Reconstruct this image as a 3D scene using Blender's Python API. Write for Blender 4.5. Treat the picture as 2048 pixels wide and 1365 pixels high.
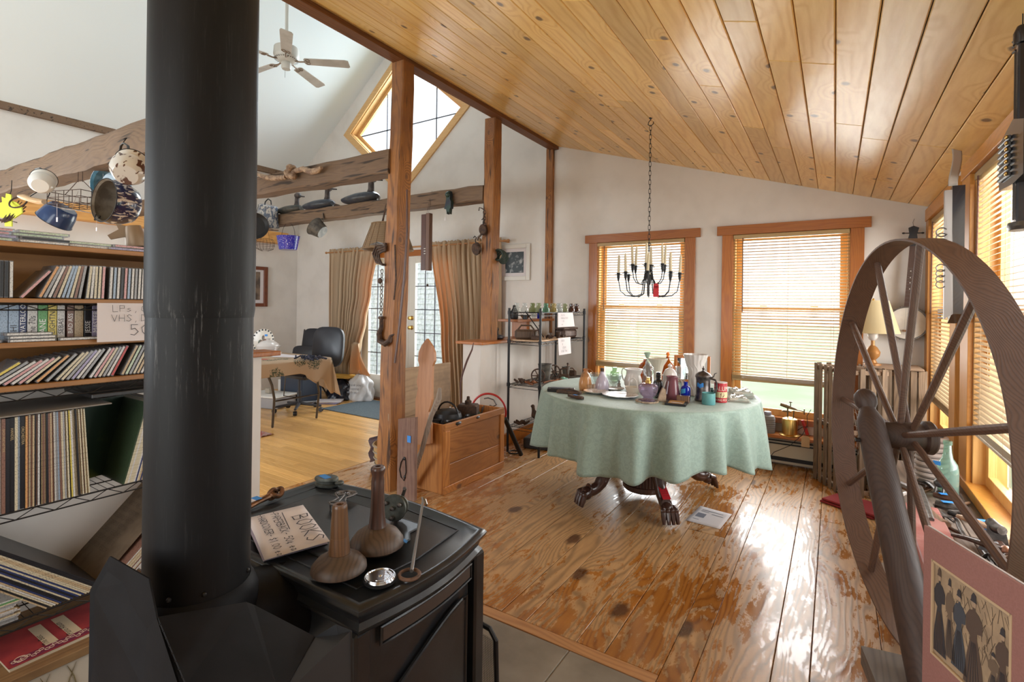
import bpy, math, random
from mathutils import Vector, Matrix, Euler
from mathutils.geometry import tessellate_polygon
random.seed(7)
sc = bpy.context.scene
COL = sc.collection
for o in list(bpy.data.objects): bpy.data.objects.remove(o)
PI = math.pi
# ------------------------------------------------ camera, sky, light, exposure
FPX, YAW, ROLL, EYE = 1012.0, math.radians(32.55), math.radians(.77), 1.35
_r = Vector((math.cos(YAW), math.sin(YAW), 0)); _f = Vector((-math.sin(YAW), math.cos(YAW), 0)); _z = Vector((0, 0, 1))
RV = _r*math.cos(ROLL)+_z*math.sin(ROLL); UV_ = -_r*math.sin(ROLL)+_z*math.cos(ROLL)
cd = bpy.data.cameras.new('camera'); cam = bpy.data.objects.new('camera', cd); COL.objects.link(cam)
cd.sensor_width = 36; cd.lens = FPX/2048*36; cd.shift_y = -71.5/2048; cd.clip_start = .02; cd.clip_end = 300
M = Matrix.Identity(4)
for i in range(3): M[i][0], M[i][1], M[i][2] = RV[i], UV_[i], -_f[i]
M[2][3] = EYE
cam.matrix_world = M; sc.camera = cam

w = bpy.data.worlds.new('sky'); sc.world = w; w.use_nodes = True
nt = w.node_tree; nt.nodes.clear()
wo = nt.nodes.new('ShaderNodeOutputWorld'); wb = nt.nodes.new('ShaderNodeBackground')
wb.inputs['Color'].default_value = (.93, .97, 1.0, 1); wb.inputs["Strength"].default_value = 2.0
nt.links.new(wb.outputs[0], wo.inputs[0])

def area(name, loc, target, sx, sy, power, col=(1, 1, 1)):
    l = bpy.data.lights.new(name, 'AREA'); l.shape = 'RECTANGLE'; l.size = sx; l.size_y = sy; l.energy = power; l.color = col
    o = bpy.data.objects.new(name, l); COL.objects.link(o); o.location = loc
    o.rotation_euler = (Vector(target)-Vector(loc)).to_track_quat('-Z', 'Y').to_euler()
    return o
# daylight arriving through each window, hung just outside the glass
area('daylight_or_fill', (-1.65, 5.40, 1.35), (-1.65, 0, .9), .9, 1.5, 70, (1, .98, .95))
area('daylight_or_fill', (-.35, 5.40, 1.35), (-.6, 0, .9), .9, 1.5, 70, (1, .98, .95))
area('daylight_or_fill', (.95, 4.3, 1.35), (-3, 4.0, .8), .8, 1.5, 70, (1, .97, .93))
area('daylight_or_fill', (.95, 2.6, 1.35), (-3, 2.4, .8), 1.6, 1.5, 110, (1, .97, .93))
area('daylight_or_fill', (-5.0, 5.6, 4.1), (-4.6, 2, 2.0), 1.6, 1.6, 170, (.82, .92, 1))
area('daylight_or_fill', (-4.9, 5.6, 1.2), (-4.6, 1, .6), 1.8, 1.8, 90, (1, .99, .97))
# added fill lamps behind and left, at made-up windows out of view
area('daylight_or_fill', (-1.2, -1.75, 1.35), (-1.2, 2, 1.3), 1.9, 1.5, 38, (1, .99, .97))
area('daylight_or_fill', (-4.9, -1.75, 1.5), (-4.9, 2, 2.2), 1.9, 1.7, 150, (.84, .93, 1))
area('daylight_or_fill', (-7.6, 0, 1.45), (-4, 0, 1.6), 1.7, 1.1, 70, (.88, .95, 1))
sc.view_settings.view_transform = 'Standard'; sc.view_settings.look = 'None'; sc.view_settings.gamma = 1
sc.view_settings.use_curve_mapping = False
sc.view_settings.exposure = -0.14
sc.cycles.max_bounces = 10; sc.cycles.diffuse_bounces = 5; sc.cycles.transparent_max_bounces = 24
sc.cycles.sample_clamp_indirect = 6; sc.cycles.caustics_reflective = False; sc.cycles.caustics_refractive = False

# ------------------------------------------------ places: a photo ray met with a plane of the room
def at(u, v, x=None, y=None, z=None, d=None):
    r = RV*(u-1024)+UV_*(611-v)+_f*FPX
    t = x/r.x if x is not None else y/r.y if y is not None else (z-EYE)/r.z if z is not None else d/FPX
    return Vector((r.x*t, r.y*t, EYE+r.z*t))
def ceil_z(x): return 2.15-.3026*(x-.6)

# ------------------------------------------------ materials
def _n(nt, t, **k):
    n = nt.nodes.new(t)
    for a, b in k.items():
        if a.startswith('i_'): n.inputs[a[2:].replace('_', ' ')].default_value = b
        else: setattr(n, a, b)
    return n
def _math(nt, op, a, b=None, clamp=False):
    n = nt.nodes.new('ShaderNodeMath'); n.operation = op; n.use_clamp = clamp
    for i, s in enumerate((a, b)):
        if s is None: continue
        if isinstance(s, (int, float)): n.inputs[i].default_value = s
        else: nt.links.new(s, n.inputs[i])
    return n.outputs[0]
def _mix(nt, f, a, b, mode='MIX'):
    n = nt.nodes.new('ShaderNodeMix'); n.data_type = 'RGBA'; n.blend_type = mode
    for i, s in ((0, f), (6, a), (7, b)):
        if isinstance(s, (int, float)): n.inputs[i].default_value = s
        elif isinstance(s, tuple): n.inputs[i].default_value = (*s, 1) if len(s) == 3 else s
        else: nt.links.new(s, n.inputs[i])
    return n.outputs[2]
def _ramp(nt, f, stops):
    n = nt.nodes.new('ShaderNodeValToRGB'); e = n.color_ramp.elements
    while len(e) < len(stops): e.new(.5)
    for i, (p, c) in enumerate(stops):
        e[i].position = p; e[i].color = (c, c, c, 1) if isinstance(c, (int, float)) else (*c, 1)
    nt.links.new(f, n.inputs[0]); return n.outputs[0]
def newmat(name):
    m = bpy.data.materials.new(name); m.use_nodes = True; nt = m.node_tree
    b = nt.nodes['Principled BSDF']; return m, nt, b
def _noise(nt, vec, scale, detail=3, rough=.55, dist=0):
    n = _n(nt, 'ShaderNodeTexNoise'); n.inputs['Scale'].default_value = scale; n.inputs['Detail'].default_value = detail
    n.inputs['Roughness'].default_value = rough; n.inputs['Distortion'].default_value = dist
    if vec is not None: nt.links.new(vec, n.inputs['Vector'])
    return n.outputs[0]
def _bump(nt, b, h, strength, dist=.01):
    n = nt.nodes.new('ShaderNodeBump'); n.inputs['Strength'].default_value = strength; n.inputs['Distance'].default_value = dist
    nt.links.new(h, n.inputs['Height']); nt.links.new(n.outputs[0], b.inputs['Normal'])
MC = {}
def pbr(name, col, rough=.5, metal=0., col2=None, nscale=20., lo=.4, hi=.6, bump=0., bscale=60., coat=0., alpha=None, sss=0., spec=None, bdist=.002):
    """plain or two-coloured noisy surface"""
    if name in MC: return MC[name]
    m, nt, b = newmat(name); MC[name] = m
    b.inputs['Roughness'].default_value = rough; b.inputs['Metallic'].default_value = metal
    b.inputs['Base Color'].default_value = (*col, 1)
    if coat: b.inputs['Coat Weight'].default_value = coat
    if spec is not None: b.inputs['Specular IOR Level'].default_value = spec
    tc = _n(nt, 'ShaderNodeTexCoord')
    if col2 is not None:
        f = _ramp(nt, _noise(nt, tc.outputs['Object'], nscale, 4), [(lo, 0.), (hi, 1.)])
        nt.links.new(_mix(nt, f, col, col2), b.inputs['Base Color'])
    if bump: _bump(nt, b, _noise(nt, tc.outputs['Object'], bscale, 3), bump, bdist)
    return m
def glass(name, col, rough=.03, a=.35, tint=None):
    """thin clear or tinted glass: a gloss layer over tinted see-through"""
    if name in MC: return MC[name]
    m = bpy.data.materials.new(name); MC[name] = m; m.use_nodes = True; nt = m.node_tree; nt.nodes.clear()
    out = _n(nt, 'ShaderNodeOutputMaterial'); tr = _n(nt, 'ShaderNodeBsdfTransparent'); gl = _n(nt, 'ShaderNodeBsdfGlossy')
    df = _n(nt, 'ShaderNodeBsdfDiffuse'); df.inputs[0].default_value = (*(tint or col), 1)
    tr.inputs[0].default_value = (*col, 1); gl.inputs['Roughness'].default_value = rough
    lw = _n(nt, 'ShaderNodeLayerWeight'); lw.inputs[0].default_value = .25
    mx0 = _n(nt, 'ShaderNodeMixShader'); mx0.inputs[0].default_value = a
    nt.links.new(tr.outputs[0], mx0.inputs[1]); nt.links.new(df.outputs[0], mx0.inputs[2])
    mx = _n(nt, 'ShaderNodeMixShader'); nt.links.new(_math(nt, 'MULTIPLY', lw.outputs[1], .55), mx.inputs[0])
    nt.links.new(mx0.outputs[0], mx.inputs[1]); nt.links.new(gl.outputs[0], mx.inputs[2]); nt.links.new(mx.outputs[0], out.inputs[0])
    return m
def wood(name, light, dark, axis=1, scale=1., rings=55., knot=None, kcol=(.12, .05, .02), rough=.45, contrast=.5, coat=0., bump=.15,
         worn=None, vary=.15, kscale=2.6, ksize=.055, stain=None, checks=0.):
    """boards with grain along one axis; knots bend the rings round themselves; worn = colour of bare wood where the finish is gone"""
    if name in MC: return MC[name]
    m, nt, b = newmat(name); MC[name] = m; L = nt.links.new
    tc = _n(nt, 'ShaderNodeTexCoord'); oi = _n(nt, 'ShaderNodeObjectInfo')
    off = _n(nt, 'ShaderNodeVectorMath', operation='SCALE'); off.inputs[0].default_value = (17, 31, 23); L(oi.outputs['Random'], off.inputs['Scale'])
    ad = _n(nt, 'ShaderNodeVectorMath', operation='ADD'); L(tc.outputs['Object'], ad.inputs[0]); L(off.outputs[0], ad.inputs[1])
    sp = _n(nt, 'ShaderNodeSeparateXYZ'); L(ad.outputs[0], sp.inputs[0])
    A = sp.outputs[axis]; B, Cc = [sp.outputs[i] for i in range(3) if i != axis]
    cr = _math(nt, 'ADD', B, _math(nt, 'MULTIPLY', Cc, .83))
    st = _n(nt, 'ShaderNodeCombineXYZ'); L(_math(nt, 'MULTIPLY', A, .16*scale), st.inputs[0]); L(_math(nt, 'MULTIPLY', B, scale), st.inputs[1]); L(_math(nt, 'MULTIPLY', Cc, scale), st.inputs[2])
    n1 = _noise(nt, st.outputs[0], 5, 2)
    n2 = _noise(nt, st.outputs[0], 60, 3)
    ph = _math(nt, 'ADD', _math(nt, 'MULTIPLY', cr, scale), _math(nt, 'MULTIPLY', n1, .30))
    kn = None
    if knot:
        kv = _n(nt, 'ShaderNodeCombineXYZ'); L(_math(nt, 'MULTIPLY', A, .55), kv.inputs[0]); L(cr, kv.inputs[1])
        vo = _n(nt, 'ShaderNodeTexVoronoi', voronoi_dimensions='2D'); vo.inputs['Scale'].default_value = kscale; L(kv.outputs[0], vo.inputs['Vector'])
        wob = _noise(nt, ad.outputs[0], 18, 2)
        dd = _math(nt, 'ADD', vo.outputs['Distance'], _math(nt, 'MULTIPLY', _math(nt, 'SUBTRACT', wob, .5), .05))
        # a cell colour decides which cells carry a knot
        sel = _math(nt, 'LESS_THAN', _n_sep(nt, vo.outputs['Color']), knot)
        ksz = ksize
        kn = _math(nt, 'MULTIPLY', _ramp(nt, dd, [(ksz*.7, 1.), (ksz*1.25, 0.)]), sel)
        halo = _math(nt, 'MULTIPLY', _ramp(nt, dd, [(ksz, 1.), (ksz*5.5, 0.)]), sel)
        ph = _math(nt, 'ADD', ph, _math(nt, 'MULTIPLY', halo, .10))
    wv = _math(nt, 'SINE', _math(nt, 'MULTIPLY', ph, rings*6.28/scale))
    wv = _math(nt, 'MULTIPLY', _math(nt, 'ADD', wv, 1), .5)
    wv = _math(nt, 'POWER', wv, 2.2)
    g = _math(nt, 'ADD', _math(nt, 'MULTIPLY', wv, contrast), _math(nt, 'MULTIPLY', _math(nt, 'SUBTRACT', n2, .35), .8), True)
    c = _mix(nt, g, light, dark)
    if vary:
        hsv = _n(nt, 'ShaderNodeHueSaturation'); L(_math(nt, 'ADD', 1-vary, _math(nt, 'MULTIPLY', oi.outputs['Random'], 2*vary)), hsv.inputs['Value']); L(c, hsv.inputs['Color']); c = hsv.outputs[0]
    if stain:
        f = _ramp(nt, _noise(nt, ad.outputs[0], 1.7, 5, .7), [(.45, 0.), (.62, 1.)])
        c = _mix(nt, _math(nt, 'MULTIPLY', f, .7), c, stain)
    rg = None
    if worn:
        wn = _n(nt, 'ShaderNodeCombineXYZ'); L(_math(nt, 'MULTIPLY', A, .35), wn.inputs[0]); L(B, wn.inputs[1]); L(Cc, wn.inputs[2])
        big = _noise(nt, tc.outputs['Object'], .9, 2)
        fine = _noise(nt, wn.outputs[0], 16, 6, .72, .4)
        s = _math(nt, 'ADD', _math(nt, 'MULTIPLY', fine, 1.3), _math(nt, 'MULTIPLY', big, 1.15))
        s = _math(nt, 'ADD', s, _math(nt, 'MULTIPLY', wv, .10))
        f = _ramp(nt, _math(nt, 'MULTIPLY', s, .42), [(.490, 0.), (.520, 1.)])
        bare = _mix(nt, g, worn, tuple(x*.46 for x in worn))
        c = _mix(nt, f, c, bare)
        rg = _math(nt, 'ADD', rough, _math(nt, 'MULTIPLY', f, .2))
        L(rg, b.inputs['Roughness'])
    if checks:
        ck = _n(nt, 'ShaderNodeCombineXYZ'); L(_math(nt, 'MULTIPLY', A, .09), ck.inputs[0]); L(B, ck.inputs[1]); L(Cc, ck.inputs[2])
        f = _ramp(nt, _noise(nt, ck.outputs[0], 24, 2), [(.60, 0.), (.66, 1.)])
        c = _mix(nt, _math(nt, 'MULTIPLY', f, checks), c, tuple(x*.25 for x in dark))
    if kn is not None: c = _mix(nt, _math(nt, 'MULTIPLY', kn, .85), c, kcol)
    L(c, b.inputs['Base Color'])
    if rg is None: b.inputs['Roughness'].default_value = rough
    if coat: b.inputs['Coat Weight'].default_value = coat; b.inputs['Coat Roughness'].default_value = .12
    if bump: _bump(nt, b, _math(nt, 'ADD', g, _math(nt, 'MULTIPLY', _noise(nt, ad.outputs[0], 9, 2), 1.5)), bump, .002)
    return m
def _n_sep(nt, colout):
    s = nt.nodes.new('ShaderNodeSeparateColor'); nt.links.new(colout, s.inputs[0]); return s.outputs[0]

# ------------------------------------------------ mesh building
def TR(loc=(0, 0, 0), rot=(0, 0, 0), s=1.):
    m = Matrix.Translation(loc) @ Euler(rot).to_matrix().to_4x4()
    if isinstance(s, (int, float)): s = (s, s, s)
    return m @ Matrix.Diagonal((*s, 1))
def ALONG(p, q):
    """frame at p whose Z runs to q"""
    d = (Vector(q)-Vector(p)); return Matrix.Translation(p) @ d.to_track_quat('Z', 'Y').to_matrix().to_4x4()
class MB:
    def __init__(s): s.v = []; s.f = []; s.m = []; s.sm = []
    def add(s, vs, fs, smooth=False, mat=0, T=None):
        n = len(s.v)
        s.v += [(T @ Vector(p)) if T is not None else Vector(p) for p in vs]
        s.f += [tuple(i+n for i in f) for f in fs]; s.m += [mat]*len(fs); s.sm += [smooth]*len(fs); return s
    def box(s, c, d, T=None, b=0, mat=0):
        x, y, z = d[0]/2, d[1]/2, d[2]/2; cx, cy, cz = c
        if not b:
            vs = [(cx+i*x, cy+j*y, cz+k*z) for i in (-1, 1) for j in (-1, 1) for k in (-1, 1)]
            return s.add(vs, [(0, 1, 3, 2), (4, 6, 7, 5), (0, 4, 5, 1), (2, 3, 7, 6), (0, 2, 6, 4), (1, 5, 7, 3)], False, mat, T)
        vs = []; ix = {}
        for i in (-1, 1):
            for j in (-1, 1):
                for k in (-1, 1):
                    for a in range(3):
                        p = [i*(x-b), j*(y-b), k*(z-b)]; p[a] = (i*x, j*y, k*z)[a]
                        ix[(i, j, k, a)] = len(vs); vs.append((cx+p[0], cy+p[1], cz+p[2]))
        fs = []
        for a in range(3):
            o = [q for q in range(3) if q != a]
            for sg in (-1, 1):
                ring = []
                for (p, q) in ((-1, -1), (1, -1), (1, 1), (-1, 1)):
                    t = [0, 0, 0]; t[a] = sg; t[o[0]] = p; t[o[1]] = q; ring.append(ix[(*t, a)])
                fs.append(tuple(ring if (sg > 0) == (a != 1) else ring[::-1]))
        for a in range(3):
            o = [q for q in range(3) if q != a]
            for p in (-1, 1):
                for q in (-1, 1):
                    t = [0, 0, 0]; t[o[0]] = p; t[o[1]] = q
                    t1 = list(t); t1[a] = -1; t2 = list(t); t2[a] = 1
                    r = [ix[(*t1, o[0])], ix[(*t2, o[0])], ix[(*t2, o[1])], ix[(*t1, o[1])]]
                    fs.append(tuple(r if (p*q > 0) == (a != 1) else r[::-1]))
        for i in (-1, 1):
            for j in (-1, 1):
                for k in (-1, 1):
                    r = [ix[(i, j, k, a)] for a in range(3)]; fs.append(tuple(r if i*j*k > 0 else r[::-1]))
        return s.add(vs, fs, False, mat, T)
    def bb(s, p, q, b=0, mat=0, T=None):
        c = [(p[i]+q[i])/2 for i in range(3)]; d = [abs(q[i]-p[i]) for i in range(3)]; return s.box(c, d, T, b, mat)
    def tube(s, pts, r, n=8, closed=False, smooth=True, mat=0, T=None, flat=1., caps=True):
        pts = [Vector(p) for p in pts]; N = len(pts); rr = r if isinstance(r, (list, tuple)) else [r]*N
        vs = []; up = None
        for i, p in enumerate(pts):
            if closed: d = pts[(i+1) % N]-pts[i-1]
            else: d = pts[min(i+1, N-1)]-pts[max(i-1, 0)]
            if d.length < 1e-9: d = Vector((0, 0, 1))
            d.normalize()
            if up is None: up = d.orthogonal().normalized() if abs(d.z) > .9 else Vector((0, 0, 1))
            sd = d.cross(up)
            if sd.length < 1e-5: sd = d.orthogonal()
            sd.normalize(); up = sd.cross(d).normalized()
            for k in range(n):
                a = 2*PI*k/n; vs.append(p+sd*math.cos(a)*rr[i]+up*math.sin(a)*rr[i]*flat)
        fs = []
        for i in range(N if closed else N-1):
            j = (i+1) % N
            for k in range(n): fs.append((i*n+k, j*n+k, j*n+(k+1) % n, i*n+(k+1) % n)[::-1])
        if not closed and caps: fs.append(tuple(range(n))); fs.append(tuple((N-1)*n+k for k in range(n))[::-1])
        return s.add(vs, fs, smooth, mat, T)
    def lathe(s, pr, n=24, T=None, smooth=True, mat=0, wob=None, a0=0, a1=2*PI, sx=1., sy=1.):
        full = abs(a1-a0-2*PI) < 1e-6; cols = n if full else n+1; vs = []; fs = []
        for k in range(cols):
            a = a0+(a1-a0)*k/n
            for j, (r, z) in enumerate(pr):
                q = r*(wob(a, j, z) if wob else 1); vs.append((q*math.cos(a)*sx, q*math.sin(a)*sy, z))
        m = len(pr)
        for k in range(n):
            k2 = (k+1) % cols
            for j in range(m-1):
                if pr[j][0] < 1e-6 and pr[j+1][0] < 1e-6: continue
                fs.append((k*m+j, k2*m+j, k2*m+j+1, k*m+j+1))
        return s.add(vs, fs, smooth, mat, T)
    def prism(s, ol, h, T=None, mat=0, smooth=False):
        """outline in XY, thickness h centred on Z=0"""
        n = len(ol); vs = [(x, y, -h/2) for x, y in ol]+[(x, y, h/2) for x, y in ol]
        fs = [tuple(range(n))[::-1], tuple(range(n, 2*n))]+[(i, (i+1) % n, n+(i+1) % n, n+i) for i in range(n)]
        return s.add(vs, fs, smooth, mat, T)
    def grid(s, fn, nu, nv, smooth=True, mat=0, T=None, wrap=False):
        vs = [fn(i/nu, j/nv) for i in range(nu+1) for j in range(nv+1)]
        fs = [(i*(nv+1)+j, (i+1)*(nv+1)+j, (i+1)*(nv+1)+j+1, i*(nv+1)+j+1) for i in range(nu) for j in range(nv)]
        return s.add(vs, fs, smooth, mat, T)
    def ball(s, c, r, n=12, T=None, mat=0, m=8):
        if isinstance(r, (int, float)): r = (r, r, r)
        pr = [(math.sin(PI*j/m), -math.cos(PI*j/m)) for j in range(m+1)]
        t = Matrix.Translation(c) @ Matrix.Diagonal((*r, 1))
        return s.lathe(pr, n, (T @ t) if T is not None else t, True, mat)
    def torus(s, c, R, r, T=None, n=24, m=8, mat=0, a0=0, a1=2*PI, rx=1.):
        full = abs(a1-a0-2*PI) < 1e-6
        pts = [Vector((c[0]+R*rx*math.cos(a0+(a1-a0)*k/n), c[1]+R*math.sin(a0+(a1-a0)*k/n), c[2])) for k in range(n if full else n+1)]
        return s.tube(pts, r, m, full, True, mat, T)
    def build(s, name, mats, parent=None, loc=None, rz=0., world=False, solid=0., sub=0, angle=35., label=None, kind=None, rot=None):
        """world=True: the vertices are room coordinates and are moved into the parent's (or own) frame"""
        if not isinstance(mats, (list, tuple)): mats = [mats]
        me = bpy.data.meshes.new(name)
        base = Vector((0, 0, 0))
        if world:
            if parent is not None:
                p = parent
                while p is not None: base += p.location; p = p.parent
            elif loc is not None: base = Vector(loc)
        me.from_pydata([tuple(p-base) for p in s.v], [], s.f)
        for m in mats: me.materials.append(m)
        me.polygons.foreach_set('material_index', s.m)
        me.polygons.foreach_set('use_smooth', s.sm)
        me.update()
        if any(s.sm): me.set_sharp_from_angle(angle=math.radians(angle))
        o = bpy.data.objects.new(name, me); COL.objects.link(o)
        if parent is not None: o.parent = parent
        if loc is not None: o.location = loc
        if rz: o.rotation_euler = (0, 0, rz)
        if rot: o.rotation_euler = rot
        if solid:
            md = o.modifiers.new('solid', 'SOLIDIFY'); md.thickness = solid; md.offset = 0
        if sub:
            md = o.modifiers.new('sub', 'SUBSURF'); md.levels = sub; md.render_levels = sub
        if label: o['label'] = label
        if kind: o['kind'] = kind
        return o
def sm(pts, k=5):
    """points of a smooth curve through the given ones"""
    P = [Vector(p) for p in pts]; P = [P[0]*2-P[1]]+P+[P[-1]*2-P[-2]]; out = []
    for i in range(1, len(P)-2):
        a, b, c, d = P[i-1:i+3]
        for q in range(k): t = q/k; out.append(.5*((2*b)+(c-a)*t+(2*a-5*b+4*c-d)*t*t+(3*b-a-3*c+d)*t**3))
    return out+[P[-2]]
def tag(o, label=None, cat=None, group=None, kind=None):
    if label: o['label'] = label
    if cat: o['category'] = cat
    if group: o['group'] = group
    if kind: o['kind'] = kind
    return o
def thing(name, label, cat, loc=(0, 0, 0), rz=0., group=None, rot=None):
    o = bpy.data.objects.new(name, None); COL.objects.link(o); o.empty_display_size = .05
    o.location = loc; o.rotation_euler = rot or (0, 0, rz)
    return tag(o, label, cat, group)
def copy_tree(o, parent=None, loc=None, rz=None, label=None):
    c = o.copy(); COL.objects.link(c)
    if parent is not None: c.parent = parent
    if loc is not None: c.location = loc
    if rz is not None: c.rotation_euler = (0, 0, rz)
    if label: c['label'] = label
    for ch in KIDS.get(o.name, [k for k in o.children]): copy_tree(ch, c)
    return c
KIDS = {}
ORD = 'first second third fourth fifth sixth seventh eighth ninth tenth eleventh twelfth thirteenth fourteenth fifteenth sixteenth seventeenth eighteenth nineteenth twentieth'.split()
def ordn(i):
    if i < 20: return ORD[i]
    t = {2: 'twenty', 3: 'thirty', 4: 'forty', 5: 'fifty', 6: 'sixty'}[(i+1)//10]
    return {2: 'twentieth', 3: 'thirtieth', 4: 'fortieth', 5: 'fiftieth', 6: 'sixtieth'}[(i+1)//10] if (i+1) % 10 == 0 else t+'-'+ORD[(i+1) % 10-1]
# handwriting: each letter is strokes on a 4 x 6 grid
SF = {'A': '04 16 26 44,0 3;12 32', }
STROKE = {
 'A': [[(0,0),(2,6),(4,0)],[(1,2.4),(3,2.4)]], 'B': [[(0,0),(0,6),(3,5.4),(3,3.6),(0,3.2),(3.6,2.6),(3.6,.5),(0,0)]], 'C': [[(4,5.2),(2.4,6),(.4,4.6),(.2,1.6),(1.8,0),(4,.8)]],
 'D': [[(0,0),(0,6),(2.6,5.4),(4,3),(2.8,.6),(0,0)]], 'E': [[(4,6),(0,6),(0,0),(4,0)],[(0,3),(3,3)]], 'F': [[(4,6),(0,6),(0,0)],[(0,3),(3,3)]], 'G': [[(4,5),(2,6),(0,4),(0,2),(2,0),(4,1),(4,3),(2.5,3)]],
 'H': [[(0,0),(0,6)],[(4,0),(4,6)],[(0,3),(4,3)]], 'I': [[(2,0),(2,6)]], 'J': [[(3.5,6),(3.5,1),(2,0),(.5,1)]], 'K': [[(0,0),(0,6)],[(4,6),(0,2.6),(4,0)]], 'L': [[(0,6),(0,0),(4,0)]],
 'M': [[(0,0),(.5,6),(2,2),(3.5,6),(4,0)]], 'N': [[(0,0),(0,6),(4,0),(4,6)]], 'O': [[(2,6),(.2,4.4),(.2,1.6),(2,0),(3.8,1.6),(3.8,4.4),(2,6)]], 'P': [[(0,0),(0,6),(3.4,5.6),(3.4,3.4),(0,3)]],
 'R': [[(0,0),(0,6),(3.4,5.6),(3.4,3.6),(0,3),(4,0)]], 'S': [[(3.8,5.2),(2,6),(.4,4.8),(3.6,1.6),(2,0),(.1,.8)]], 'T': [[(0,6),(4,6)],[(2,6),(2,0)]], 'U': [[(0,6),(0,1),(2,0),(4,1),(4,6)]],
 'V': [[(0,6),(2,0),(4,6)]], 'W': [[(0,6),(1,0),(2,4),(3,0),(4,6)]], 'X': [[(0,0),(4,6)],[(0,6),(4,0)]], 'Y': [[(0,6),(2,3),(4,6)],[(2,3),(2,0)]], 'Z': [[(0,6),(4,6),(0,0),(4,0)]],
 '0': [[(2,6),(.3,4.4),(.3,1.6),(2,0),(3.7,1.6),(3.7,4.4),(2,6)]], '1': [[(1.5,5),(2.2,6),(2.2,0)]], '2': [[(.3,5),(2,6),(3.6,4.6),(.2,0),(4,0)]], '3': [[(.4,5.4),(2.2,6),(3.6,4.6),(1.8,3.2),(3.8,1.6),(2,0),(.2,.8)]],
 '5': [[(3.8,6),(.6,6),(.4,3.4),(2.4,3.8),(3.8,2),(2.2,0),(.2,.5)]], '7': [[(0,6),(4,6),(1.4,0)]], '8': [[(2,3.2),(.5,4.6),(2,6),(3.5,4.6),(2,3.2),(.3,1.5),(2,0),(3.7,1.5),(2,3.2)]],
 '$': [[(3.6,5),(2,5.6),(.6,4.4),(3.4,2),(2,.6),(.4,1.2)],[(2,6.6),(2,-.4)]], '.': [[(1.8,0),(2.1,.3)]], ',': [[(2,.4),(1.4,-1.2)]], "'": [[(2,6),(1.7,5)]], '-': [[(.8,3),(3.2,3)]],
 's': [[(3,2.8),(1.4,3.4),(.8,2.4),(3,1.2),(1.6,0),(.5,.5)]], 'e': [[(.6,1.6),(3.2,2),(2.2,3.4),(.8,2),(1.6,0),(3.4,.8)]], 'a': [[(3,3),(1.4,3.2),(.6,1.4),(1.6,0),(3,1.4),(3,3),(3.4,0)]],
 'c': [[(2.9,3),(1.2,3),(.8,.8),(3,.3)],[(2,4.2),(2,-.8)]], }
def write(mb, text, T, h, wdt=.06, gap=1.6, jit=.25, rnd=None, lift=.0006, mat=0):
    """text as flat pen strokes in the XY plane of T; h = letter height, wdt = pen width relative to h"""
    rnd = rnd or random.Random(5); s = h/6.; x = 0.
    for ch in text:
        if ch == ' ': x += 3.2*s; continue
        for st in STROKE.get(ch, STROKE['I']):
            p = [Vector((x+(a+rnd.uniform(-jit, jit))*s, (b+rnd.uniform(-jit, jit))*s)) for a, b in st]
            for a, b in zip(p, p[1:]):
                d = (b-a); L = d.length
                if L < 1e-6: continue
                d /= L; n = Vector((-d.y, d.x))*h*wdt/2; a2 = a-d*h*wdt*.3; b2 = b+d*h*wdt*.3
                mb.add([(*(a2-n), lift), (*(b2-n), lift), (*(b2+n), lift), (*(a2+n), lift)], [(0, 1, 2, 3)], False, mat, T)
        x += (4+gap)*s*(.55 if ch in "'.,I" else 1)
    return x
def type_text(text, size, T, extrude=.0, bend=None, align='LEFT', sx=1.):
    """printed lettering as an MB; T places its XY plane"""
    c = bpy.data.curves.new('t', 'FONT'); c.body = text; c.size = size; c.align_x = align; c.resolution_u = 2; c.extrude = extrude
    o = bpy.data.objects.new('t', c); COL.objects.link(o); dg = bpy.context.evaluated_depsgraph_get(); me = bpy.data.meshes.new_from_object(o.evaluated_get(dg))
    vs = [v.co.copy() for v in me.vertices]; fs = [tuple(p.vertices) for p in me.polygons]
    bpy.data.objects.remove(o); bpy.data.curves.remove(c); bpy.data.meshes.remove(me)
    if sx != 1.: vs = [Vector((v.x*sx, v.y, v.z)) for v in vs]
    if bend: vs = [Vector((bend*math.sin(v.x/bend), v.y, bend*math.cos(v.x/bend)-bend+v.z)) for v in vs]
    m = MB(); m.add(vs, fs, False, 0, T); return m
# ================================================ materials
M_wall = pbr('white_plaster', (.67, .63, .59), .85, col2=(.60, .56, .52), nscale=3, lo=.45, hi=.75, bump=.25, bscale=90, bdist=.001)
M_ceilw = pbr('white_ceiling_paint', (.72, .77, .79), .9, bump=.15, bscale=40)
M_pine = wood('pine_ceiling_board', (.90, .59, .215), (.69, .355, .085), 1, 1, rings=22, knot=.85, kcol=(.10, .04, .018), rough=.30, contrast=.42, coat=.12, bump=.06, vary=.19, kscale=4.0, ksize=.048)
M_floor = wood('worn_pine_floor', (.42, .17, .036), (.22, .07, .013), 1, 1, rings=34, knot=.55, kcol=(.07, .025, .012), rough=.15, contrast=.65, bump=.10, vary=.10, kscale=1.8, ksize=.065, worn=(.56, .33, .155))
M_strip = wood('maple_strip_floor', (.74, .43, .15), (.56, .28, .075), 0, 1, rings=60, rough=.25, contrast=.3, bump=.08, vary=.16)
M_trim = wood('orange_pine_trim', (.40, .130, .017), (.26, .065, .008), 2, 1, rings=45, rough=.35, contrast=.4, coat=.1, knot=.25, kscale=2., ksize=.04)
M_trimx = wood('orange_pine_trim_level', (.40, .130, .017), (.26, .065, .008), 0, 1, rings=45, rough=.35, contrast=.4, coat=.1)
M_sash = wood('light_pine_sash', (.74, .42, .14), (.58, .28, .07), 2, 1, rings=45, rough=.4, contrast=.3, vary=.05)
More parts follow.
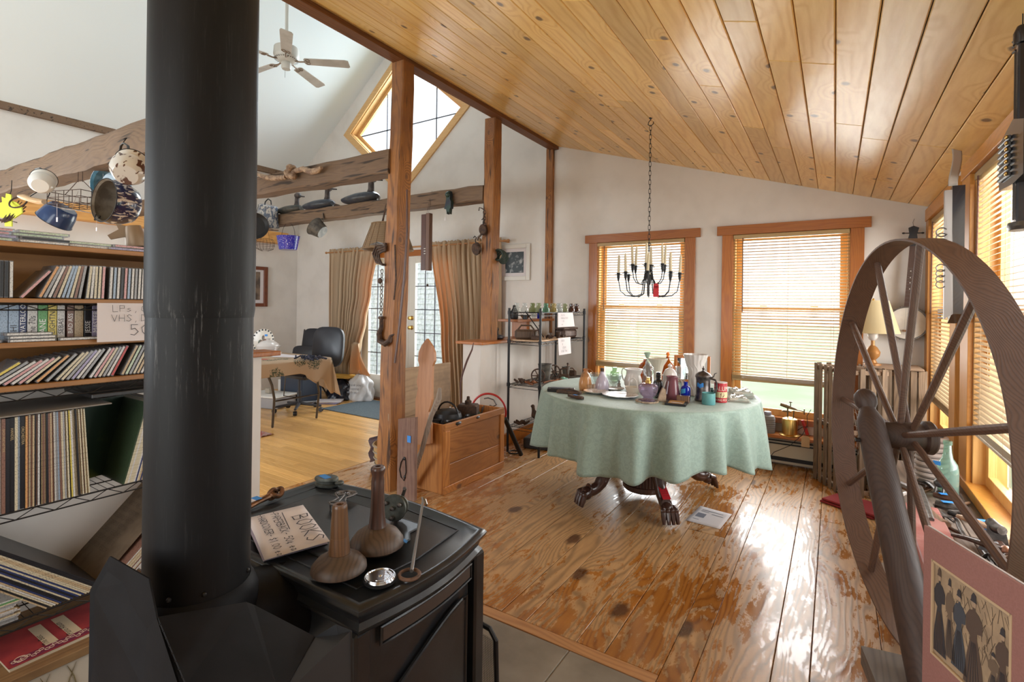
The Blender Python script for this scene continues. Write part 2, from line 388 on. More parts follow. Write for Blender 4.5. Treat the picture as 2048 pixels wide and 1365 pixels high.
M_timber = wood('old_hewn_post_timber', (.37, .150, .036), (.12, .042, .012), 2, 1, rings=50, rough=.6, contrast=.6, bump=.6, checks=.9, vary=.05, knot=.35, kscale=3.5, ksize=.04, stain=(.17, .065, .024))
M_beam = wood('old_hewn_beam_timber', (.18, .108, .06), (.08, .046, .03), 0, 1, rings=60, rough=.75, contrast=.35, bump=.7, checks=.85, vary=.08, stain=(.16, .10, .065))
M_edge = wood('dark_edge_board', (.19, .07, .022), (.09, .03, .01), 1, 1, rings=40, rough=.5)
M_tile = pbr('grey_hearth_tile', (.20, .175, .145), .55, col2=(.30, .265, .22), nscale=5, lo=.35, hi=.7, bump=.2, bscale=30)
M_grout = pbr('tile_grout', (.35, .31, .26), .9)
M_dark = pbr('dark_gap', (.05, .03, .02), .9)
M_grass = pbr('lawn_grass', (.50, .62, .36), .95, col2=(.62, .70, .48), nscale=.8, lo=.35, hi=.65)
M_shingle = pbr('weathered_cedar_shingle', (.80, .80, .84), .9, col2=(.55, .55, .60), nscale=14, lo=.35, hi=.65)
M_glass = glass('window_glass', (.97, .99, 1.), .02, a=.0)
M_white = pbr('white_paint', (.72, .70, .66), .5)
M_heater = pbr('cream_heater_enamel', (.60, .53, .42), .5)
M_blk = pbr('black_iron', (.025, .024, .025), .45, metal=.6)
M_brass = pbr('brass', (.60, .38, .12), .3, metal=1.)

# ================================================ the setting
def wall_poly(name, outer, holes, to3, th, mat, label=None):
    """flat wall with openings: outline and holes in 2D, to3(a, b, depth) places them"""
    loops = [[Vector((a, b, 0)) for a, b in outer]]+[[Vector((a, b, 0)) for a, b in h] for h in holes]
    tri = tessellate_polygon(loops); flat = [p for l in loops for p in l]; n = len(flat); m = MB()
    vs = [to3(p.x, p.y, 0) for p in flat]+[to3(p.x, p.y, th) for p in flat]
    fs = [tuple(t) for t in tri]+[tuple(i+n for i in t)[::-1] for t in tri]; k = 0
    for l in loops:
        for i in range(len(l)): fs.append((k+i, k+(i+1) % len(l), n+k+(i+1) % len(l), n+k+i))
        k += len(l)
    m.add(vs, fs); o = m.build(name, mat)
    return tag(o, kind='structure')
def rect(a0, b0, a1, b1): return [(a0, b0), (a1, b0), (a1, b1), (a0, b1)]
DC = (-5.0, 3.845); DW, DH = 1.06, .91
diamond = [(DC[0]-DW, DC[1]), (DC[0], DC[1]-DH), (DC[0]+DW, DC[1]), (DC[0], DC[1]+DH)]
W1 = (-2.12, .40, -1.22, 2.02); W2 = (-.79, .40, .10, 2.02); DOOR = (-5.80, 0., -3.94, 1.99)
wall_north = wall_poly('wall_north', [(-7.45, -.1), (.75, -.1), (.75, 2.4), (-2.6, 3.3), (-5, 5.25), (-7.45, 3.4)],
    [diamond, rect(*W1), rect(*W2), rect(DOOR[0], DOOR[1], DOOR[2], DOOR[3])], lambda a, b, d: (a, 5+d, b), .14, M_wall)
W3 = (3.95, .47, 4.83, 2.03); W4 = (2.34, .47, 3.46, 2.06); W5 = (.75, .47, 1.9, 2.06)
wall_east = wall_poly('wall_east', [(-1.5, -.1), (5.1, -.1), (5.1, 2.3), (-1.5, 2.3)], [rect(*W3), rect(*W4), rect(*W5)], lambda a, b, d: (.6+d, a, b), .14, M_wall)
wall_west = wall_poly('wall_west', [(-1.5, -.1), (5.1, -.1), (5.1, 3.42), (-1.5, 3.42)], [rect(-.9, .8, .9, 2.0)], lambda a, b, d: (-7.3-d, a, b), .14, M_wall)  # out-of-view window hole, made to admit a fill lamp
m = MB(); m.bb((-7.3, 4.9, 3.31), (-7.24, -.6, 3.40)); tag(m.build('trim_1', M_beam), kind='structure')
wall_south = wall_poly('wall_south', [(-7.45, -.1), (.75, -.1), (.75, 2.4), (-2.6, 3.3), (-5, 5.25), (-7.45, 3.4)],
    [rect(-2.2, .5, -.2, 2.1), rect(-5.9, .5, -3.9, 2.3)], lambda a, b, d: (a, -1.5-d, b), .1, M_wall)  # both openings are unseen, put in for the fill lamps
# cathedral ceiling of the far room
m = MB()
for a, b in (((-7.35, 3.30), (-5.0, 5.07)), ((-5.0, 5.07), (-2.66, 3.24))):
    m.add([(a[0], -1.5, a[1]), (b[0], -1.5, b[1]), (b[0], 5.05, b[1]), (a[0], 5.05, a[1]), (a[0], -1.5, a[1]+.1), (b[0], -1.5, b[1]+.1), (b[0], 5.05, b[1]+.1), (a[0], 5.05, a[1]+.1)],
          [(0, 1, 2, 3), (7, 6, 5, 4), (0, 4, 5, 1), (3, 2, 6, 7), (0, 3, 7, 4), (1, 5, 6, 2)])
tag(m.build('ceiling_cathedral', M_ceilw), kind='structure')
# board ceiling over the near room
m = MB(); xs = -2.66
m.add([(xs, -1.5, ceil_z(xs)+.03), (.72, -1.5, ceil_z(.72)+.03), (.72, 5.05, ceil_z(.72)+.03), (xs, 5.05, ceil_z(xs)+.03),
       (xs, -1.5, ceil_z(xs)+.12), (.72, -1.5, ceil_z(.72)+.12), (.72, 5.05, ceil_z(.72)+.12), (xs, 5.05, ceil_z(xs)+.12)],
      [(3, 2, 1, 0), (4, 5, 6, 7), (0, 1, 5, 4), (2, 3, 7, 6), (0, 4, 7, 3), (1, 2, 6, 5)])
ceiling = tag(m.build('ceiling', M_edge), kind='structure')
rnd = random.Random(11); bw = .1215; ang = math.atan(.3026); ccos = math.cos(ang)
x = .60
while x > -2.62:
    xc = x-bw/2; y = -1.45-rnd.random()*1.5
    while y < 5.0:
        ln = rnd.choice([1.9, 2.4, 2.9, 3.4])*(.9+.2*rnd.random()); y1 = min(y+ln, 5.0)
        if 5.0-y1 < .35: y1 = 5.0
        if y1 > -1.4:
            y0 = max(y, -1.45); mm = MB()
            T = TR((xc, (y0+y1)/2, ceil_z(xc)+.0085), (0, ang, 0))
            mm.box((0, 0, 0), (bw/ccos-.0035, y1-y0-.002, .017), T, b=.0035); mm.build('plank', M_pine, ceiling)
        y = y1
    x -= bw
# brown edge board under the low side of the ceiling, along the posts
m = MB(); m.bb((-2.70, -1.45, 3.085), (-2.605, 5.0, 3.175)); tag(m.build('trim_2', M_edge), kind='structure')
m = MB(); m.bb((-2.735, 4.955, 1.05), (-2.655, 5.0, 3.10)); tag(m.build('trim_3', M_timber), kind='structure')
# floors
m = MB(); m.bb((-7.4, -1.5, -.12), (.7, 5.1, -.022)); floor = tag(m.build('floor', M_dark), kind='structure')
seams = [-3.35, -3.12, -2.88, -2.66, -2.44, -2.2, -1.96, -1.70, -1.46, -1.225, -1.10, -.862, -.742, -.53, -.422, -.183, -.063, .172, .36, .585]
rnd = random.Random(4)
for a, b in zip(seams, seams[1:]):
    y = -1.4 if a > -.54 else 1.865 if a > -2.3 else -1.4
    while y < 4.99:
        y1 = min(y+rnd.choice([1.0, 1.5, 1.9, 2.6])*(.85+.3*rnd.random()), 5.0)
        if 5-y1 < .3: y1 = 5.0
        mm = MB(); dz = rnd.uniform(-.0012, .0012)
        mm.bb((a+.0012, y+.0008, -.022), (b-.0012, y1-.0008, dz), b=.0018); mm.build('plank', M_floor, floor); y = y1
mm = MB(); mm.bb((-2.3, 1.805, -.022), (-.531, 1.862, .001), b=.002); mm.build('edge_board', wood('edge_board_pine', (.47, .25, .11), (.3, .13, .05), 0, 1, rings=40, rough=.5), floor)
# narrow strip floor of the far room, boards laid across
rnd = random.Random(9); y = -1.4; row = 0
while y < 5.0:
    y1 = min(y+.0585, 5.0)
    if y > .9:
        xs_ = [-7.3]; 
        while xs_[-1] < -3.36: xs_.append(min(xs_[-1]+rnd.uniform(1.0, 2.1), -3.352))
        for a, b in zip(xs_, xs_[1:]):
            mm = MB(); mm.bb((a+.0005, y+.0009, -.022), (b-.0005, y1-.0009, 0), b=.0012); mm.build('strip_board', M_strip, floor)
    y = y1
mm = MB(); mm.bb((-7.3, -1.4, -.022), (-3.352, .93, -.001)); mm.build('strip_flooring', M_strip, floor)
# tiled hearth
m = MB(); m.bb((-2.3, -1.4, -.03), (-.531, 1.804, -.006)); hearth = tag(m.build('floor_hearth', M_grout), kind='structure')
for i in range(-4, 1):
    for j in range(7):
        xa = -.86+.457*i; xb = xa+.452; ya = 1.802-.457*(j+1); 
        xa, xb = max(xa, -2.295), min(xb, -.533)
        if xb-xa < .02: continue
        mm = MB(); mm.bb((xa, max(ya+.005, -1.39), -.006), (xb, ya+.457, -.0005), b=.002); mm.build('tile', M_tile, hearth)
# half walls with wooden caps
m = MB(); m.bb((-2.72, -1.4, 0), (-2.62, 1.585, 1.055)); hw = tag(m.build('wall_half_1', M_wall), kind='structure')
mm = MB(); mm.bb((-2.75, -1.4, 1.055), (-2.585, 1.68, 1.08), b=.004); mm.build('cap_board', M_trimx, hw)
m = MB(); m.bb((-2.86, 3.66, 0), (-2.66, 5.0, .995)); hw = tag(m.build('wall_half_2', M_wall), kind='structure')
mm = MB(); mm.bb((-2.90, 3.60, .995), (-2.60, 5.0, 1.02), b=.004); mm.build('cap_board', M_trimx, hw)
mm = MB(); mm.bb((-2.66, 3.66, 0), (-2.64, 5.0, .12), b=.003); mm.build('baseboard', M_trim, hw)

# ---- windows
def casing(name, p0, p1, axis, mat=M_trim, lw=.095, hw_=.085, over=.045, lower=None, side=0):
    """opening p0=(a0,z0) p1=(a1,z1) in the north wall (axis x) or east wall (axis y); builds casing, sash, panes"""
    a0, z0 = p0; a1, z1 = p1
    root = bpy.data.objects.new(name, None); COL.objects.link(root); tag(root, kind='structure')
    def B(m, a, b, z, zz, d0, d1, bev=.002):
        if axis == 'x': m.bb((a, 5+d0, z), (b, 5+d1, zz), b=bev)
        else: m.bb((.6+d0, a, z), (.6+d1, b, zz), b=bev)
    zl = lower if lower is not None else z0-.02
    lwa, lwb = lw if isinstance(lw, tuple) else (lw, lw)
    for a, b in ((a0-lwa, a0), (a1, a1+lwb)):
        m = MB(); B(m, a, b, zl, z1, -.022, 0); m.build('side_casing', mat, root)
    m = MB(); B(m, a0-lwa-over, a1+lwb+over, z1, z1+hw_, -.028, 0); m.build('head_casing', M_trimx if axis == 'x' else wood('orange_pine_trim_deep', (.56, .245, .045), (.38, .14, .02), 1, 1, rings=45, rough=.35, contrast=.3), root)
    m = MB(); B(m, a0-lwa, a1+lwb, z0-.045, z0+.004, -.03, .145); m.build('sill', mat, root)
    # jamb lining
    m = MB(); B(m, a0-.001, a0+.018, z0, z1, 0, .13); B(m, a1-.018, a1+.001, z0, z1, 0, .13); B(m, a0, a1, z1-.018, z1, 0, .13); m.build('jamb', M_sash, root)
    zm = 1.345; f = .05
    for k, (za, zb, dd) in enumerate(((z0, zm+.02, .065), (zm-.02, z1, .10))):
        m = MB(); A0, A1 = a0+.018, a1-.018
        B(m, A0, A0+f, za, zb, dd-.016, dd+.016); B(m, A1-f, A1, za, zb, dd-.016, dd+.016)
        B(m, A0+f, A1-f, za, za+(.06 if k == 0 else .04), dd-.016, dd+.016); B(m, A0+f, A1-f, zb-(.04 if k == 0 else .05), zb, dd-.016, dd+.016)
        m.build('sash', M_sash, root)
        m = MB(); B(m, A0+f, A1-f, za+.03, zb-.03, dd-.002, dd+.002, 0); m.build('pane', M_glass, root)
    for q in (.28, .72):
        m = MB(); B(m, a0+(a1-a0)*q-.03, a0+(a1-a0)*q+.03, zm+.021, zm+.033, .035, .06, .003); m.build('sash_lock', M_brass, root)
    return root
casing('window_1', (W1[0], W1[1]), (W1[2], W1[3]), 'x', lower=.28)
casing('window_2', (W2[0], W2[1]), (W2[2], W2[3]), 'x', lower=.28)
M_trimy = wood('honey_pine_trim', (.56, .245, .045), (.38, .14, .02), 2, 1, rings=45, rough=.35, contrast=.3, knot=.3, kscale=2., ksize=.04)
casing('window_3', (W3[0], W3[1]), (W3[2], W3[3]), 'y', mat=M_trimy, lw=(.17, .12), hw_=.09, over=0, lower=.3)
casing('window_4', (W4[0], W4[1]), (W4[2], W4[3]), 'y', mat=M_trimy, lw=(.12, .19), hw_=.075, over=0, lower=.3)
casing('window_added', (W5[0], W5[1]), (W5[2], W5[3]), 'y', mat=M_trimy, lw=.12, hw_=.075, over=0, lower=.3)  # unseen extra window, added beyond the frame to let in more light
# diamond window
root = tag(bpy.data.objects.new('window_6', None), kind='structure'); COL.objects.link(root)
def dia(w, h): return [(DC[0]-w, DC[1]), (DC[0], DC[1]-h), (DC[0]+w, DC[1]), (DC[0], DC[1]+h)]
def strip4(w1, h1, w0, h0, ya, yb, name, mat):
    O, I = dia(w1, h1), dia(w0, h0)
    for k in range(4):
        a, b, c, d = O[k], O[(k+1) % 4], I[(k+1) % 4], I[k]
        m = MB(); vs = [(p[0], ya, p[1]) for p in (a, b, c, d)]+[(p[0], yb, p[1]) for p in (a, b, c, d)]
        m.add(vs, [(0, 1, 2, 3), (7, 6, 5, 4), (0, 4, 5, 1), (1, 5, 6, 2), (2, 6, 7, 3), (3, 7, 4, 0)]); m.build(name, mat, root)
M_dtrim = wood('light_pine_diamond_trim', (.66, .40, .17), (.50, .26, .09), 0, 1, rings=40, rough=.4, contrast=.3, vary=.05)
strip4(1.19, 1.02, 1.045, .897, 4.975, 5.0, 'casing', M_dtrim)
strip4(1.058, .908, 1.03, .884, 5.0, 5.14, 'jamb', M_dtrim)
strip4(1.04, .893, .965, .828, 5.09, 5.125, 'sash', M_dtrim)
m = MB(); m.add([(x_, 5.11, z_) for x_, z_ in dia(.98, .84)], [(0, 1, 2, 3)]); m.build('pane', M_glass, root)
M_munt = pbr('dark_muntin', (.06, .06, .08), .5)
for k, x_ in enumerate((-5.40, -4.94, -4.48)):
    hh = .828*(1-abs(x_-DC[0])/.965); m = MB(); m.bb((x_-.007, 5.095, DC[1]-hh), (x_+.007, 5.105, DC[1]+hh)); m.build('muntin', M_munt, root)
m = MB(); m.bb((DC[0]-.95, 5.095, DC[1]-.035), (DC[0]+.95, 5.105, DC[1]-.021)); m.build('muntin', M_munt, root)
# glazed double door
root = tag(bpy.data.objects.new('door_1', None), kind='structure'); COL.objects.link(root)
M_door = pbr('cream_door_paint', (.66, .63, .57), .45)
m = MB(); m.bb((DOOR[0]-.06, 4.975, 0), (DOOR[0]+.02, 5.0, 2.07)); m.bb((DOOR[2]-.02, 4.975, 0), (DOOR[2]+.06, 5.0, 2.07)); m.bb((DOOR[0]-.06, 4.97, 1.99), (DOOR[2]+.06, 5.0, 2.07)); m.build('door_casing', M_trimx, root)
m = MB(); m.bb((DOOR[0], 4.96, -.01), (DOOR[2], 5.14, .02)); m.build('threshold', M_edge, root)
for lx0, lx1 in ((DOOR[0]+.01, -4.87), (-4.868, DOOR[2]-.01)):
    g0, g1, z0, z1 = lx0+.11, lx1-.13, .34, 1.90
    if lx0 < -5: g0, g1 = lx0+.13, lx1-.11
    leaf = tag(bpy.data.objects.new('door_leaf', None)); COL.objects.link(leaf); leaf.parent = root
    m = MB(); m.bb((lx0, 5.03, .02), (g0, 5.075, 1.985), b=.002); m.bb((g1, 5.03, .02), (lx1, 5.075, 1.985), b=.002)
    m.bb((g0, 5.03, .02), (g1, 5.075, z0), b=.002); m.bb((g0, 5.03, z1), (g1, 5.075, 1.985), b=.002)
    m.bb((g0+.06, 5.024, .09), (g1-.06, 5.032, z0-.07), b=.002); m.build('stile_and_rail_frame', M_door, leaf)
    m = MB(); m.bb((g0, 5.05, z0), (g1, 5.056, z1)); m.build('pane', M_glass, leaf)
    nc = 4
    for k in range(1, nc):
        x_ = g0+(g1-g0)*k/nc; m = MB(); m.bb((x_-.006, 5.04, z0), (x_+.006, 5.05, z1)); m.build('muntin', M_munt, leaf)
    for k in range(1, 5):
        z_ = z0+(z1-z0)*k/5; m = MB(); m.bb((g0, 5.04, z_-.006), (g1, 5.05, z_+.006)); m.build('muntin', M_munt, leaf)
for z_ in (1.03, 1.16):
    m = MB(); m.lathe([(0, 0), (.03, 0), (.03, .006), (.012, .012), (.012, .03), (.026, .04), (.024, .058), (0, .062)], 14, TR((-4.81, 5.03, z_), (PI/2, 0, 0))); m.build('door_knob', M_brass, root)
# posts of the timber frame
def hewn(name, p, q, w0, d0, w1, d1, mat, nseg=14, seed=1, amp=.006, parent=None):
    """rough timber running p to q, four faces that wander a little"""
    rn = random.Random(seed); p, q = Vector(p), Vector(q); d = (q-p).normalized(); L = (q-p).length
    up = Vector((0, 0, 1)) if abs(d.z) < .8 else Vector((0, 1, 0)); sd = d.cross(up).normalized(); up = sd.cross(d).normalized()
    vs = []; fs = []; ring = [(-1, -.86), (-.86, -1), (.86, -1), (1, -.86), (1, .86), (.86, 1), (-.86, 1), (-1, .86)]
    off = [[rn.uniform(-1, 1)*amp for _ in range(2)] for _ in range(nseg+1)]
    for i in range(nseg+1):
        t = i/nseg; w = w0+(w1-w0)*t; h = d0+(d1-d0)*t; c = p+d*L*t+sd*off[i][0]*.6+up*off[i][1]*.6
        for (a, b) in ring: vs.append(c+sd*(a*w/2+rn.uniform(-1, 1)*amp*.5)+up*(b*h/2+rn.uniform(-1, 1)*amp*.5))
    for i in range(nseg):
        for k in range(8): fs.append((i*8+k, i*8+(k+1) % 8, i*8+8+(k+1) % 8, i*8+8+k))
    fs.append(tuple(range(8))[::-1]); fs.append(tuple(nseg*8+k for k in range(8)))
    m = MB(); m.add(vs, fs, True); return m.build(name, mat, parent, angle=28)
tag(hewn('pillar_1', (-2.745, 2.66, 0), (-2.66, 2.66, 3.09), .135, .145, .115, .12, M_timber, 18, 3, .007), kind='structure')
tag(hewn('pillar_2', (-2.745, 3.90, 1.02), (-2.72, 3.90, 3.09), .125, .125, .12, .12, M_timber, 12, 5, .006), kind='structure')
tag(hewn('pillar_3', (-2.66, 1.30, 1.08), (-2.66, 1.30, 3.09), .125, .125, .12, .12, M_timber, 12, 6, .006), kind='structure')
tag(hewn('beam_1', (-7.3, 1.40, 2.40), (-2.73, 1.40, 2.30), .17, .205, .16, .19, M_beam, 26, 7, .010), kind='structure')
tag(hewn('beam_2', (-7.3, 2.64, 2.43), (-2.72, 2.66, 2.375), .15, .13, .15, .175, M_beam, 26, 8, .009), kind='structure')
tag(hewn('beam_3', (-7.3, 3.92, 2.415), (-2.79, 3.90, 2.405), .14, .14, .14, .15, M_beam, 26, 9, .008), kind='structure')
m = MB(); m.bb((-7.3, -.4, 2.245), (-7.16, 4.75, 2.42), b=.006); tag(m.build('beam_4', wood('fresh_pine_plate', (.66, .35, .11), (.46, .2, .05), 1, 1, rings=30, rough=.5, knot=.5, kscale=2.2, ksize=.04)), kind='structure')
# baseboard heater and its wooden shelf below the north windows
m = MB(); m.bb((-2.3, 4.93, .02), (.56, 5.0, .245), b=.004); ht = tag(m.build('trim_4', M_heater), kind='structure')
m = MB(); m.bb((-2.3, 4.915, .185), (.56, 4.93, .193)); m.bb((-2.3, 4.915, .21), (.56, 4.93, .218)); m.bb((-2.3, 4.92, .045), (.56, 4.931, .075)); m.build('heater_slot', M_blk, ht)
m = MB(); m.bb((-2.2, 4.82, .255), (.57, 5.0, .28), b=.004); m.build('shelf_board', M_trimx, ht)
# outdoors
m = MB(); m.add([(-40, -10, -.55), (40, -10, -.55), (40, 70, -.55), (-40, 70, -.55)], [(0, 1, 2, 3)]); tag(m.build('lawn', M_grass), kind='structure')
m = MB(); m.bb((-13.5, 9.45, -.6), (-6.5, 9.7, 4.2)); sh = tag(m.build('wall_shingled', M_shingle), kind='structure')
rnd = random.Random(2); cnt = 0; rest = MB(); row = 0; z = -.55
while z < 4.1:
    x = -13.4+rnd.random()*.1
    while x < -6.6:
        wd = rnd.uniform(.09, .19); z0 = z+rnd.uniform(-.008, .008)
        vs = [(x, 9.412, z0), (x+wd-.006, 9.412, z0), (x+wd-.006, 9.44, z0+.16), (x, 9.44, z0+.16), (x, 9.45, z0), (x+wd-.006, 9.45, z0), (x+wd-.006, 9.45, z0+.16), (x, 9.45, z0+.16)]
        fs = [(0, 1, 2, 3), (0, 4, 5, 1), (0, 3, 7, 4), (1, 5, 6, 2)]
        if -10.7 < x < -8.55 and .35 < z < 2.75 and cnt < 290:
            mm = MB(); mm.add(vs, fs); mm.build('shingle', M_shingle, sh); cnt += 1
        else: rest.add(vs, fs)
        x += wd
    z += .127
tag(rest.build('shingles', M_shingle, sh), kind='stuff')
# ================================================ blinds and curtains
M_slat = pbr('tan_wooden_slat', (.40, .27, .12), .5)
M_cord = pbr('blind_cord', (.55, .38, .22), .8)
def blind(name, label, a0, a1, ztop, zbot, axis, tilt, wall, mat=None, n=None, gap=.0262):
    """slatted blind hanging inside a window opening"""
    mid = (a0+a1)/2; W = a1-a0
    loc, rz = ((mid, wall, ztop), 0) if axis == 'x' else ((wall, mid, ztop), -PI/2)
    t = thing(name, label, 'blind', loc, rz, None)
    m = MB(); m.box((0, 0, -.018), (W, .035, .034), b=.002); m.build('head_rail', M_slat, t)
    n = int((ztop-zbot-.06)/gap); sl = None
    for k in range(n):
        z = -.05-k*gap
        if sl is None:
            mm = MB(); w = .0132; c, s = math.cos(tilt)*w, math.sin(tilt)*w
            mm.add([(-W/2, -c, -s-.0004), (W/2, -c, -s-.0004), (W/2, 0, .0012), (-W/2, 0, .0012), (W/2, c, s-.0004), (-W/2, c, s-.0004),
                    (-W/2, -c, -s+.0010), (W/2, -c, -s+.0010), (W/2, 0, .0026), (-W/2, 0, .0026), (W/2, c, s+.0010), (-W/2, c, s+.0010)],
                   [(1, 0, 3, 2), (2, 3, 5, 4), (6, 7, 8, 9), (9, 8, 10, 11), (0, 1, 7, 6), (4, 5, 11, 10), (0, 6, 9, 3), (3, 9, 11, 5), (1, 2, 8, 7), (2, 4, 10, 8)])
            sl = mm.build('slat', mat or M_slat, t); sl.location = (0, 0, z); me = sl.data
        else:
            s2 = bpy.data.objects.new('slat', me); COL.objects.link(s2); s2.parent = t; s2.location = (0, 0, z)
    zb = -(ztop-zbot)
    nb = 7
    m = MB()
    for k in range(nb): m.box((0, 0, zb+.012+k*.0048), (W, .026, .003))
    m.box((0, 0, zb), (W, .028, .018), b=.003); m.build('bottom_rail', mat or M_slat, t)
    m = MB()
    for q in (.14, .5, .86):
        for dy in (-.013, .013): m.tube([(-W/2+W*q, dy, -.03), (-W/2+W*q, dy, zb)], .0009, 4, smooth=False)
    m.build('ladder_cord', M_cord, t)
    m = MB(); m.tube([(-W/2+W*.09, -.02, -.03), (-W/2+W*.09+.003, -.026, -.70)], .0045, 6); m.build('tilt_wand', pbr('brown_wand', (.12, .045, .02), .5), t)
    m = MB(); m.tube([(W/2-W*.12, -.018, -.03), (W/2-W*.115, -.02, -1.0)], .0012, 4); m.build('pull_cord', M_cord, t)
    return t
blind('window_blind', 'tan wooden slat blind in the north window behind the hanging candelabra', W1[0]+.004, W1[2]-.004, 2.015, .735, 'x', math.radians(24), 4.985)
blind('window_blind', 'tan wooden slat blind in the wide north window beside the banjo corner', W2[0]+.004, W2[2]-.004, 2.015, .705, 'x', math.radians(24), 4.985)
M_slaty = pbr('honey_wooden_slat', (.42, .31, .19), .45)
blind('window_blind', 'wooden slat blind in the side window behind the dark hanging zither', W3[0]+.004, W3[2]-.004, 2.03, .70, 'y', math.radians(17), .612, M_slaty)
blind('window_blind', 'large wooden slat blind in the side window behind the spinning wheel rim', W4[0]+.004, W4[2]-.004, 2.055, .735, 'y', math.radians(17), .612, M_slaty)

def fabric(name, col, trans, rough=.9, tcol=None, weave=600):
    m, nt, b = newmat(name); b.inputs['Base Color'].default_value = (*col, 1); b.inputs['Roughness'].default_value = rough
    out = nt.nodes['Material Output']; tl = _n(nt, 'ShaderNodeBsdfTranslucent'); tl.inputs[0].default_value = (*(tcol or col), 1)
    mx = _n(nt, 'ShaderNodeMixShader'); mx.inputs[0].default_value = trans
    nt.links.new(b.outputs[0], mx.inputs[1]); nt.links.new(tl.outputs[0], mx.inputs[2]); nt.links.new(mx.outputs[0], out.inputs[0])
    tc = _n(nt, 'ShaderNodeTexCoord'); _bump(nt, b, _noise(nt, tc.outputs['Object'], weave/4, 2), .2, .001)
    return m
M_curt = fabric('tan_curtain_cloth', (.54, .42, .28), .30, tcol=(.80, .38, .08))
def curtain(label, xl, xr, seed, ztop=2.10, zbot=.08, npl=13, ycen=4.90, tieR=None, tieL=None):
    """tieR/tieL: side edge as a function of height"""
    rn = random.Random(seed); ph = [rn.uniform(-.5, .5) for _ in range(8)]
    def fn(u, v):
        z = zbot+(ztop+.045-zbot)*v
        L = tieL(z) if tieL else xl; R = tieR(z) if tieR else xr
        x = L+(R-L)*u; sq = (xr-xl)/max(R-L, .2)
        a = .020+.020*(1-v); a = a*min(1.8, sq**.6)
        if z > ztop-.03: a *= .55
        yy = a*math.sin(u*npl*2*PI+ph[0]*math.sin(v*3+ph[1])*2+.6*math.sin(u*9+ph[2]))+.012*math.sin(u*npl*4.7+ph[3]*5)
        return (x+.006*math.sin(u*npl*4*PI+v*2), ycen+yy, z+(.008*math.sin(u*npl*9) if v > .99 else 0))
    m = MB(); m.grid(fn, npl*14, 36)
    o = m.build('curtain', M_curt); md = o.modifiers.new('solid', 'SOLIDIFY'); md.thickness = .003
    return tag(o, label, 'curtain')
def lerpz(tab):
    def f(z):
        for (z0, a), (z1, b) in zip(tab, tab[1:]):
            if z <= z1: t = max(0, (z-z0)/(z1-z0)); t = t*t*(3-2*t); return a+(b-a)*t
        return tab[-1][1]
    return f
curtain('tan curtain gathered away from the glass door at its left side', -6.36, -5.36, 1, tieR=lerpz([(.08, -5.80), (.45, -5.80), (.75, -5.66), (1.1, -5.56), (1.5, -5.46), (2.15, -5.34)]), tieL=lerpz([(.08, -6.30), (2.15, -6.37)]))
curtain('tan curtain hanging between the glass door and the low white wall', -4.34, -3.30, 2, npl=14, tieL=lerpz([(.08, -4.12), (1., -4.20), (2.15, -4.36)]))
# bunched lower fold of the tied curtain
m = MB()
def fold(u, v):
    z = .80-.44*v; x = -5.70+.08*v+(.09+.11*v)*(u-.5)*2
    return (x, 4.84+.03*math.sin(u*11+v*3)-.03*math.sin(v*3.1), z-.05*abs(u-.5))
m.grid(fold, 20, 16); o = m.build('curtain_fold', M_curt); o.modifiers.new('s', 'SOLIDIFY').thickness = .003
tag(o, 'loose curtain hem fold draped over the white shopping bag', 'curtain')
m = MB(); m.tube([(-6.44, 4.90, 2.10), (-3.2, 4.90, 2.10)], .011, 10); m.ball((-6.45, 4.90, 2.10), .018); m.ball((-3.19, 4.90, 2.10), .018)
m.box((-6.38, 4.95, 2.10), (.02, .1, .03)); m.box((-4.87, 4.95, 2.10), (.02, .1, .03)); m.box((-3.25, 4.95, 2.10), (.02, .1, .03))
tag(m.build('curtain_rod', wood('curtain_rod_wood', (.45, .22, .08), (.3, .12, .04), 0), None), 'wooden curtain rod over the glazed double door', 'curtain rod')

# ================================================ media shelving on the left
SX = -2.30; SD = .34; SY0, SY1 = .02, 1.22     # front plane, depth, run along Y
M_shelf = wood('brown_shelf_board', (.36, .17, .055), (.22, .09, .028), 1, 1, rings=40, rough=.45, contrast=.4)
M_shelfback = wood('brown_cabinet_back', (.42, .20, .062), (.30, .13, .04), 1, 1, rings=20, rough=.5, contrast=.3)
M_wire = pbr('black_shelf_wire', (.02, .02, .022), .4, metal=.5)
cab = thing('media_cabinet', 'brown wooden record store cabinet holding the upper rows of disc cases', 'cabinet', (SX-.17, .62, 1.055))
for z0, z1 in ((1.523, 1.540), (1.335, 1.351), (1.185, 1.203), (1.040, 1.058)):
    m = MB(); m.bb((SX-SD, SY0, z0), (SX, SY1, z1), b=.002); m.build('shelf_board', M_shelf, cab, world=True)
m = MB(); m.bb((SX-SD-.012, SY0, 1.04), (SX-SD, SY1, 1.54)); m.build('back_panel', M_shelfback, cab, world=True)
m = MB(); m.bb((SX-SD, SY1, 1.04), (SX, SY1+.015, 1.54)); m.build('side_panel', M_shelf, cab, world=True)
m = MB(); m.bb((SX-SD, SY0-.015, 1.04), (SX, SY0, 1.54)); m.build('side_panel', M_shelf, cab, world=True)
rack = thing('wire_shelving', 'black wire rack carrying the cabinet of discs and the rows of records', 'shelf', (SX-.17, .62, 0))
for y in (SY0-.04, SY1+.03):
    for x in (SX-.01, SX-SD):
        m = MB(); m.tube([(x, y, 0), (x, y, 1.335)], .0125, 12); m.build('post', M_wire, rack, world=True)
def truss(m, x, y0, y1, z, h=.028, st=.05):
    m.tube([(x, y0, z), (x, y1, z)], .0032, 6); m.tube([(x, y0, z-h), (x, y1, z-h)], .0026, 6)
    n = int((y1-y0)/st); pts = [(x, y0+(y1-y0)*i/n, z-(h if i % 2 else 0)) for i in range(n+1)]
    m.tube(pts, .0018, 5)
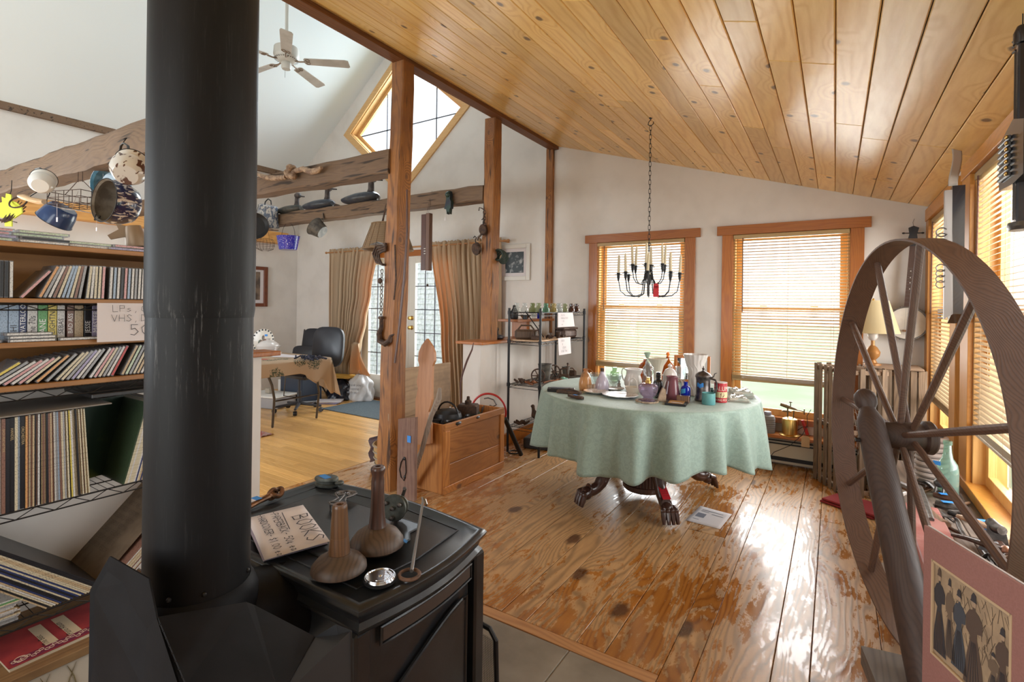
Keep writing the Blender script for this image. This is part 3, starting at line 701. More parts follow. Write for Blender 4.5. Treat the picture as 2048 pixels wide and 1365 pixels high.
def wire_shelf_x(parent, x0, x1, y0, y1, z, name='wire_shelf', mat=None, st=.05, wires=True):
    m = MB()
    for x in (x0, x1): truss(m, x, y0, y1, z, st=st)
    for y in (y0, y1): m.tube([(x0, y, z), (x1, y, z)], .003, 6); m.tube([(x0, y, z-.028), (x1, y, z-.028)], .0026, 6)
    if wires:
        n = int((y1-y0)/.025)
        for k in range(1, n): m.tube([(x0, y0+(y1-y0)*k/n, z+.001), (x1, y0+(y1-y0)*k/n, z+.001)], .0013, 4)
        for q in (.33, .66): m.tube([(x0+(x1-x0)*q, y0, z-.003), (x0+(x1-x0)*q, y1, z-.003)], .0025, 5)
    return m.build(name, mat or M_wire, parent, world=True)
for z in (1.036, .636, .265): wire_shelf_x(rack, SX-SD, SX-.005, SY0-.04, SY1+.03, z)
m = MB(); truss(m, SX+.002, SY0, SY1, 1.334, h=.022); m.build('wire_edge', M_wire, rack, world=True)

def smat(c):
    k = 'spine_%d_%d_%d' % tuple(int(q*255) for q in c)
    return pbr(k, c, .35, col2=tuple(max(0, q*.55) for q in c), nscale=240, lo=.52, hi=.62)
M_jewel = glass('clear_case_plastic', (.82, .84, .86), .05, a=.45, tint=(.35, .35, .37))
PAL = dict(white=(.62, .61, .60), cream=(.60, .54, .40), grey=(.33, .34, .36), pale_blue=(.34, .44, .58), pink=(.60, .33, .34), black=(.02, .02, .025), brown=(.24, .13, .10),
           red=(.45, .06, .06), yellow=(.68, .55, .12), lilac=(.36, .33, .50), orange=(.62, .33, .14), green=(.12, .35, .12), tan=(.50, .38, .24), navy=(.03, .045, .14), pale_green=(.50, .60, .46))
def cdcase(y, z, lean, col, lab, grp, name='disc_case', h=.1245, w=.0103, depth=.14, x=None, inset=0., mats=None):
    """disc case standing on z, spine to the room, leaning by lean (radians, top toward +Y)"""
    t = thing(name, lab, 'disc case' if name == 'disc_case' else 'video case' if name == 'video_case' else 'record' if name == 'record_sleeve' else 'magazine', (x if x is not None else SX-.012-inset, y, z), 0, grp, rot=(-lean, 0, 0))
    m = MB(); m.box((-depth/2-.001, 0, h/2), (depth, w*.96, h), b=.0008 if w > .006 else 0); m.build('case' if 'case' in name else 'sleeve', mats or (M_jewel if name == 'disc_case' else smat(PAL[col])), t)
    if name == 'disc_case':
        m = MB(); m.box((-.0003, 0, h/2), (.0016, w*.66, h*.94)); m.build('spine_label', smat(PAL[col]), t)
    return t
# row one, standing on the second board
rn = random.Random(21)
seq1 = ['white', 'black', 'black', 'white', None, 'pink!', None, 'orange', 'grey', 'white', 'brown', 'cream', 'pale_blue', 'pale_blue', 'cream', 'brown', 'grey', None, 'cream', 'white', 'cream', 'cream', 'pink', None, 'white', 'pale_blue', 'white', 'black', 'pink', 'pale_blue', 'white', 'grey', 'white', 'white', 'grey', 'white', 'orange', 'white', 'pale_blue', 'white', 'white', 'grey', 'lilac', 'white', 'cream', 'pale_blue', 'black', 'white', 'red', 'white']
y = .488; i = 0
for c in seq1:
    u = (y-.49)/.42
    lean = 0 if u < .1 else math.radians(26-24*min(1, max(0, (u-.2)/.42)))
    if c is None: y += .012 if u > .1 else .006; continue
    if c == 'pink!':
        cdcase(y, 1.352, math.radians(38), 'pink', 'pink spined disc case leaning alone in the gap of the upper disc row', None); y += .036; continue
    if y > SY1-.02: break
    cdcase(y, 1.352+.005*math.sin(lean), lean, c, '%s spined disc case, %s along the upper disc row from its open end' % (c.replace('_', ' '), ordn(i)), 'disc cases in the upper row')
    y += .0112/math.cos(lean)+rn.uniform(0, .0008); i += 1
# row three, leaning, on the lowest board
seq3 = ['yellow', 'grey', 'white', 'pink', 'white', 'pink', 'cream', None, 'orange', None, 'grey', None, 'cream', 'cream', 'grey', 'lilac', 'white', 'grey', None, 'white', 'pink', 'cream', 'grey', 'white', 'red', None, None, 'tan', 'pale_green', 'grey', 'cream', 'tan', 'white', 'grey', 'pale_blue', None, 'pink', 'cream', 'white', 'pale_blue', 'tan', 'white', 'grey', 'white', 'cream', 'red', 'white', 'tan']
y = .448; i = 0
for c in seq3:
    u = (y-.49)/.42
    lean = math.radians(54-30*min(1, max(0, u/.75)))
    if c is None: y += .010; continue
    if y > SY1-.08: break
    cdcase(y, 1.0585+.0052*math.sin(lean), lean, c, '%s spined disc case, %s along the slanting lower disc row' % (c.replace('_', ' '), ordn(i)), 'disc cases in the slanting lower row')
    y += .0112/math.cos(lean)+.0006; i += 1
# row two: video cases, with flat disc cases lying in front of them
vid = [(.500, 'pale_blue', .026, ''), (.527, 'pale_blue', .026, 'SHI'), (.553, 'navy', .020, 'WATERLOO'), (.574, 'white', .027, 'the 70s'), (.602, 'green', .026, 'JANE'), (.629, 'yellow', .024, 'LIGHTN'), (.654, 'white', .022, 'SEBAS'),
       (.682, 'brown', .020, 'BAD ASS'), (.703, 'tan', .027, ''), (.732, 'black', .022, 'JESSE'), (.755, 'lilac', .024, 'MASTER'), (.780, 'red', .026, 'AWAY'), (.808, 'white', .026, ''), (.835, 'black', .026, ''), (.862, 'grey', .026, ''), (.889, 'navy', .026, ''), (.916, 'white', .026, '')]
for k, (y, c, wd, txt) in enumerate(vid):
    up = .125 if y > .67 else .125
    t = thing('video_case', '%s spined video case%s, %s in the row under the wire edge' % (c.replace('_', ' '), ' with upright lettering' if txt else '', ordn(k)), 'video case', (SX-.055, y+wd/2, 1.2035), 0, 'video cases on the middle board')
    m = MB(); m.box((-.09, 0, .0625), (.18, wd-.001, .125), b=.001); m.build('case', smat(PAL[c]), t)
    if txt:
        lc = (.85, .85, .85) if c in ('navy', 'brown', 'black', 'lilac', 'red', 'green') else (.05, .05, .06)
        T = Matrix.Translation((.0006, wd*.30, .02)) @ Matrix(((0, 0, 1, 0), (0, -1, 0, 0), (1, 0, 0, 0), (0, 0, 0, 1)))
        # lettering climbs the spine
        T = Matrix.Translation((.0006, wd*.28, .022)) @ Matrix(((0, 0, 1, 0), (0, -1, 0, 0), (1, 0, 0, 0), (0, 0, 0, 1))).to_4x4()
        type_text(txt, wd*.95, T, sx=min(1, .1/(len(txt)*wd*.62))).build('lettering', pbr('ink_%d' % int(lc[0]*100), lc, .5), t)
fl = [(.455, .52, 1.2035), (.514, .609, 1.2035), (.509, .604, 1.2142), (.612, .705, 1.2035)]
for k, (y0, y1, z) in enumerate([(.40, .502, 1.2035), (.514, .640, 1.2035), (.514, .640, 1.2145), (.506, .630, 1.2255), (.643, .770, 1.2035), (.773, .900, 1.2035)]):
    t = thing('disc_case', 'white edged disc case lying flat before the videos, %s of the flat ones' % ordn(k), 'disc case', (SX-.004, (y0+y1)/2, z), 0, 'disc cases lying flat on the middle board')
    m = MB(); m.box((-.025, 0, .0052), (.05, y1-y0-.002, .0102), b=.0008); m.build('case', M_jewel, t)
    m = MB(); m.box((.0002, 0, .0052), (.0012, y1-y0-.012, .0066)); m.build('spine_label', smat(PAL['white']), t)
# flat cases scattered in low stacks on the top
rn = random.Random(8); k = 0
for (y, n) in ((.33, 4), (.46, 4), (.60, 4), (.735, 2), (.865, 2), (.99, 2), (1.12, 2)):
    for q in range(n):
        dy = rn.uniform(-.012, .012); dx = rn.uniform(-.01, .005); c = rn.choice(['black', 'white', 'grey', 'pale_green', 'pink', 'white', 'black', 'lilac'])
        if y == .46 and q == 3: c = 'pink'
        t = thing('disc_case', '%s spined disc case lying flat on the cabinet top, %s of those on top' % (c.replace('_', ' '), ordn(k)), 'disc case', (SX-.008+dx, y+dy, 1.5405+q*.0106), 0, 'disc cases stacked flat on the cabinet top'); k += 1
        m = MB(); m.box((-.062, 0, .0052), (.124, .138, .0102), b=.0008); m.build('case', M_jewel, t)
        m = MB(); m.box((.0002, 0, .0052), (.0012, .126, .0064)); m.build('spine_label', smat(PAL[c]), t)
# records: upright row
cols4 = ['cream', 'cream', 'cream', 'white', 'brown', 'black', 'black', 'cream', 'pale_blue', 'black', 'orange', 'brown', 'cream', 'brown', 'tan', 'black', 'brown', 'white', 'black', 'tan', 'brown', 'tan', 'black', 'brown', 'tan', 'brown', 'white', 'grey', 'pale_blue', 'brown', 'cream', 'grey', 'tan', 'cream', 'black', 'yellow', 'white', 'tan', 'cream', 'black', 'tan', 'cream', 'brown', 'cream', 'tan', 'cream']
wd4 = [.010, .012, .010, .010, .009, .010, .012, .008, .006, .012, .005]
y = .462; rn = random.Random(5)
for k, c in enumerate(cols4):
    wd = wd4[k] if k < len(wd4) else rn.choice([.0038, .0042, .005, .006])
    if y > .805: break
    lean = math.radians(-.5-4.5*max(0, (y-.6)/.2))
    t = thing('record_sleeve', '%s spined record sleeve, %s of the upright row under the grey board' % (c.replace('_', ' '), ordn(k)), 'record', (SX-.006+rn.uniform(-.006, .002), y+wd/2, .638), 0, 'record sleeves standing upright', rot=(-lean, 0, 0))
    m = MB(); m.box((-.157, 0, .1575+rn.uniform(-.001, .001)), (.314, wd*.94, .314)); m.build('sleeve', smat(PAL[c]), t)
    if k in (2, 4, 6, 9):
        txt = {2: 'BEETHOVEN EDITION', 4: 'BACH AND HIS TIME', 6: 'HANDEL', 9: 'ORCHESTRA'}[k]
        T = Matrix.Translation((.0008, -wd*.28, .28)) @ Matrix(((0, 0, 1, 0), (0, 1, 0, 0), (-1, 0, 0, 0), (0, 0, 0, 1))).to_4x4()
        type_text(txt, wd*.9, T).build('lettering', pbr('gilt_ink' if k > 2 else 'black_ink', (.5, .38, .2) if k > 2 else (.03, .03, .03), .5), t)
    y += wd+.0003
# the dark cover and leaning records behind
rn = random.Random(15); y = .845
for k in range(13):
    c = rn.choice(['cream', 'tan', 'white', 'cream', 'brown', 'navy', 'white', 'tan']); wd = .0046; lean = math.radians(14)
    if k == 0: PAL['dark_green'] = (.035, .06, .03); c = 'dark_green'
    t = thing('record_sleeve', '%s spined record sleeve leaning beside the dark green cover, %s from it' % (c.replace('_', ' '), ordn(k)), 'record', (SX-.008, y, .638), 0, 'record sleeves leaning beside the upright row', rot=(-lean, 0, 0))
    m = MB(); m.box((-.157, 0, .1575), (.314, wd*.94, .314)); m.build('sleeve', smat(PAL[c]), t); y += wd/math.cos(lean)+.0004
m = MB(); m.box((0, 0, .157), (.004, .18, .31)); o = m.build('record_sleeve', pbr('dark_green_cover', (.015, .03, .02), .3, col2=(.10, .13, .02), nscale=6, lo=.5, hi=.7), None, loc=(SX-.2, .835, .638), rot=(0, 0, .3))
tag(o, 'dark green pictured record cover facing out beside the leaning sleeves', 'record')
m = MB(); m.bb((SX-.30, .40, .957), (SX+.005, .80, .962), b=.001); tag(m.build('thin_board', pbr('grey_board', (.22, .20, .18), .7), None, loc=(SX-.15, .6, .957), world=True), 'thin grey board lying on top of the upright records', 'board')
m = MB(); m.bb((SX-.28, .74, .985), (SX-.0, 1.16, 1.0), b=.002); tag(m.build('black_tray', pbr('black_plastic', (.02, .02, .022), .35), None, loc=(SX-.15, .95, .985), world=True, rot=None), 'flat black box lid lying over the leaning records', 'lid')
# lower wire shelf: magazines leaning left, records leaning right
rn = random.Random(33); n = 22
for k in range(n):
    lean = math.radians(-49+k*.15); c = rn.choice(['black', 'cream', 'tan', 'white', 'navy', 'tan', 'black', 'cream']); wd = .0050
    if k < 3: c = 'black'
    yb = .790-k*.0080
    t = thing('record_sleeve', '%s edged sleeve slumped on the lower wire shelf, %s from the pile top' % (c.replace('_', ' '), ordn(k)), 'record', (SX-.006, yb, .270), 0, 'record sleeves slumped on the lower wire shelf', rot=(-lean, 0, 0))
    m = MB(); m.box((-.157, 0, .195), (.312, wd*.92, .39)); m.build('sleeve', smat(PAL[c]), t)
rn = random.Random(34)
for k in range(11):
    lean = math.radians(47); c = rn.choice(['cream', 'tan', 'white', 'brown', 'tan', 'black']); wd = .0046
    if k == 0: c = 'brown'
    yb = .80+k*.0075
    t = thing('record_sleeve', '%s edged record sleeve on the lower wire shelf, %s from the handwritten cover' % (c, ordn(k)), 'record', (SX-.008, yb, .272), 0, 'record sleeves leaning toward the stove', rot=(-lean, 0, 0))
    m = MB(); m.box((-.157, 0, .157), (.312, wd*.92, .314)); m.build('sleeve', smat(PAL[c]), t)
# big brown handwritten cover behind, leaning
t = thing('record_cover', 'large brown cover with handwriting leaning between the two piles of records', 'record', (SX-.09, .775, .272), 0, None, rot=(-math.radians(45), 0, 0))
m = MB(); m.box((-.10, 0, .2), (.30, .006, .40)); m.build('sleeve', pbr('brown_card_cover', (.17, .125, .085), .8, col2=(.12, .085, .055), nscale=9), t)
m = MB(); rn = random.Random(2)
T = Matrix.Translation((-.22, -.0034, .3)) @ Matrix(((1, 0, 0, 0), (0, 0, -1, 0), (0, 1, 0, 0), (0, 0, 0, 1))).to_4x4()
for r in range(8): write(m, 'RECORDS RECORDS'[r % 3:][:12], T @ TR((0, -r*.03, 0)), .016, rnd=rn, lift=.0004)
m.build('handwriting', pbr('brown_ink', (.06, .04, .03), .7), t)
# stack of magazines under the slumped records
rn = random.Random(6)
for k in range(12):
    c = rn.choice(['white', 'pale_green', 'white', 'cream', 'grey', 'white'])
    t = thing('magazine', '%s magazine stacked on the lower wire shelf, %s from the bottom' % (c.replace('_', ' '), ordn(k)), 'magazine', (SX-.01+rn.uniform(-.01, .006), (.41+rn.uniform(-.012, .012)), .268+k*.0062), 0, 'magazines stacked on the lower wire shelf')
    m = MB(); m.box((-.11, 0, .003), (.22, .28, .0056), b=.0008); m.build('pages', smat(PAL[c]), t)
    m = MB(); m.box((-.11, 0, .0060), (.221, .281, .0003)); m.build('cover', smat(PAL[rn.choice(['green', 'white', 'grey', 'tan'])]), t)
# wooden crate with the red songbook on it
M_crate2 = wood('grey_brown_crate_wood', (.30, .18, .08), (.16, .08, .035), 1, 1, rings=45, rough=.7, stain=(.12, .06, .03))
# top plane about 0.15 high, beneath the wire shelf front
t = thing('wooden_crate', 'low wooden crate with painted leaf sprays under the lower wire shelf', 'crate', (-2.40, .68, 0))
m = MB(); m.bb((-2.62, .30, .118), (-2.17, 1.02, .148), b=.003); m.build('lid', M_crate2, t, world=True)
m = MB(); m.bb((-2.61, .32, 0), (-2.185, 1.0, .118)); m.build('body', pbr('cream_painted_board', (.50, .45, .38), .7), t, world=True)
m = MB()
for k in range(7):
    y = .50+k*.035; m.tube([(-2.183, y, .005), (-2.183, y+.012*(-1)**k, .06), (-2.183, y+.03*(-1)**k, .105)], [.004, .003, .001], 5, flat=.3)
m.build('painted_spray', pbr('olive_paint', (.18, .14, .06), .7), t, world=True)
bk = thing('songbook', 'red old songbook with pale title bands and ornate purple border', 'book', (-2.34, .67, .148), math.radians(2))
m = MB(); m.box((0, 0, .006), (.23, .33, .012), b=.001); m.build('pages', pbr('book_pages', (.55, .48, .36), .8), bk)
m = MB(); m.box((0, 0, .0128), (.234, .334, .0015)); m.build('cover', pbr('faded_red_cover', (.36, .045, .05), .6, col2=(.26, .03, .04), nscale=12), bk)
m = MB()
for dy, w in ((-.045, .034), (.020, .036)): m.box((-.01, dy, .0142), (.165, w, .0012))
m.build('title_band', pbr('cream_band', (.55, .46, .33), .7), bk)
M_pur = pbr('purple_ink', (.16, .02, .06), .7); M_cr = pbr('cream_ink', (.55, .40, .32), .7)
m = MB(); m.box((.092, 0, .0142), (.036, .31, .0010)); m.build('border', M_pur, bk)
m = MB(); rn = random.Random(3)
for k in range(26):
    y = -.148+k*.0118; m.torus((.092+.008*math.sin(k*1.9), y, .0152), .0065, .0011, n=10, m=4)
m.torus((.088, -.13, .0152), .016, .0015, n=16, m=4); m.build('scrollwork', M_cr, bk)
T = Matrix.Translation((.06, -.052, .0150)) @ TR((0, 0, 0), (0, 0, PI))
for dy, s in ((-.050, 'The Best'), (.014, 'Piano Album')):
    type_text(s, .026, Matrix.Translation((.07, dy, .0151)) @ TR((0, 0, 0), (0, 0, PI)), sx=.9).build('title_lettering', pbr('black_ink', (.03, .03, .03), .5), bk)
# price sign taped to the shelf edge
sg = thing('price_sign', "white paper sign reading LP's, CD's, VHS, DVD's 50 cents on the shelf front", 'sign', (SX+.012, .905, 1.27))
m = MB(); m.add([(.0, -.157, .068), (0, .157, .068), (.004, .157, -.078), (.012, -.160, -.076)], [(0, 1, 2, 3)]); o = m.build('paper', pbr('white_paper', (.66, .61, .62), .85), sg); o.modifiers.new('s', 'SOLIDIFY').thickness = .0006
TS = Matrix.Translation((.0085, 0, 0)) @ Matrix(((0, 0, 1, 0), (1, 0, 0, 0), (0, 1, 0, 0), (0, 0, 0, 1))).to_4x4()
M_ink = pbr('marker_ink', (.02, .018, .03), .6)
m = MB(); r_ = random.Random(1)
write(m, "LPs, CD's", TS @ TR((-.112, .036, 0)), .024, rnd=r_); write(m, "VHS, DVD's", TS @ TR((-.115, -.001, 0)), .025, rnd=r_); write(m, "50c", TS @ TR((-.055, -.055, 0)), .040, wdt=.05, rnd=r_)
m.build('handwriting', M_ink, sg)
# ================================================ stove, pipe and what lies on the stove
M_cast = pbr('black_cast_iron', (.009, .010, .012), .30, col2=(.015, .017, .020), nscale=12, bump=.25, bscale=400, bdist=.0006, spec=.5)
M_sheet = pbr('black_sheet_steel', (.004, .004, .005), .55, spec=.14, col2=(.009, .009, .011), nscale=5, bump=.05, bscale=200)
M_pipe, nt, b = newmat('painted_black_pipe')
tc = _n(nt, 'ShaderNodeTexCoord'); mp = _n(nt, 'ShaderNodeMapping'); mp.inputs['Scale'].default_value = (40, 40, 2); nt.links.new(tc.outputs['Object'], mp.inputs[0])
sz = _n(nt, 'ShaderNodeSeparateXYZ'); nt.links.new(tc.outputs['Object'], sz.inputs[0]); band = _ramp(nt, _math(nt, 'ABSOLUTE', _math(nt, 'SUBTRACT', sz.outputs[2], .555)), [(.05, 1.), (.12, .12)])
sc_ = _math(nt, 'MULTIPLY', _ramp(nt, _noise(nt, mp.outputs[0], 4, 6, .8), [(.56, 0.), (.66, 1.)]), band)
nt.links.new(_mix(nt, _math(nt, 'MULTIPLY', sc_, .6), (.007, .007, .008), (.16, .16, .16)), b.inputs['Base Color']); b.inputs['Roughness'].default_value = .5; b.inputs['Specular IOR Level'].default_value = .22
PC = at(400, 900, d=1.088); PX, PY = PC.x, PC.y
zj = at(400, 607, d=1.0).z
t = thing('stovepipe', 'large black stovepipe rising in front of the record shelves', 'stovepipe', (PX, PY, .72))
m = MB(); m.lathe([(.1, zj-.03-.72), (.1025, zj-.012-.72), (.1025, 3.4-.72)], 48); m.build('upper_section', M_pipe, t)
m = MB(); m.lathe([(.0995, .025), (.0995, zj-.72)], 48); m.build('lower_section', M_pipe, t)
m = MB(); m.lathe([(.117, -.12), (.117, .0), (.108, .022), (.101, .030)], 40); m.build('collar', M_sheet, t)
m = MB()
for a in (-20, -55, 40, 160):
    a = math.radians(a); m.ball((.1*math.cos(a), .1*math.sin(a), .045), .005, 8)
m.build('screw', M_blk, t)
m = MB(); m.tube([(0, 0, -.10), (.02, .14, -.10), (.03, .26, -.11)], [.10, .10, .10], 24); m.build('elbow', M_sheet, t)

st = thing('stove', 'black cast iron stove with arched side panel beneath the wooden darners', 'stove', (-1.18, .95, 0))
ZT = .72
def outline(e, bow=.030, x0=-1.545, x1=-.822, y0=.715, y1=1.165, n=14):
    ol = []
    for k in range(n+1):
        s = k/n; ol.append((x1+e*1.0+bow*math.sin(PI*s), y0-e+(y1-y0+2*e)*s))
    for k in range(n+1):
        s = k/n; ol.append((x1+e-(x1-x0+2*e)*s, y1+e+.035*math.sin(PI*s)))
    ol += [(x0-e, y1+e), (x0-e, y0-e)]
    out = []
    for p in ol:
        if not out or (abs(p[0]-out[-1][0])+abs(p[1]-out[-1][1])) > 1e-4: out.append(p)
    return out
m = MB(); prof = [(-.030, -.075), (-.012, -.068), (-.006, -.055), (-.014, -.045), (-.010, -.030), (.0, -.018), (.003, -.008), (-.002, -.0015), (-.010, 0), (-.016, -.0008), (-.020, -.004)]
rings = [outline(e) for e, _ in prof]; n = len(rings[0]); vs = []; fs = []
for r, (_, z) in zip(rings, prof): vs += [(x, y, ZT+z) for x, y in r]
for j in range(len(prof)-1):
    for k in range(n): fs.append((j*n+k, j*n+(k+1) % n, (j+1)*n+(k+1) % n, (j+1)*n+k))
fs.append(tuple((len(prof)-1)*n+k for k in range(n))); fs.append(tuple(range(n))[::-1])
m.add(vs, fs, True); m.build('top_plate', M_cast, st, world=True, angle=50)
# raised lines on the top
def ridge(m, pts, r=.0022): m.tube([(x, y, ZT-.0036) for x, y in pts], r, 6, closed=True, flat=1.)
m = MB(); ridge(m, [(-1.49, .765), (-.885, .765), (-.868, .94), (-.885, 1.12), (-1.18, 1.15), (-1.49, 1.12)])
m.build('top_groove', M_blk, st, world=True)
m = MB(); pnl = [(-1.43, .81), (-1.00, .81), (-.985, .825), (-.985, .86), (-.955, .89), (-.955, 1.00), (-.985, 1.03), (-.985, 1.07), (-1.0, 1.085), (-1.40, 1.085), (-1.43, 1.06)]
m.prism(pnl, .005, TR((0, 0, ZT-.0035)), 0); m.build('lid_panel', M_cast, st, world=True)
m = MB(); m.tube([(x, y, ZT-.0032) for x, y in pnl], .003, 6, closed=True); m.build('lid_seam', M_blk, st, world=True)
m = MB(); o_ = outline(-.035, bow=.02); vs = [(x, y, 0.08) for x, y in o_]+[(x, y, ZT-.06) for x, y in o_]; n = len(o_)
m.add(vs, [(k, (k+1) % n, n+(k+1) % n, n+k) for k in range(n)]+[tuple(range(n))[::-1], tuple(range(n, 2*n))], True); m.build('body', M_cast, st, world=True, angle=30)
m = MB(); m.bb((-1.48, .78, 0), (-.90, 1.10, .085), b=.01); m.build('pedestal', M_cast, st, world=True)
# corner column and side panel with its slot
m = MB()
for y in (.745, 1.165): m = MB(); m.bb((-.872, y-.022, .09), (-.838, y+.022, ZT-.07), b=.006); m.build('corner_post', M_cast, st, world=True)
XS = -.834
def side(y): return -.857+.020*math.sin(PI*(y-.75)/.41)+.006
m = MB()
m.grid(lambda u, v: (side(.80+.32*u)+.0045, .80+.32*u, .598+.030*v), 12, 1); m.build('air_slot', M_dark, st, world=True)
m = MB(); fr = [(.795+.33*k/10, .632) for k in range(11)]+[(1.125-.33*k/10, .593) for k in range(11)]
m.tube([(side(y)+.004, y, z) for y, z in fr], .004, 6, closed=True); m.build('slot_rim', M_cast, st, world=True)
m = MB(); arch = [(.82, .14)]+[(.82+.28*k/12, .46+.10*math.sin(PI*.5*min(1, (k)/11.))) for k in range(13)]+[(1.10, .14)]
m.tube([(side(y)+.004, y, z) for y, z in arch], .005, 6, closed=True); m.build('arched_moulding', M_cast, st, world=True)
m = MB(); m.grid(lambda u, v: (side(.825+.27*u)+.004, .825+.27*u, .145+(.31+.095*math.sin(PI*.5*min(1, (12*u)/11.)))*v), 12, 6); m.build('arched_panel', M_cast, st, world=True)
# folded sheet shield at the back
hs = thing('heat_shield', 'folded black sheet metal shield around the foot of the stovepipe', 'shield', (-1.0, .45, 0))
def plate(name, pts, th=.003, mat=M_sheet):
    m = MB(); P = [Vector(p) for p in pts]; c = sum(P, Vector())/len(P); nrm = Vector((0, 0, 0))
    for a, b2 in zip(P, P[1:]+P[:1]): nrm += (a-c).cross(b2-c)
    nrm.normalize(); n = len(P); vs = [p+nrm*th/2 for p in P]+[p-nrm*th/2 for p in P]
    m.add(vs, [tuple(range(n)), tuple(range(n, 2*n))[::-1]]+[(k, n+k, n+(k+1) % n, (k+1) % n) for k in range(n)]); return m.build(name, mat, hs, world=True)
q1 = at(221, 1113, d=.97); q2 = at(299, 1158, d=.90); q3 = at(315, 1236, d=.87); q4 = at(372, 1372, d=.78); q0 = at(182, 1180, d=.97); q00 = at(178, 1400, d=.93); q33 = at(330, 1400, d=.80)
plate('left_wing', [q1, q2, q3, q4+Vector((0, 0, -.03)), q33+Vector((0, 0, -.05)), q00, q0])
q5 = at(492, 1206, d=1.0); q6 = at(508, 1212, d=1.0); q7 = at(629, 1275, d=.95); q8 = at(560, 1400, d=.80)
plate('inner_wing', [q3, q5, q4])
plate('middle_wing', [q5, q6, q7, q8, q4])
q9 = at(671, 1250, d=.945); q10 = at(703, 1262, d=.95); q11 = at(706, 1420, d=.95)
plate('right_wing', [q7, q9, q10, q11, q8], mat=pbr('grey_black_sheet', (.020, .021, .024), .5))
for k in range(9): p = q3.lerp(q4, k/9.); m = MB(); m.box((0, 0, 0), (.003, .002, .001), Matrix.Translation(p)); m.build('perforation', M_blk, hs, world=True)
m = MB(); m.ball(at(620, 1296, d=.94), .004); m.ball(at(497, 1222, d=.985), .004); m.build('rivet', M_blk, hs, world=True)

# wooden darners
M_dk = wood('dark_turned_wood', (.075, .032, .02), (.028, .013, .01), 2, 1, rings=70, rough=.35, coat=.2)
M_mid = wood('brown_turned_wood', (.17, .082, .034), (.085, .038, .016), 2, 1, rings=70, rough=.4, coat=.15)
M_grey = wood('worn_brown_turned_wood', (.095, .058, .036), (.045, .026, .018), 2, 1, rings=60, rough=.5)
p = at(678, 1146, z=ZT); px = 1012*1/((_f.x*p.x+_f.y*p.y))
t = thing('hat_darner', 'wooden bell-shaped stomper with yellowish handle on the near stove edge', 'wooden tool', p)
r = 54/px
m = MB(); m.lathe([(0, 0), (r*.72, 0), (r, .010), (r*.98, .020), (r*.80, .033), (r*.5, .042), (r*.42, .047), (0, .047)], 32); m.build('base', M_grey, t)
m = MB(); m.lathe([(.0245, .045), (.0235, .06), (.021, .085), (.0205, .0855), (.0195, .12), (.0172, .152), (.0172, .156), (.015, .160), (.008, .160), (.007, .150), (0, .150)], 24); m.build('handle', M_mid, t)
p = at(754, 1098, z=ZT); px = 1012/((_f.x*p.x+_f.y*p.y)); r = 53/px
t = thing('hat_darner', 'wooden bell-shaped stomper with tall dark handle farther back on the stove', 'wooden tool', p)
m = MB(); m.lathe([(0, 0), (r*.75, 0), (r, .012), (r*.97, .024), (r*.78, .042), (r*.45, .055), (r*.36, .058), (0, .058)], 32); m.build('base', M_grey, t)
m = MB(); m.lathe([(.0235, .056), (.021, .066), (.0175, .10), (.0165, .14), (.0165, .175), (.0145, .188), (.0185, .202), (.0185, .207), (.015, .212), (.007, .212), (.006, .20), (0, .20)], 24); m.build('handle', M_dk, t)
m = MB(); m.box((.045, .02, .0445), (.03, .012, .001), TR((0, 0, 0), (0, .45, .4))); m.build('blue_tape', pbr('blue_tape', (.03, .22, .62), .6), t)
M_tape = MC['blue_tape']
# folded paper sign
A = at(606, 1013, z=ZT+.012); B = at(660, 1083, z=ZT+.014); D = at(529, 1121, z=ZT+.012); Cc = A+(D-B)
t = thing('price_sign', 'folded white paper sign with Books prices lying on the stove top', 'sign', A)
u_ = (B-A); v_ = (A-Cc); 
m = MB(); nseg = 8; vs = []
for i in range(nseg+1):
    for j in range(nseg+1):
        s, q = i/nseg, j/nseg; p = A+u_*s-v_*q; p.z += .006*math.sin(PI*s)*q+.004*(1-s); vs.append(p)
fs = [(i*(nseg+1)+j, i*(nseg+1)+j+1, (i+1)*(nseg+1)+j+1, (i+1)*(nseg+1)+j) for i in range(nseg) for j in range(nseg)]
m.add(vs, fs, True); 
M_paper = MC['white_paper']
o = m.build('top_leaf', M_paper, t, world=True); o.modifiers.new('s', 'SOLIDIFY').thickness = .0004
m = MB(); q = [A+u_*.0, A-v_*1.0, D+(B-D)*0, B]
m.add([(p.x, p.y, ZT+.0012) for p in (A+u_*.02, B+u_*-.06+(B-A)*.0, D-u_*.06, Cc+u_*.02)], [(0, 1, 2, 3)]); o = m.build('lower_leaf', pbr('lilac_paper', (.55, .48, .58), .85), t, world=True); o.modifiers.new('s', 'SOLIDIFY').thickness = .0004
ux, vy = u_.normalized(), None
nn = Vector((0, 0, 1)); vy = v_.normalized()
def paperT(s, q, dz=.0085): 
    p = A+u_*s-v_*q; p.z += dz
    return Matrix(((ux.x, vy.x, nn.x, p.x), (ux.y, vy.y, nn.y, p.y), (ux.z, vy.z, nn.z, p.z), (0, 0, 0, 1)))
Lw = u_.length; m = MB(); r_ = random.Random(4)
write(m, 'BOOKS', paperT(.30, .33), Lw*.155, wdt=.075, rnd=r_, gap=1.4)
write(m, 'I', paperT(.25, .40) @ TR((0, 0, 0), (0, 0, -PI/2)), Lw*.001)
write(m, '-PAPERBACK- 50c ea', paperT(.05, .62), Lw*.070, wdt=.11, rnd=r_, gap=1.0, jit=.18)
write(m, '-HARDCOVER- $1.00 ea', paperT(.04, .84), Lw*.066, wdt=.11, rnd=r_, gap=1.0, jit=.18)
m.box((Lw*.33, 0, .0006), (Lw*.46, .0022, .0002), paperT(.02, .42) @ TR((0, 0, 0), (0, 0, -.05)))
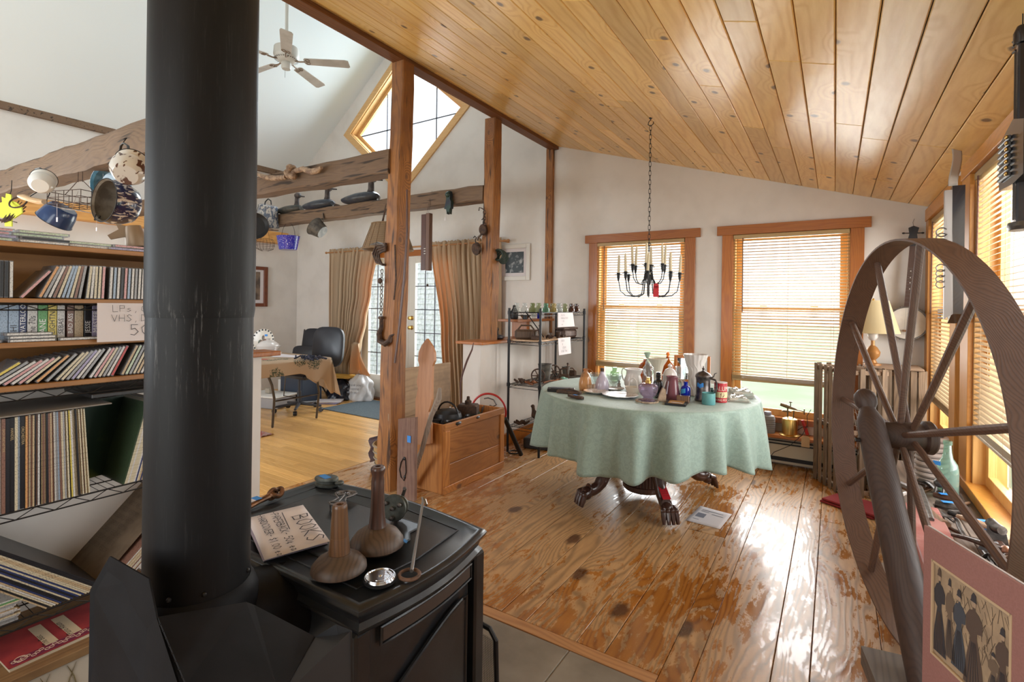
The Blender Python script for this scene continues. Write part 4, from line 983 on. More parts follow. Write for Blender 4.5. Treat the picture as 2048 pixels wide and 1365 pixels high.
m.build('handwriting', M_ink, t, world=True)
# pulley block with blue tape
M_gr = pbr('grey_green_metal', (.11, .12, .105), .5, metal=.4, col2=(.05, .055, .05), nscale=30)
p = at(653, 972, z=ZT)
t = thing('pulley_block', 'small oval grey pulley block with blue tape at the far stove corner', 'pulley', p, math.radians(20))
m = MB(); m.lathe([(0, 0), (.040, 0), (.043, .004), (.043, .009), (.036, .012), (.036, .018), (.043, .021), (.043, .027), (.040, .031), (0, .031)], 28, sy=.62); m.build('shell', M_gr, t)
m = MB(); m.torus((.052, -.006, .017), .011, .005, TR((0, 0, 0), (.9, 0, 0)) if False else None, n=16, m=6); m.build('eye', M_gr, t)
m = MB(); m.box((-.004, -.004, .0316), (.045, .022, .0012), TR((0, 0, 0), (0, 0, -.5))); m.build('blue_tape', M_tape, t)
# openwork iron trivet
p = at(686, 1008, z=ZT)
t = thing('iron_trivet', 'small openwork iron trivet with loops behind the near wooden stomper', 'trivet', p, math.radians(-58))
M_iron = pbr('grey_worn_iron', (.16, .15, .145), .45, metal=.7, col2=(.08, .07, .065), nscale=40)
m = MB(); h_ = .022
for s in (-1, 1): m.torus((-.028, s*.016, h_), .013, .0028, n=18, m=6); m.torus((-.028, s*.016, h_), .007, .002, n=14, m=6)
body = [(-.05, 0), (-.045, .024), (-.028, .034), (-.01, .026), (.01, .012), (.03, .016), (.05, .026), (.062, .016), (.066, 0)]
m.tube([(x, y, h_) for x, y in body+[(x, -y) for x, y in body[-2:0:-1]]], .0032, 6, closed=True)
m.tube([(-.015, 0, h_), (.064, 0, h_)], .0028, 6); m.tube([(.045, -.024, h_), (.045, .024, h_)], .0026, 6); m.build('openwork', M_iron, t)
m = MB()
for x, y in ((-.045, 0), (.055, .02), (.055, -.02)): m.tube([(x, y, h_), (x, y, 0)], .0028, 6)
m.build('foot', M_iron, t)
# fishing reel
p = at(792, 1042, z=ZT)
t = thing('line_reel', 'round dark metal reel with four knobs standing on the stove', 'reel', p, 0)
fc = Matrix.Translation((0, 0, .040)) @ Euler((math.radians(80), 0, math.radians(20))).to_matrix().to_4x4()
m = MB(); m.lathe([(0, -.02), (.030, -.02), (.030, -.014), (.018, -.010), (.018, .006), (.036, .010), (.038, .014), (.036, .018), (0, .018)], 28, fc); m.build('drum', M_gr, t)
m = MB()
for a, rr in ((0, 0), (30, .024), (150, .024), (270, .026)):
    x, y = rr*math.cos(math.radians(a)), rr*math.sin(math.radians(a)); m.lathe([(.004, .017), (.004, .024), (.0065, .027), (.006, .032), (0, .034)], 10, fc @ TR((x, y, 0)))
m.build('knob', M_iron, t)
m = MB(); m.tube([(-.02, .022, .0), (-.026, .03, .03), (-.01, .034, .055), (.005, .03, .085), (.012, .02, .09)], .005, 8); m.build('foot', M_iron, t)
# pot hook
a, b2 = at(846, 1003, z=ZT+.03), at(823, 1143, z=ZT+.012)
t = thing('lid_lifter', 'long thin iron lifting hook with rusty ring lying across the stove top', 'hook', b2)
m = MB(); dirv = (a-b2); m.tube([b2, b2+dirv*.5+Vector((.0, 0, .002)), a, a+dirv*.03+Vector((-.004, 0, .004)), a+dirv*.045+Vector((.006, 0, -.001)), a+dirv*.02+Vector((.014, 0, -.012))], .0042, 8); m.build('rod', pbr('bright_iron', (.35, .34, .34), .3, metal=.9), t, world=True)
m = MB(); c = at(819, 1150, z=ZT+.006); m.torus((c.x, c.y, c.z), .023, .0042, n=26, m=8, rx=1.); m.build('ring', pbr('rusty_iron', (.18, .10, .065), .7, metal=.3, col2=(.09, .05, .035), nscale=60), t, world=True)
# tape measure
p = at(760, 1164, z=ZT)
t = thing('tape_measure', 'round chrome tape measure beside the rusty ring on the stove', 'tape measure', p)
M_chr = pbr('chrome', (.55, .56, .58), .15, metal=1.)
m = MB(); m.lathe([(0, 0), (.034, 0), (.036, .003), (.036, .010), (.034, .013), (0, .013)], 32); m.build('case', M_chr, t)
m = MB(); m.torus((0, 0, .0133), .031, .0022, n=30, m=6); m.torus((0, 0, .0133), .021, .0012, n=26, m=6, a0=-1.2, a1=1.6); m.ball((0, 0, .0135), (.005, .005, .002)); m.build('raised_ring', M_chr, t)
m = MB(); m.lathe([(.0345, .0032), (.0366, .0035), (.0366, .0098), (.0345, .0102)], 32); m.build('leather_band', M_blk, t)
# shackle
p = at(535, 1002, z=ZT)
t = thing('shackle', 'rusty bronze swivel shackle with blue tape beside the stovepipe', 'shackle', p)
M_rb = pbr('rusty_bronze', (.16, .075, .035), .45, metal=.7, col2=(.07, .035, .02), nscale=50)
w0 = at(545, 990, z=ZT+.02); w1 = at(503, 1012, z=ZT+.012)
m = MB(); d_ = (w1-w0).normalized(); s_ = Vector((-d_.y, d_.x, 0))
pts = []
for k in range(22):
    a = 2*PI*k/22; pts.append(w0-d_*.012+d_*(-.020*math.cos(a))+s_*(.017*math.sin(a))+Vector((0, 0, .006*math.cos(a*2))))
m.tube(pts, .0075, 8, closed=True); pts = [w0+d_*.0+Vector((0, 0, .002))+Vector((0, 0, .014*math.sin(2*PI*k/16)))+d_*(.016*math.cos(2*PI*k/16)) for k in range(16)]
m.tube(pts, .006, 8, closed=True); m.build('bow', M_rb, t, world=True)
m = MB(); m.tube([w0+d_*.012, w0+d_*.05, w1+d_*.03], [.010, .007, .009], 10); m.build('shank', M_rb, t, world=True)
m = MB(); c = at(513, 997, z=ZT+.024); m.box((0, 0, 0), (.03, .02, .001), Matrix.Translation(c)); m.build('blue_tape', M_tape, t, world=True)
# mesh fire screen beyond the stove
t = thing('fire_screen', 'black mesh fire tool screen standing behind the stove on the hearth', 'fire screen', tuple(at(1004, 1262, z=.345)+Vector((-.135, 0, -.345))), math.radians(-8))
fr = [(-.13, 0, .02), (-.13, 0, .30), (-.11, 0, .345), (.10, 0, .345), (.125, 0, .32), (.14, 0, .02)]
m = MB(); m.tube(fr, .008, 8, closed=True); m.tube([(.13, -.08, .0), (.13, 0, .02), (.13, .08, 0)], .007, 6); m.tube([(-.12, -.08, .0), (-.12, 0, .02), (-.12, .08, 0)], .007, 6); m.build('frame', M_blk, t)
m = MB()
for k in range(50): m.tube([(-.128+k*.0053, 0, .02), (-.128+k*.0053, 0, .318)], .0006, 3, smooth=False)
for k in range(56): m.tube([(-.13, 0, .02+k*.0053), (.13, 0, .02+k*.0053)], .0006, 3, smooth=False)
m.build('mesh', M_blk, t)
# ================================================ the round table and everything on it
TC = Vector((-1.13, 3.55, 0)); TRD = .727; TZ = .75
def dpt(p): return _f.x*p.x+_f.y*p.y
def cloth_mat():
    m, nt, b = newmat('sage_green_damask'); L = nt.links.new
    tc = _n(nt, 'ShaderNodeTexCoord')
    f = _ramp(nt, _noise(nt, tc.outputs['Object'], 34, 3, .6, 1.6), [(.46, 0.), (.54, 1.)])
    L(_mix(nt, f, (.235, .32, .275), (.27, .36, .31)), b.inputs['Base Color']); b.inputs['Roughness'].default_value = .62
    b.inputs['Sheen Weight'].default_value = .15
    _bump(nt, b, _math(nt, 'ADD', _math(nt, 'MULTIPLY', _noise(nt, tc.outputs['Object'], 5, 3, .5, .8), 3), _noise(nt, tc.outputs['Object'], 300, 2)), .25, .004)
    return m
tb = thing('round_table', 'round table on a dark carved pedestal with claw feet, mostly under green cloth', 'table', TC)
M_claw = wood('dark_carved_mahogany', (.075, .032, .022), (.028, .012, .010), 2, 1, rings=50, rough=.3, coat=.35, bump=.1)
m = MB(); m.lathe([(0, .715), (TRD-.02, .715), (TRD-.008, .725), (TRD-.008, .742), (TRD-.015, .748), (0, .748)], 64); m.build('tabletop', M_claw, tb)
m = MB(); m.lathe([(0, .06), (.135, .06), (.15, .075), (.15, .10), (.142, .105), (.142, .20), (.15, .205), (.15, .225), (.125, .235), (.13, .32), (.15, .42), (.12, .52), (.11, .60), (.20, .64), (.28, .715), (0, .715)], 40)
for k in range(44):
    a = 2*PI*k/44; m.tube([(.143*math.cos(a), .143*math.sin(a), .108), (.143*math.cos(a), .143*math.sin(a), .198)], .008, 6)
m.build('pedestal', M_claw, tb)
legdirs = [at(1165, 1013, z=0), at(1338, 1050, z=0), at(1432, 975, z=0), Vector((-1.55, 4.02, 0))]
for k, p in enumerate(legdirs):
    d = Vector((p.x-TC.x, p.y-TC.y, 0)); L_ = max(.42, min(.58, d.length)); d.normalize(); s = Vector((-d.y, d.x, 0))
    prof = [(.07, .40, .055), (.12, .42, .055), (.20, .385, .050), (.28, .29, .042), (.34, .19, .036), (.39, .125, .032), (.44, .10, .032), (.48, .105, .036)]
    sc2 = L_/.52
    m = MB(); m.tube(sm([d*(r*sc2)+Vector((0, 0, z)) for r, z, w in prof], 3), [prof[min(7, q//3)][2] for q in range(22)], 12, flat=1.25); lg = m.build('leg', M_claw, tb)
    c = d*(.49*sc2); m = MB(); m.ball((c.x, c.y, .085), (.042, .042, .045), 14)
    for q in (-1, -.33, .33, 1):
        t0 = c+s*(q*.032)+d*.005; ext = .05-.008*abs(q)
        m.tube([t0+Vector((0, 0, .10)), t0+d*ext*.55+s*q*.006+Vector((0, 0, .095)), t0+d*ext+s*q*.010+Vector((0, 0, .055)), t0+d*(ext+.014)+s*q*.012+Vector((0, 0, .014))], [.017, .017, .016, .010], 8)
        m.ball(t0+d*ext*.7+s*q*.008+Vector((0, 0, .088)), .018, 8)
    m.build('claw_foot', M_claw, lg)
    if k == 1:
        tg = MB(); q = c-d*.045; T = Matrix(((s.x, d.x*.75, 0, q.x), (s.y, d.y*.75, 0, q.y), (0, -.66, 1, .16), (0, 0, 0, 1)))
        a = [q-s*.026-d*.05+Vector((0, 0, .192)), q+s*.026-d*.05+Vector((0, 0, .192)), q+s*.026+d*.035+Vector((0, 0, .142)), q-s*.026+d*.035+Vector((0, 0, .142))]
        tg.add(a+[p_+Vector((0, 0, .0015)) for p_ in a], [(3, 2, 1, 0), (4, 5, 6, 7), (0, 1, 5, 4), (1, 2, 6, 5), (2, 3, 7, 6), (3, 0, 4, 7)])
        o = tg.build('price_tag', pbr('red_tag', (.50, .02, .03), .4), None, loc=TC); tag(o, 'red price tag tied to the claw foot of the round table', 'tag')
        w_ = MB()
        for r in range(4):
            b0 = a[0].lerp(a[3], .25+.17*r); b1 = a[1].lerp(a[2], .25+.17*r); b0, b1 = b0.lerp(b1, .15), b1.lerp(b0, .2)
            w_.tube([b0+Vector((0, 0, .002)), b0.lerp(b1, .5)+Vector((0, 0, .0035))-d*.003, b1+Vector((0, 0, .002))], .0008, 4)
        w_.build('handwriting', M_ink, o)
# cloth
rnc = random.Random(12); phs = [rnc.uniform(0, 6.28) for _ in range(8)]
def cl(u, v):
    a = 2*PI*u
    s1 = math.sin(a*19+phs[0]+.9*math.sin(a*2+phs[3])); fold = .75*(math.copysign(abs(s1)**.8, s1))+.30*math.sin(a*9+phs[1])+.28*math.sin(a*31+phs[2]+math.sin(a*3))
    drop = .358+.022*math.sin(a*3+phs[4])+.018*math.sin(a*5+phs[5])+.010*fold
    if v < .4:
        r = TRD*(v/.4); return (TC.x+r*math.cos(a), TC.y+r*math.sin(a), TZ+.004+.0012*math.sin(r*40+a*3)*math.sin(a*7))
    q = (v-.4)/.6; 
    if q < .12: 
        t_ = q/.12; r = TRD+.012*math.sin(t_*PI/2); z = TZ+.004-.012*(1-math.cos(t_*PI/2))
        return (TC.x+r*math.cos(a), TC.y+r*math.sin(a), z)
    s = (q-.12)/.88; r = TRD+.012+.085*s**.8*(.40)+.052*fold*s**.6; z = TZ-.008-(drop)*s
    return (TC.x+r*math.cos(a), TC.y+r*math.sin(a), z)
m = MB(); m.grid(cl, 420, 40); M_cloth = cloth_mat(); o = m.build('tablecloth', M_cloth, None, loc=TC, world=True, angle=80)
o.modifiers.new('s', 'SOLIDIFY').thickness = .0012; tag(o, 'sage green tablecloth draped over the round table', 'tablecloth')
TZ = .7565
def onT(u, v):
    p = at(u, v, z=TZ); return p, dpt(p)/FPX
def lat(name, label, cat, u, v, prof, mats, part='body', n=28, rz=0., wob=None, px=True):
    """turned vessel: profile in photo pixels (radius, height) at its own distance"""
    p, k = onT(u, v); t = thing(name, label, cat, p, rz)
    m = MB(); m.lathe([(r*k, z*k) for r, z in prof], n, wob=wob); m.build(part, mats, t); return t, k
G_clear = glass('clear_glass', (.90, .93, .93), .04, a=.10, tint=(.5, .55, .55))
G_lilac = glass('lilac_glass', (.72, .62, .76), .05, a=.18, tint=(.45, .36, .48))
G_frost = pbr('frosted_lilac_glass', (.42, .38, .46), .25, coat=.4)
G_amber = glass('amber_glass', (.55, .16, .015), .04, a=.35, tint=(.45, .13, .01))
G_mari = glass('marigold_glass', (.85, .55, .32), .05, a=.35, tint=(.62, .36, .18))
G_green = glass('pale_green_glass', (.62, .74, .55), .05, a=.25, tint=(.4, .5, .35))
G_cobalt = glass('cobalt_glass', (.02, .05, .55), .04, a=.45, tint=(.01, .03, .42))
G_mauve = glass('mauve_glass', (.55, .30, .34), .1, a=.55, tint=(.27, .11, .13))
G_black = pbr('black_glass', (.012, .016, .02), .12, coat=.5)
M_milk = pbr('white_glazed_china', (.60, .56, .53), .22, coat=.3)
M_cream = pbr('cream_glazed_china', (.56, .50, .41), .3, coat=.2)
M_plate = pbr('patterned_china', (.60, .57, .54), .25, col2=(.36, .32, .33), nscale=90, lo=.55, hi=.62, coat=.3)
M_pewter = pbr('tarnished_pewter', (.16, .14, .135), .35, metal=.85, col2=(.07, .06, .06), nscale=30)
M_rust = pbr('dark_rusty_iron', (.055, .035, .028), .75, metal=.3, col2=(.10, .055, .035), nscale=50)
M_rust2 = pbr('orange_rusty_iron', (.30, .11, .04), .85, metal=.2, col2=(.13, .05, .025), nscale=60)
M_teal = pbr('teal_enamel', (.12, .33, .33), .35, col2=(.09, .26, .27), nscale=20)
def handle(t, pts, r, mat, name='handle', n=8, flat=1.): m = MB(); m.tube(sm(pts), r, n, flat=flat); return m.build(name, mat, t)
# behind: framed mirror
p, k = onT(1380, 768)
t = thing('framed_mirror', 'small orange wood framed mirror standing at the back of the table', 'mirror', (p.x, p.y+.05, TZ), 0, rot=(-.12, 0, .12))
W_, H_ = 76*k*.92, 44*k*1.25
m = MB(); 
for s in (-1, 1): m.box((s*(W_/2-.012), 0, H_/2), (.024, .022, H_), b=.003)
for z in (.012, H_-.012): m.box((0, 0, z), (W_-.048, .022, .024), b=.003)
m.build('frame', M_trim, t); m = MB(); m.box((0, .002, H_/2), (W_-.04, .006, H_-.04)); m.build('mirror_glass', pbr('mirror', (.7, .7, .7), .03, metal=1.), t)
t, k = lat('vase', 'tall white embossed vase with scalloped rim, tallest on the table', 'vase', 1390, 792, [(0, 0), (12, 0), (13, 2), (11, 10), (11.5, 30), (14, 50), (20, 72), (23.5, 83), (22, 83), (18, 70), (12, 48), (9, 10), (0, 9)], M_milk, wob=lambda a, j, z: 1+.03*math.sin(a*16)*(1 if 6 <= j <= 8 else .15), n=64)
m = MB()
for q in range(10):
    a = q*2*PI/10
    m.tube([((11.8+h*.115*(h/70))*k*math.cos(a+.25*math.sin(h*.16)), (11.8+h*.115*(h/70))*k*math.sin(a+.25*math.sin(h*.16)), h*k) for h in range(6, 76, 4)], .0012, 5)
m.build('embossed_vine', M_milk, t)
t, k = lat('vase', 'cream fluted vase with flared rim behind the black bottle', 'vase', 1315, 772, [(0, 0), (9, 0), (9, 3), (7, 8), (8, 26), (11, 40), (19, 54), (18, 55), (10, 41), (7, 27), (0, 20)], M_cream, wob=lambda a, j, z: 1+.035*abs(math.sin(a*9)), n=72)
t, k = lat('bottle', 'amber glass bottle with orange stopper behind the lidded white jar', 'bottle', 1335, 770, [(0, 0), (12, 0), (12.5, 2), (12.5, 34), (11, 42), (5, 49), (3.6, 51), (3.6, 55), (4.5, 56), (0, 56)], G_amber)
m = MB(); m.lathe([(2, 55*k), (2, 55*k)], 8); m = MB(); m.lathe([(0, 54*k), (3*k, 55*k), (2.2*k, 58*k), (3.4*k, 61*k), (3*k, 65*k), (0, 66*k)], 14); m.build('stopper', pbr('orange_glass', (.65, .16, .02), .15), t)
t, k = lat('bottle', 'dark amber jug half hidden behind the oil lamp chimney', 'bottle', 1290, 768, [(0, 0), (13, 0), (13.5, 3), (13.5, 30), (11, 38), (4, 45), (3.5, 50), (0, 50)], G_amber)
t, k = lat('decanter', 'clear glass decanter with green cup on top behind the oil lamp', 'decanter', 1294, 770, [(0, 0), (8, 0), (9, 4), (9.5, 18), (8, 30), (5, 40), (3.5, 48), (3.5, 52), (2.6, 52), (2.6, 46), (7, 28), (8, 5), (0, 4)], G_clear)
m = MB(); m.lathe([(r*k, z*k) for r, z in [(0, 53), (2, 53), (4, 57), (7, 64), (6.2, 64.6), (0, 58)]], 20); m.build('green_cup', pbr('jade_glass', (.30, .38, .30), .3), t)
t, k = lat('glass_jar', 'clear pressed glass goblet beside the tall white vase', 'glass', 1361, 786, [(0, 0), (9, 0), (9, 2), (3, 5), (2.6, 14), (5, 18), (9.5, 28), (11, 52), (10.2, 52), (8.6, 29), (0, 19)], G_clear, wob=lambda a, j, z: 1+.03*math.sin(a*10), n=60)
t, k = lat('lidded_jar', 'white china teapot with domed lid behind the mauve glass shade', 'teapot', 1339, 792, [(0, 0), (11, 0), (13, 4), (15, 16), (14.5, 28), (13.5, 38), (14.5, 40), (14.5, 42), (0, 42)], M_milk)
m = MB(); m.lathe([(r*k, z*k) for r, z in [(13.5, 42), (12.5, 46), (9, 52), (4, 55), (2, 56), (2, 57), (4.4, 59), (3.6, 62), (1.6, 63), (1.6, 64.5), (0, 65)]], 24); m.build('lid', M_milk, t)
handle(t, [(13*k, -6*k, 34*k), (22*k, -8*k, 36*k), (27*k, -9*k, 26*k), (22*k, -8*k, 12*k), (14*k, -6*k, 8*k)], .0045, M_milk)
t, k = lat('bottle', 'small pale green square bottle before the window left of the white pitcher', 'bottle', 1229, 762, [(0, 0), (8, 0), (8.5, 2), (8.5, 16), (7.5, 18.5), (4.5, 20), (4.5, 25), (5.5, 26), (5.5, 27), (0, 27)], G_green, n=8, rz=.4)
t, k = lat('glass_bowl', 'clear cut glass bowl beside the frosted lilac bottle', 'bowl', 1228, 778, [(0, 0), (5, 0), (6, 3), (4.5, 6), (9, 13), (13, 22), (15, 28), (13.6, 28), (10, 18), (0, 9)], G_clear, wob=lambda a, j, z: 1+.08*math.sin(a*9)*(1 if j > 3 else 0), n=72)
t, k = lat('glass_bowl', 'clear glass scalloped dish behind the marigold carafe', 'bowl', 1192, 772, [(0, 0), (6, 0), (8, 6), (12, 18), (16, 24), (15, 25), (10, 17), (0, 5)], G_clear, wob=lambda a, j, z: 1+.09*math.sin(a*8)*(1 if j > 2 else 0), n=64)
t, k = lat('carafe', 'marigold tinted glass carafe at the left end of the table', 'carafe', 1170.5, 781, [(0, 0), (11, 0), (12.5, 3), (13, 12), (11.5, 22), (8, 32), (4.6, 37), (4.4, 41), (5.6, 43), (4.6, 43), (3.4, 38), (0, 30)], G_mari)
handle(t, [(4*k, 0, 40*k), (10*k, -2*k, 43*k), (16*k, -3*k, 39*k), (12*k, -2*k, 34*k)], .0025, G_mari)
t, k = lat('bottle', 'frosted lilac glass bottle with dark stopper left of the crystal bowl', 'bottle', 1204, 782, [(0, 0), (12, 0), (13.8, 3), (14, 12), (11, 23), (6, 31), (4, 35), (4, 38), (5, 39), (0, 39)], G_frost)
m = MB(); m.lathe([(0, 38*k), (3.4*k, 38*k), (3.8*k, 45*k), (0, 46*k)], 12); m.build('stopper', M_rust, t)
t, k = lat('pitcher', 'white china pitcher with wavy rim before the north window', 'pitcher', 1266, 780, [(0, 0), (11, 0), (13, 3), (17, 10), (17.5, 20), (14, 30), (13.5, 36), (16, 42), (15, 42), (12, 36), (0, 20)], M_milk, wob=lambda a, j, z: 1+(.22*max(0, math.cos(a))**3 if j in (6, 7, 8) else 0), n=40)
handle(t, [(-14*k, 0, 38*k), (-21*k, 0, 41*k), (-24*k, 0, 33*k), (-21*k, 0, 20*k), (-16*k, 0, 14*k)], .004, M_milk)
t, k = lat('bottle', 'tiny dark bottle standing before the white pitcher', 'bottle', 1262.5, 780, [(0, 0), (5.5, 0), (6.2, 10), (5, 12), (3, 14), (3.4, 20), (0, 20)], M_rust)
t, k = lat('figurine', 'tiny brown and white figurine between crystal bowl and white pitcher', 'figurine', 1238, 778, [(0, 0), (4, 0), (4.5, 3), (3, 7), (3.4, 10), (1.6, 12), (2.4, 15), (0, 18)], pbr('brown_white_glaze', (.10, .06, .05), .4, col2=(.5, .45, .4), nscale=120))
p, k = onT(1266, 790)
t = thing('china_basket', 'small white china basket with arched handle beside the oil lamp', 'basket', p)
m = MB(); m.lathe([(r*k, z*k) for r, z in [(0, 0), (9, 0), (11, 3), (15, 10), (17, 16), (16, 16), (13, 9), (0, 3)]], 28, sy=.8); m.build('bowl', M_cream, t)
handle(t, [(9*k*math.cos(a_)*1., 0, 14*k+19*k*math.sin(a_)) for a_ in [PI*q/10 for q in range(11)]], .0038, M_milk)
# oil lamp
t, k = lat('oil_lamp', 'lilac pressed glass oil lamp with brass collar and clear chimney', 'lamp', 1296, 803, [(0, 0), (14, 0), (14, 3), (9, 6), (9, 9), (14, 13), (18, 19), (19.5, 26), (19, 31), (15, 35), (5, 37), (0, 37)], G_lilac, part='font', wob=lambda a, j, z: 1+.05*math.sin(a*12)*(1 if 2 < j < 6 else 0), n=72)
m = MB(); m.lathe([(r*k, z*k) for r, z in [(4.5, 35), (6, 36), (6, 41), (4, 42), (3.5, 48), (0, 48)]], 18); m.build('brass_collar', M_brass, t)
m = MB(); m.lathe([(r*k, z*k) for r, z in [(4.5, 44), (5, 50), (9.5, 56), (11.5, 62), (10, 68), (6, 72), (5, 78)]], 24); m.build('chimney', G_clear, t)
p, k = onT(1294, 805); m = MB()
for q in (0, .33, .66): m.tube([(math.cos(a_)*(21*k+.003*math.cos(a_*9+q*6)), math.sin(a_)*(21*k+.003*math.cos(a_*9+q*6)), .007+.003*math.sin(a_*9+q*6)) for a_ in [2*PI*z/60 for z in range(60)]], .004, 5, closed=True)
tag(m.build('rope_wreath', pbr('tan_rope', (.42, .33, .24), .9, col2=(.25, .19, .14), nscale=80), None, loc=p), 'ring of braided tan rope around the oil lamp foot', 'wreath')
p, k = onT(1307, 797); m = MB()
for q in range(14):
    a_ = q*2.4; m.tube([(0, 0, .005), (9*k*math.cos(a_), 6*k*math.sin(a_), (6+4*math.sin(q*1.7))*k)], [.0022, .0005], 4)
tag(m.build('glass_star', G_clear, None, loc=p), 'small spiky clear glass ornament beside the rope wreath', 'ornament')
t, k = lat('bottle', 'black glass bottle with ridged neck behind the tan pumice block', 'bottle', 1316, 795, [(0, 0), (8.5, 0), (9.3, 2), (9.3, 30), (8, 33), (4, 36), (4, 39), (5.6, 40), (4, 42), (5.6, 44), (4, 46), (4.6, 50), (0, 51)], G_black)
p, k = onT(1323, 803)
t = thing('stone_block', 'tapered tan stone block with string beside the mauve shade', 'stone', p, rot=(0, .12, .4))
m = MB(); ol = [(-8*k, 0), (8*k, 0), (7*k, 12*k), (4*k, 25*k), (-2*k, 27*k), (-6*k, 14*k)]; m.prism(ol, 10*k, TR((0, 0, 0), (PI/2, 0, 0))); m.build('block', pbr('tan_stone', (.40, .29, .20), .9, col2=(.28, .2, .14), nscale=40), t)
m = MB(); m.tube([(0, 0, 26*k), (.006, .004, 33*k), (.010, .006, 42*k)], .0015, 5); m.build('string', M_milk, t)
t, k = lat('pear_vase', 'mauve glass pear-shaped lamp shade beside the small cobalt bottle', 'lampshade', 1344, 799, [(15, 0), (16.5, 4), (16, 12), (13.5, 24), (11.2, 36), (11, 44), (11.8, 46), (10.8, 46), (10, 37), (15, 10), (14, 0)], G_mauve, part='pear_body')
t, k = lat('bottle', 'cobalt blue bottle with blue tape label behind the brown block', 'bottle', 1371, 802, [(0, 0), (8.5, 0), (9.3, 2), (9.3, 24), (8, 28), (4, 31), (3.6, 36), (4.2, 38), (0, 38)], G_cobalt)
m = MB(); m.grid(lambda u, v: (9.6*k*math.sin(-.9+1.1*u), -9.6*k*math.cos(-.9+1.1*u), (14+9*v+3*u)*k), 6, 1); m.build('blue_tape', pbr('light_blue_tape', (.04, .30, .60), .6), t)
p, k = onT(1366, 806); m = MB(); m.box((0, 0, 7*k), (24*k, 14*k, 14*k), b=.003)
tag(m.build('wooden_block', M_mid, None, loc=p, rz=.1), 'small brown wooden block before the cobalt bottle', 'block')
p, k = onT(1353, 809); t = thing('tabletop_photo', 'little dark and gilt picture frame lying before the brown block', 'frame', p, .12)
m = MB()
for s in (-1, 1): m.box((s*17*k, 0, 2*k), (6*k, 40*k, 4*k), b=.001); m.box((0, s*17*k, 2*k), (28*k, 6*k, 4*k), b=.001)
m.build('outer_frame', M_blk, t); m = MB()
for s in (-1, 1): m.box((s*13*k, 0, 3.5*k), (3*k, 30*k, 2.5*k)); m.box((0, s*13.5*k, 3.5*k), (24*k, 3*k, 2.5*k))
m.build('gilt_liner', pbr('gilt_wood', (.38, .20, .06), .4, metal=.3), t); m = MB(); m.box((0, 0, 1.5*k), (30*k, 34*k, 1*k)); m.build('picture', M_paper, t)
# pewter pot
t, k = lat('coffee_pot', 'tall tarnished pewter coffee pot with blue tape and curved handle', 'coffee pot', 1406, 802, [(0, 0), (16, 0), (16.5, 3), (15, 6), (15, 10), (14, 12), (13.5, 40), (14.5, 46), (15.5, 48), (15.5, 50), (0, 50)], M_pewter)
m = MB(); m.lathe([(r*k, z*k) for r, z in [(15.5, 50), (14, 53), (9, 57), (5, 58.5), (2, 60), (1.6, 62), (3, 64), (1.6, 66), (.8, 69), (0, 70)]], 28); m.build('lid', M_pewter, t)
handle(t, [(13*k, -3*k, 46*k), (19*k, -4*k, 45*k), (25*k, -5*k, 42*k), (26*k, -5*k, 28*k), (21*k, -4*k, 17*k), (15*k, -3*k, 19*k)], .006, M_pewter)
m = MB(); m.tube([(13*k, -3*k, 46*k), (20*k, -4*k, 50*k), (22*k, -4*k, 56*k), (26*k, -5*k, 58*k)], [.005, .004, .003, .002], 8); m.build('thumb_piece', M_pewter, t)
m = MB(); m.grid(lambda u, v: (14.2*k*math.sin(-.7+.95*u), -14.2*k*math.cos(-.7+.95*u), (28+8*v+1.5*math.sin(u*9))*k), 8, 2); m.build('blue_tape', M_tape, t)
for (u, v, lab) in ((1414, 800, 'teal enamel cup standing just behind its twin'), (1417, 809, 'teal enamel cup at the near edge before the pewter pot')):
    t, k = lat('enamel_cup', lab, 'cup', u, v, [(0, 0), (12.4, 0), (12.8, 1), (12.8, 22), (13.3, 22.5), (12.4, 23), (12.2, 2), (0, 2)], M_teal, part='cup')
# red tin
t, k = lat('baking_tin', 'red and cream baking powder tin right of the teal cups', 'tin', 1441, 804, [(0, 0), (12, 0), (12.2, 1), (12.2, 38), (0, 38)], pbr('red_tin_print', (.42, .02, .03), .4), part='can', n=40)
m = MB(); m.lathe([(12.1*k, 38*k), (12.5*k, 38.2*k), (12.5*k, 39.5*k), (11*k, 39.5*k), (0, 39*k)], 40); m.build('rim', pbr('tin_metal', (.45, .38, .34), .4, metal=.7), t)
m = MB(); m.lathe([(12.26*k, 9.5*k), (12.26*k, 21*k)], 40); m.build('cream_band', pbr('cream_print', (.60, .50, .28), .5), t)
fr = Matrix.Translation((0, 0, 0)) @ Matrix.Rotation(.52+.1, 4, 'Z')
for txt, z, sz in (('CALUMET', 23.5, 12.5), ('BAKING POWDER', 3, 6.0)):
    cst = 12.3*k; T = fr @ Matrix.Translation((0, -cst, z*k)) @ Euler((PI/2, 0, 0)).to_matrix().to_4x4()
    type_text(txt, sz*k, T, bend=cst, align='CENTER', sx=.82).build('lettering', pbr('white_print', (.68, .62, .52), .5), t)
m = MB(); cst = 12.35*k; prof2 = [(-4, 0), (-3, 4), (-4, 7), (-2.5, 10), (0, 11), (2.5, 10), (3, 7), (4.4, 5.5), (3, 4.6), (3.2, 3), (1.5, 2.2), (1.5, 0)]
m.add([Vector((cst*math.sin((x-2)*k/cst), -cst*math.cos((x-2)*k/cst), (9.5+z)*k)) for x, z in prof2], [tuple(range(len(prof2)))], False, 0, fr); m.build('printed_head', pbr('dark_red_print', (.16, .03, .03), .5), t)
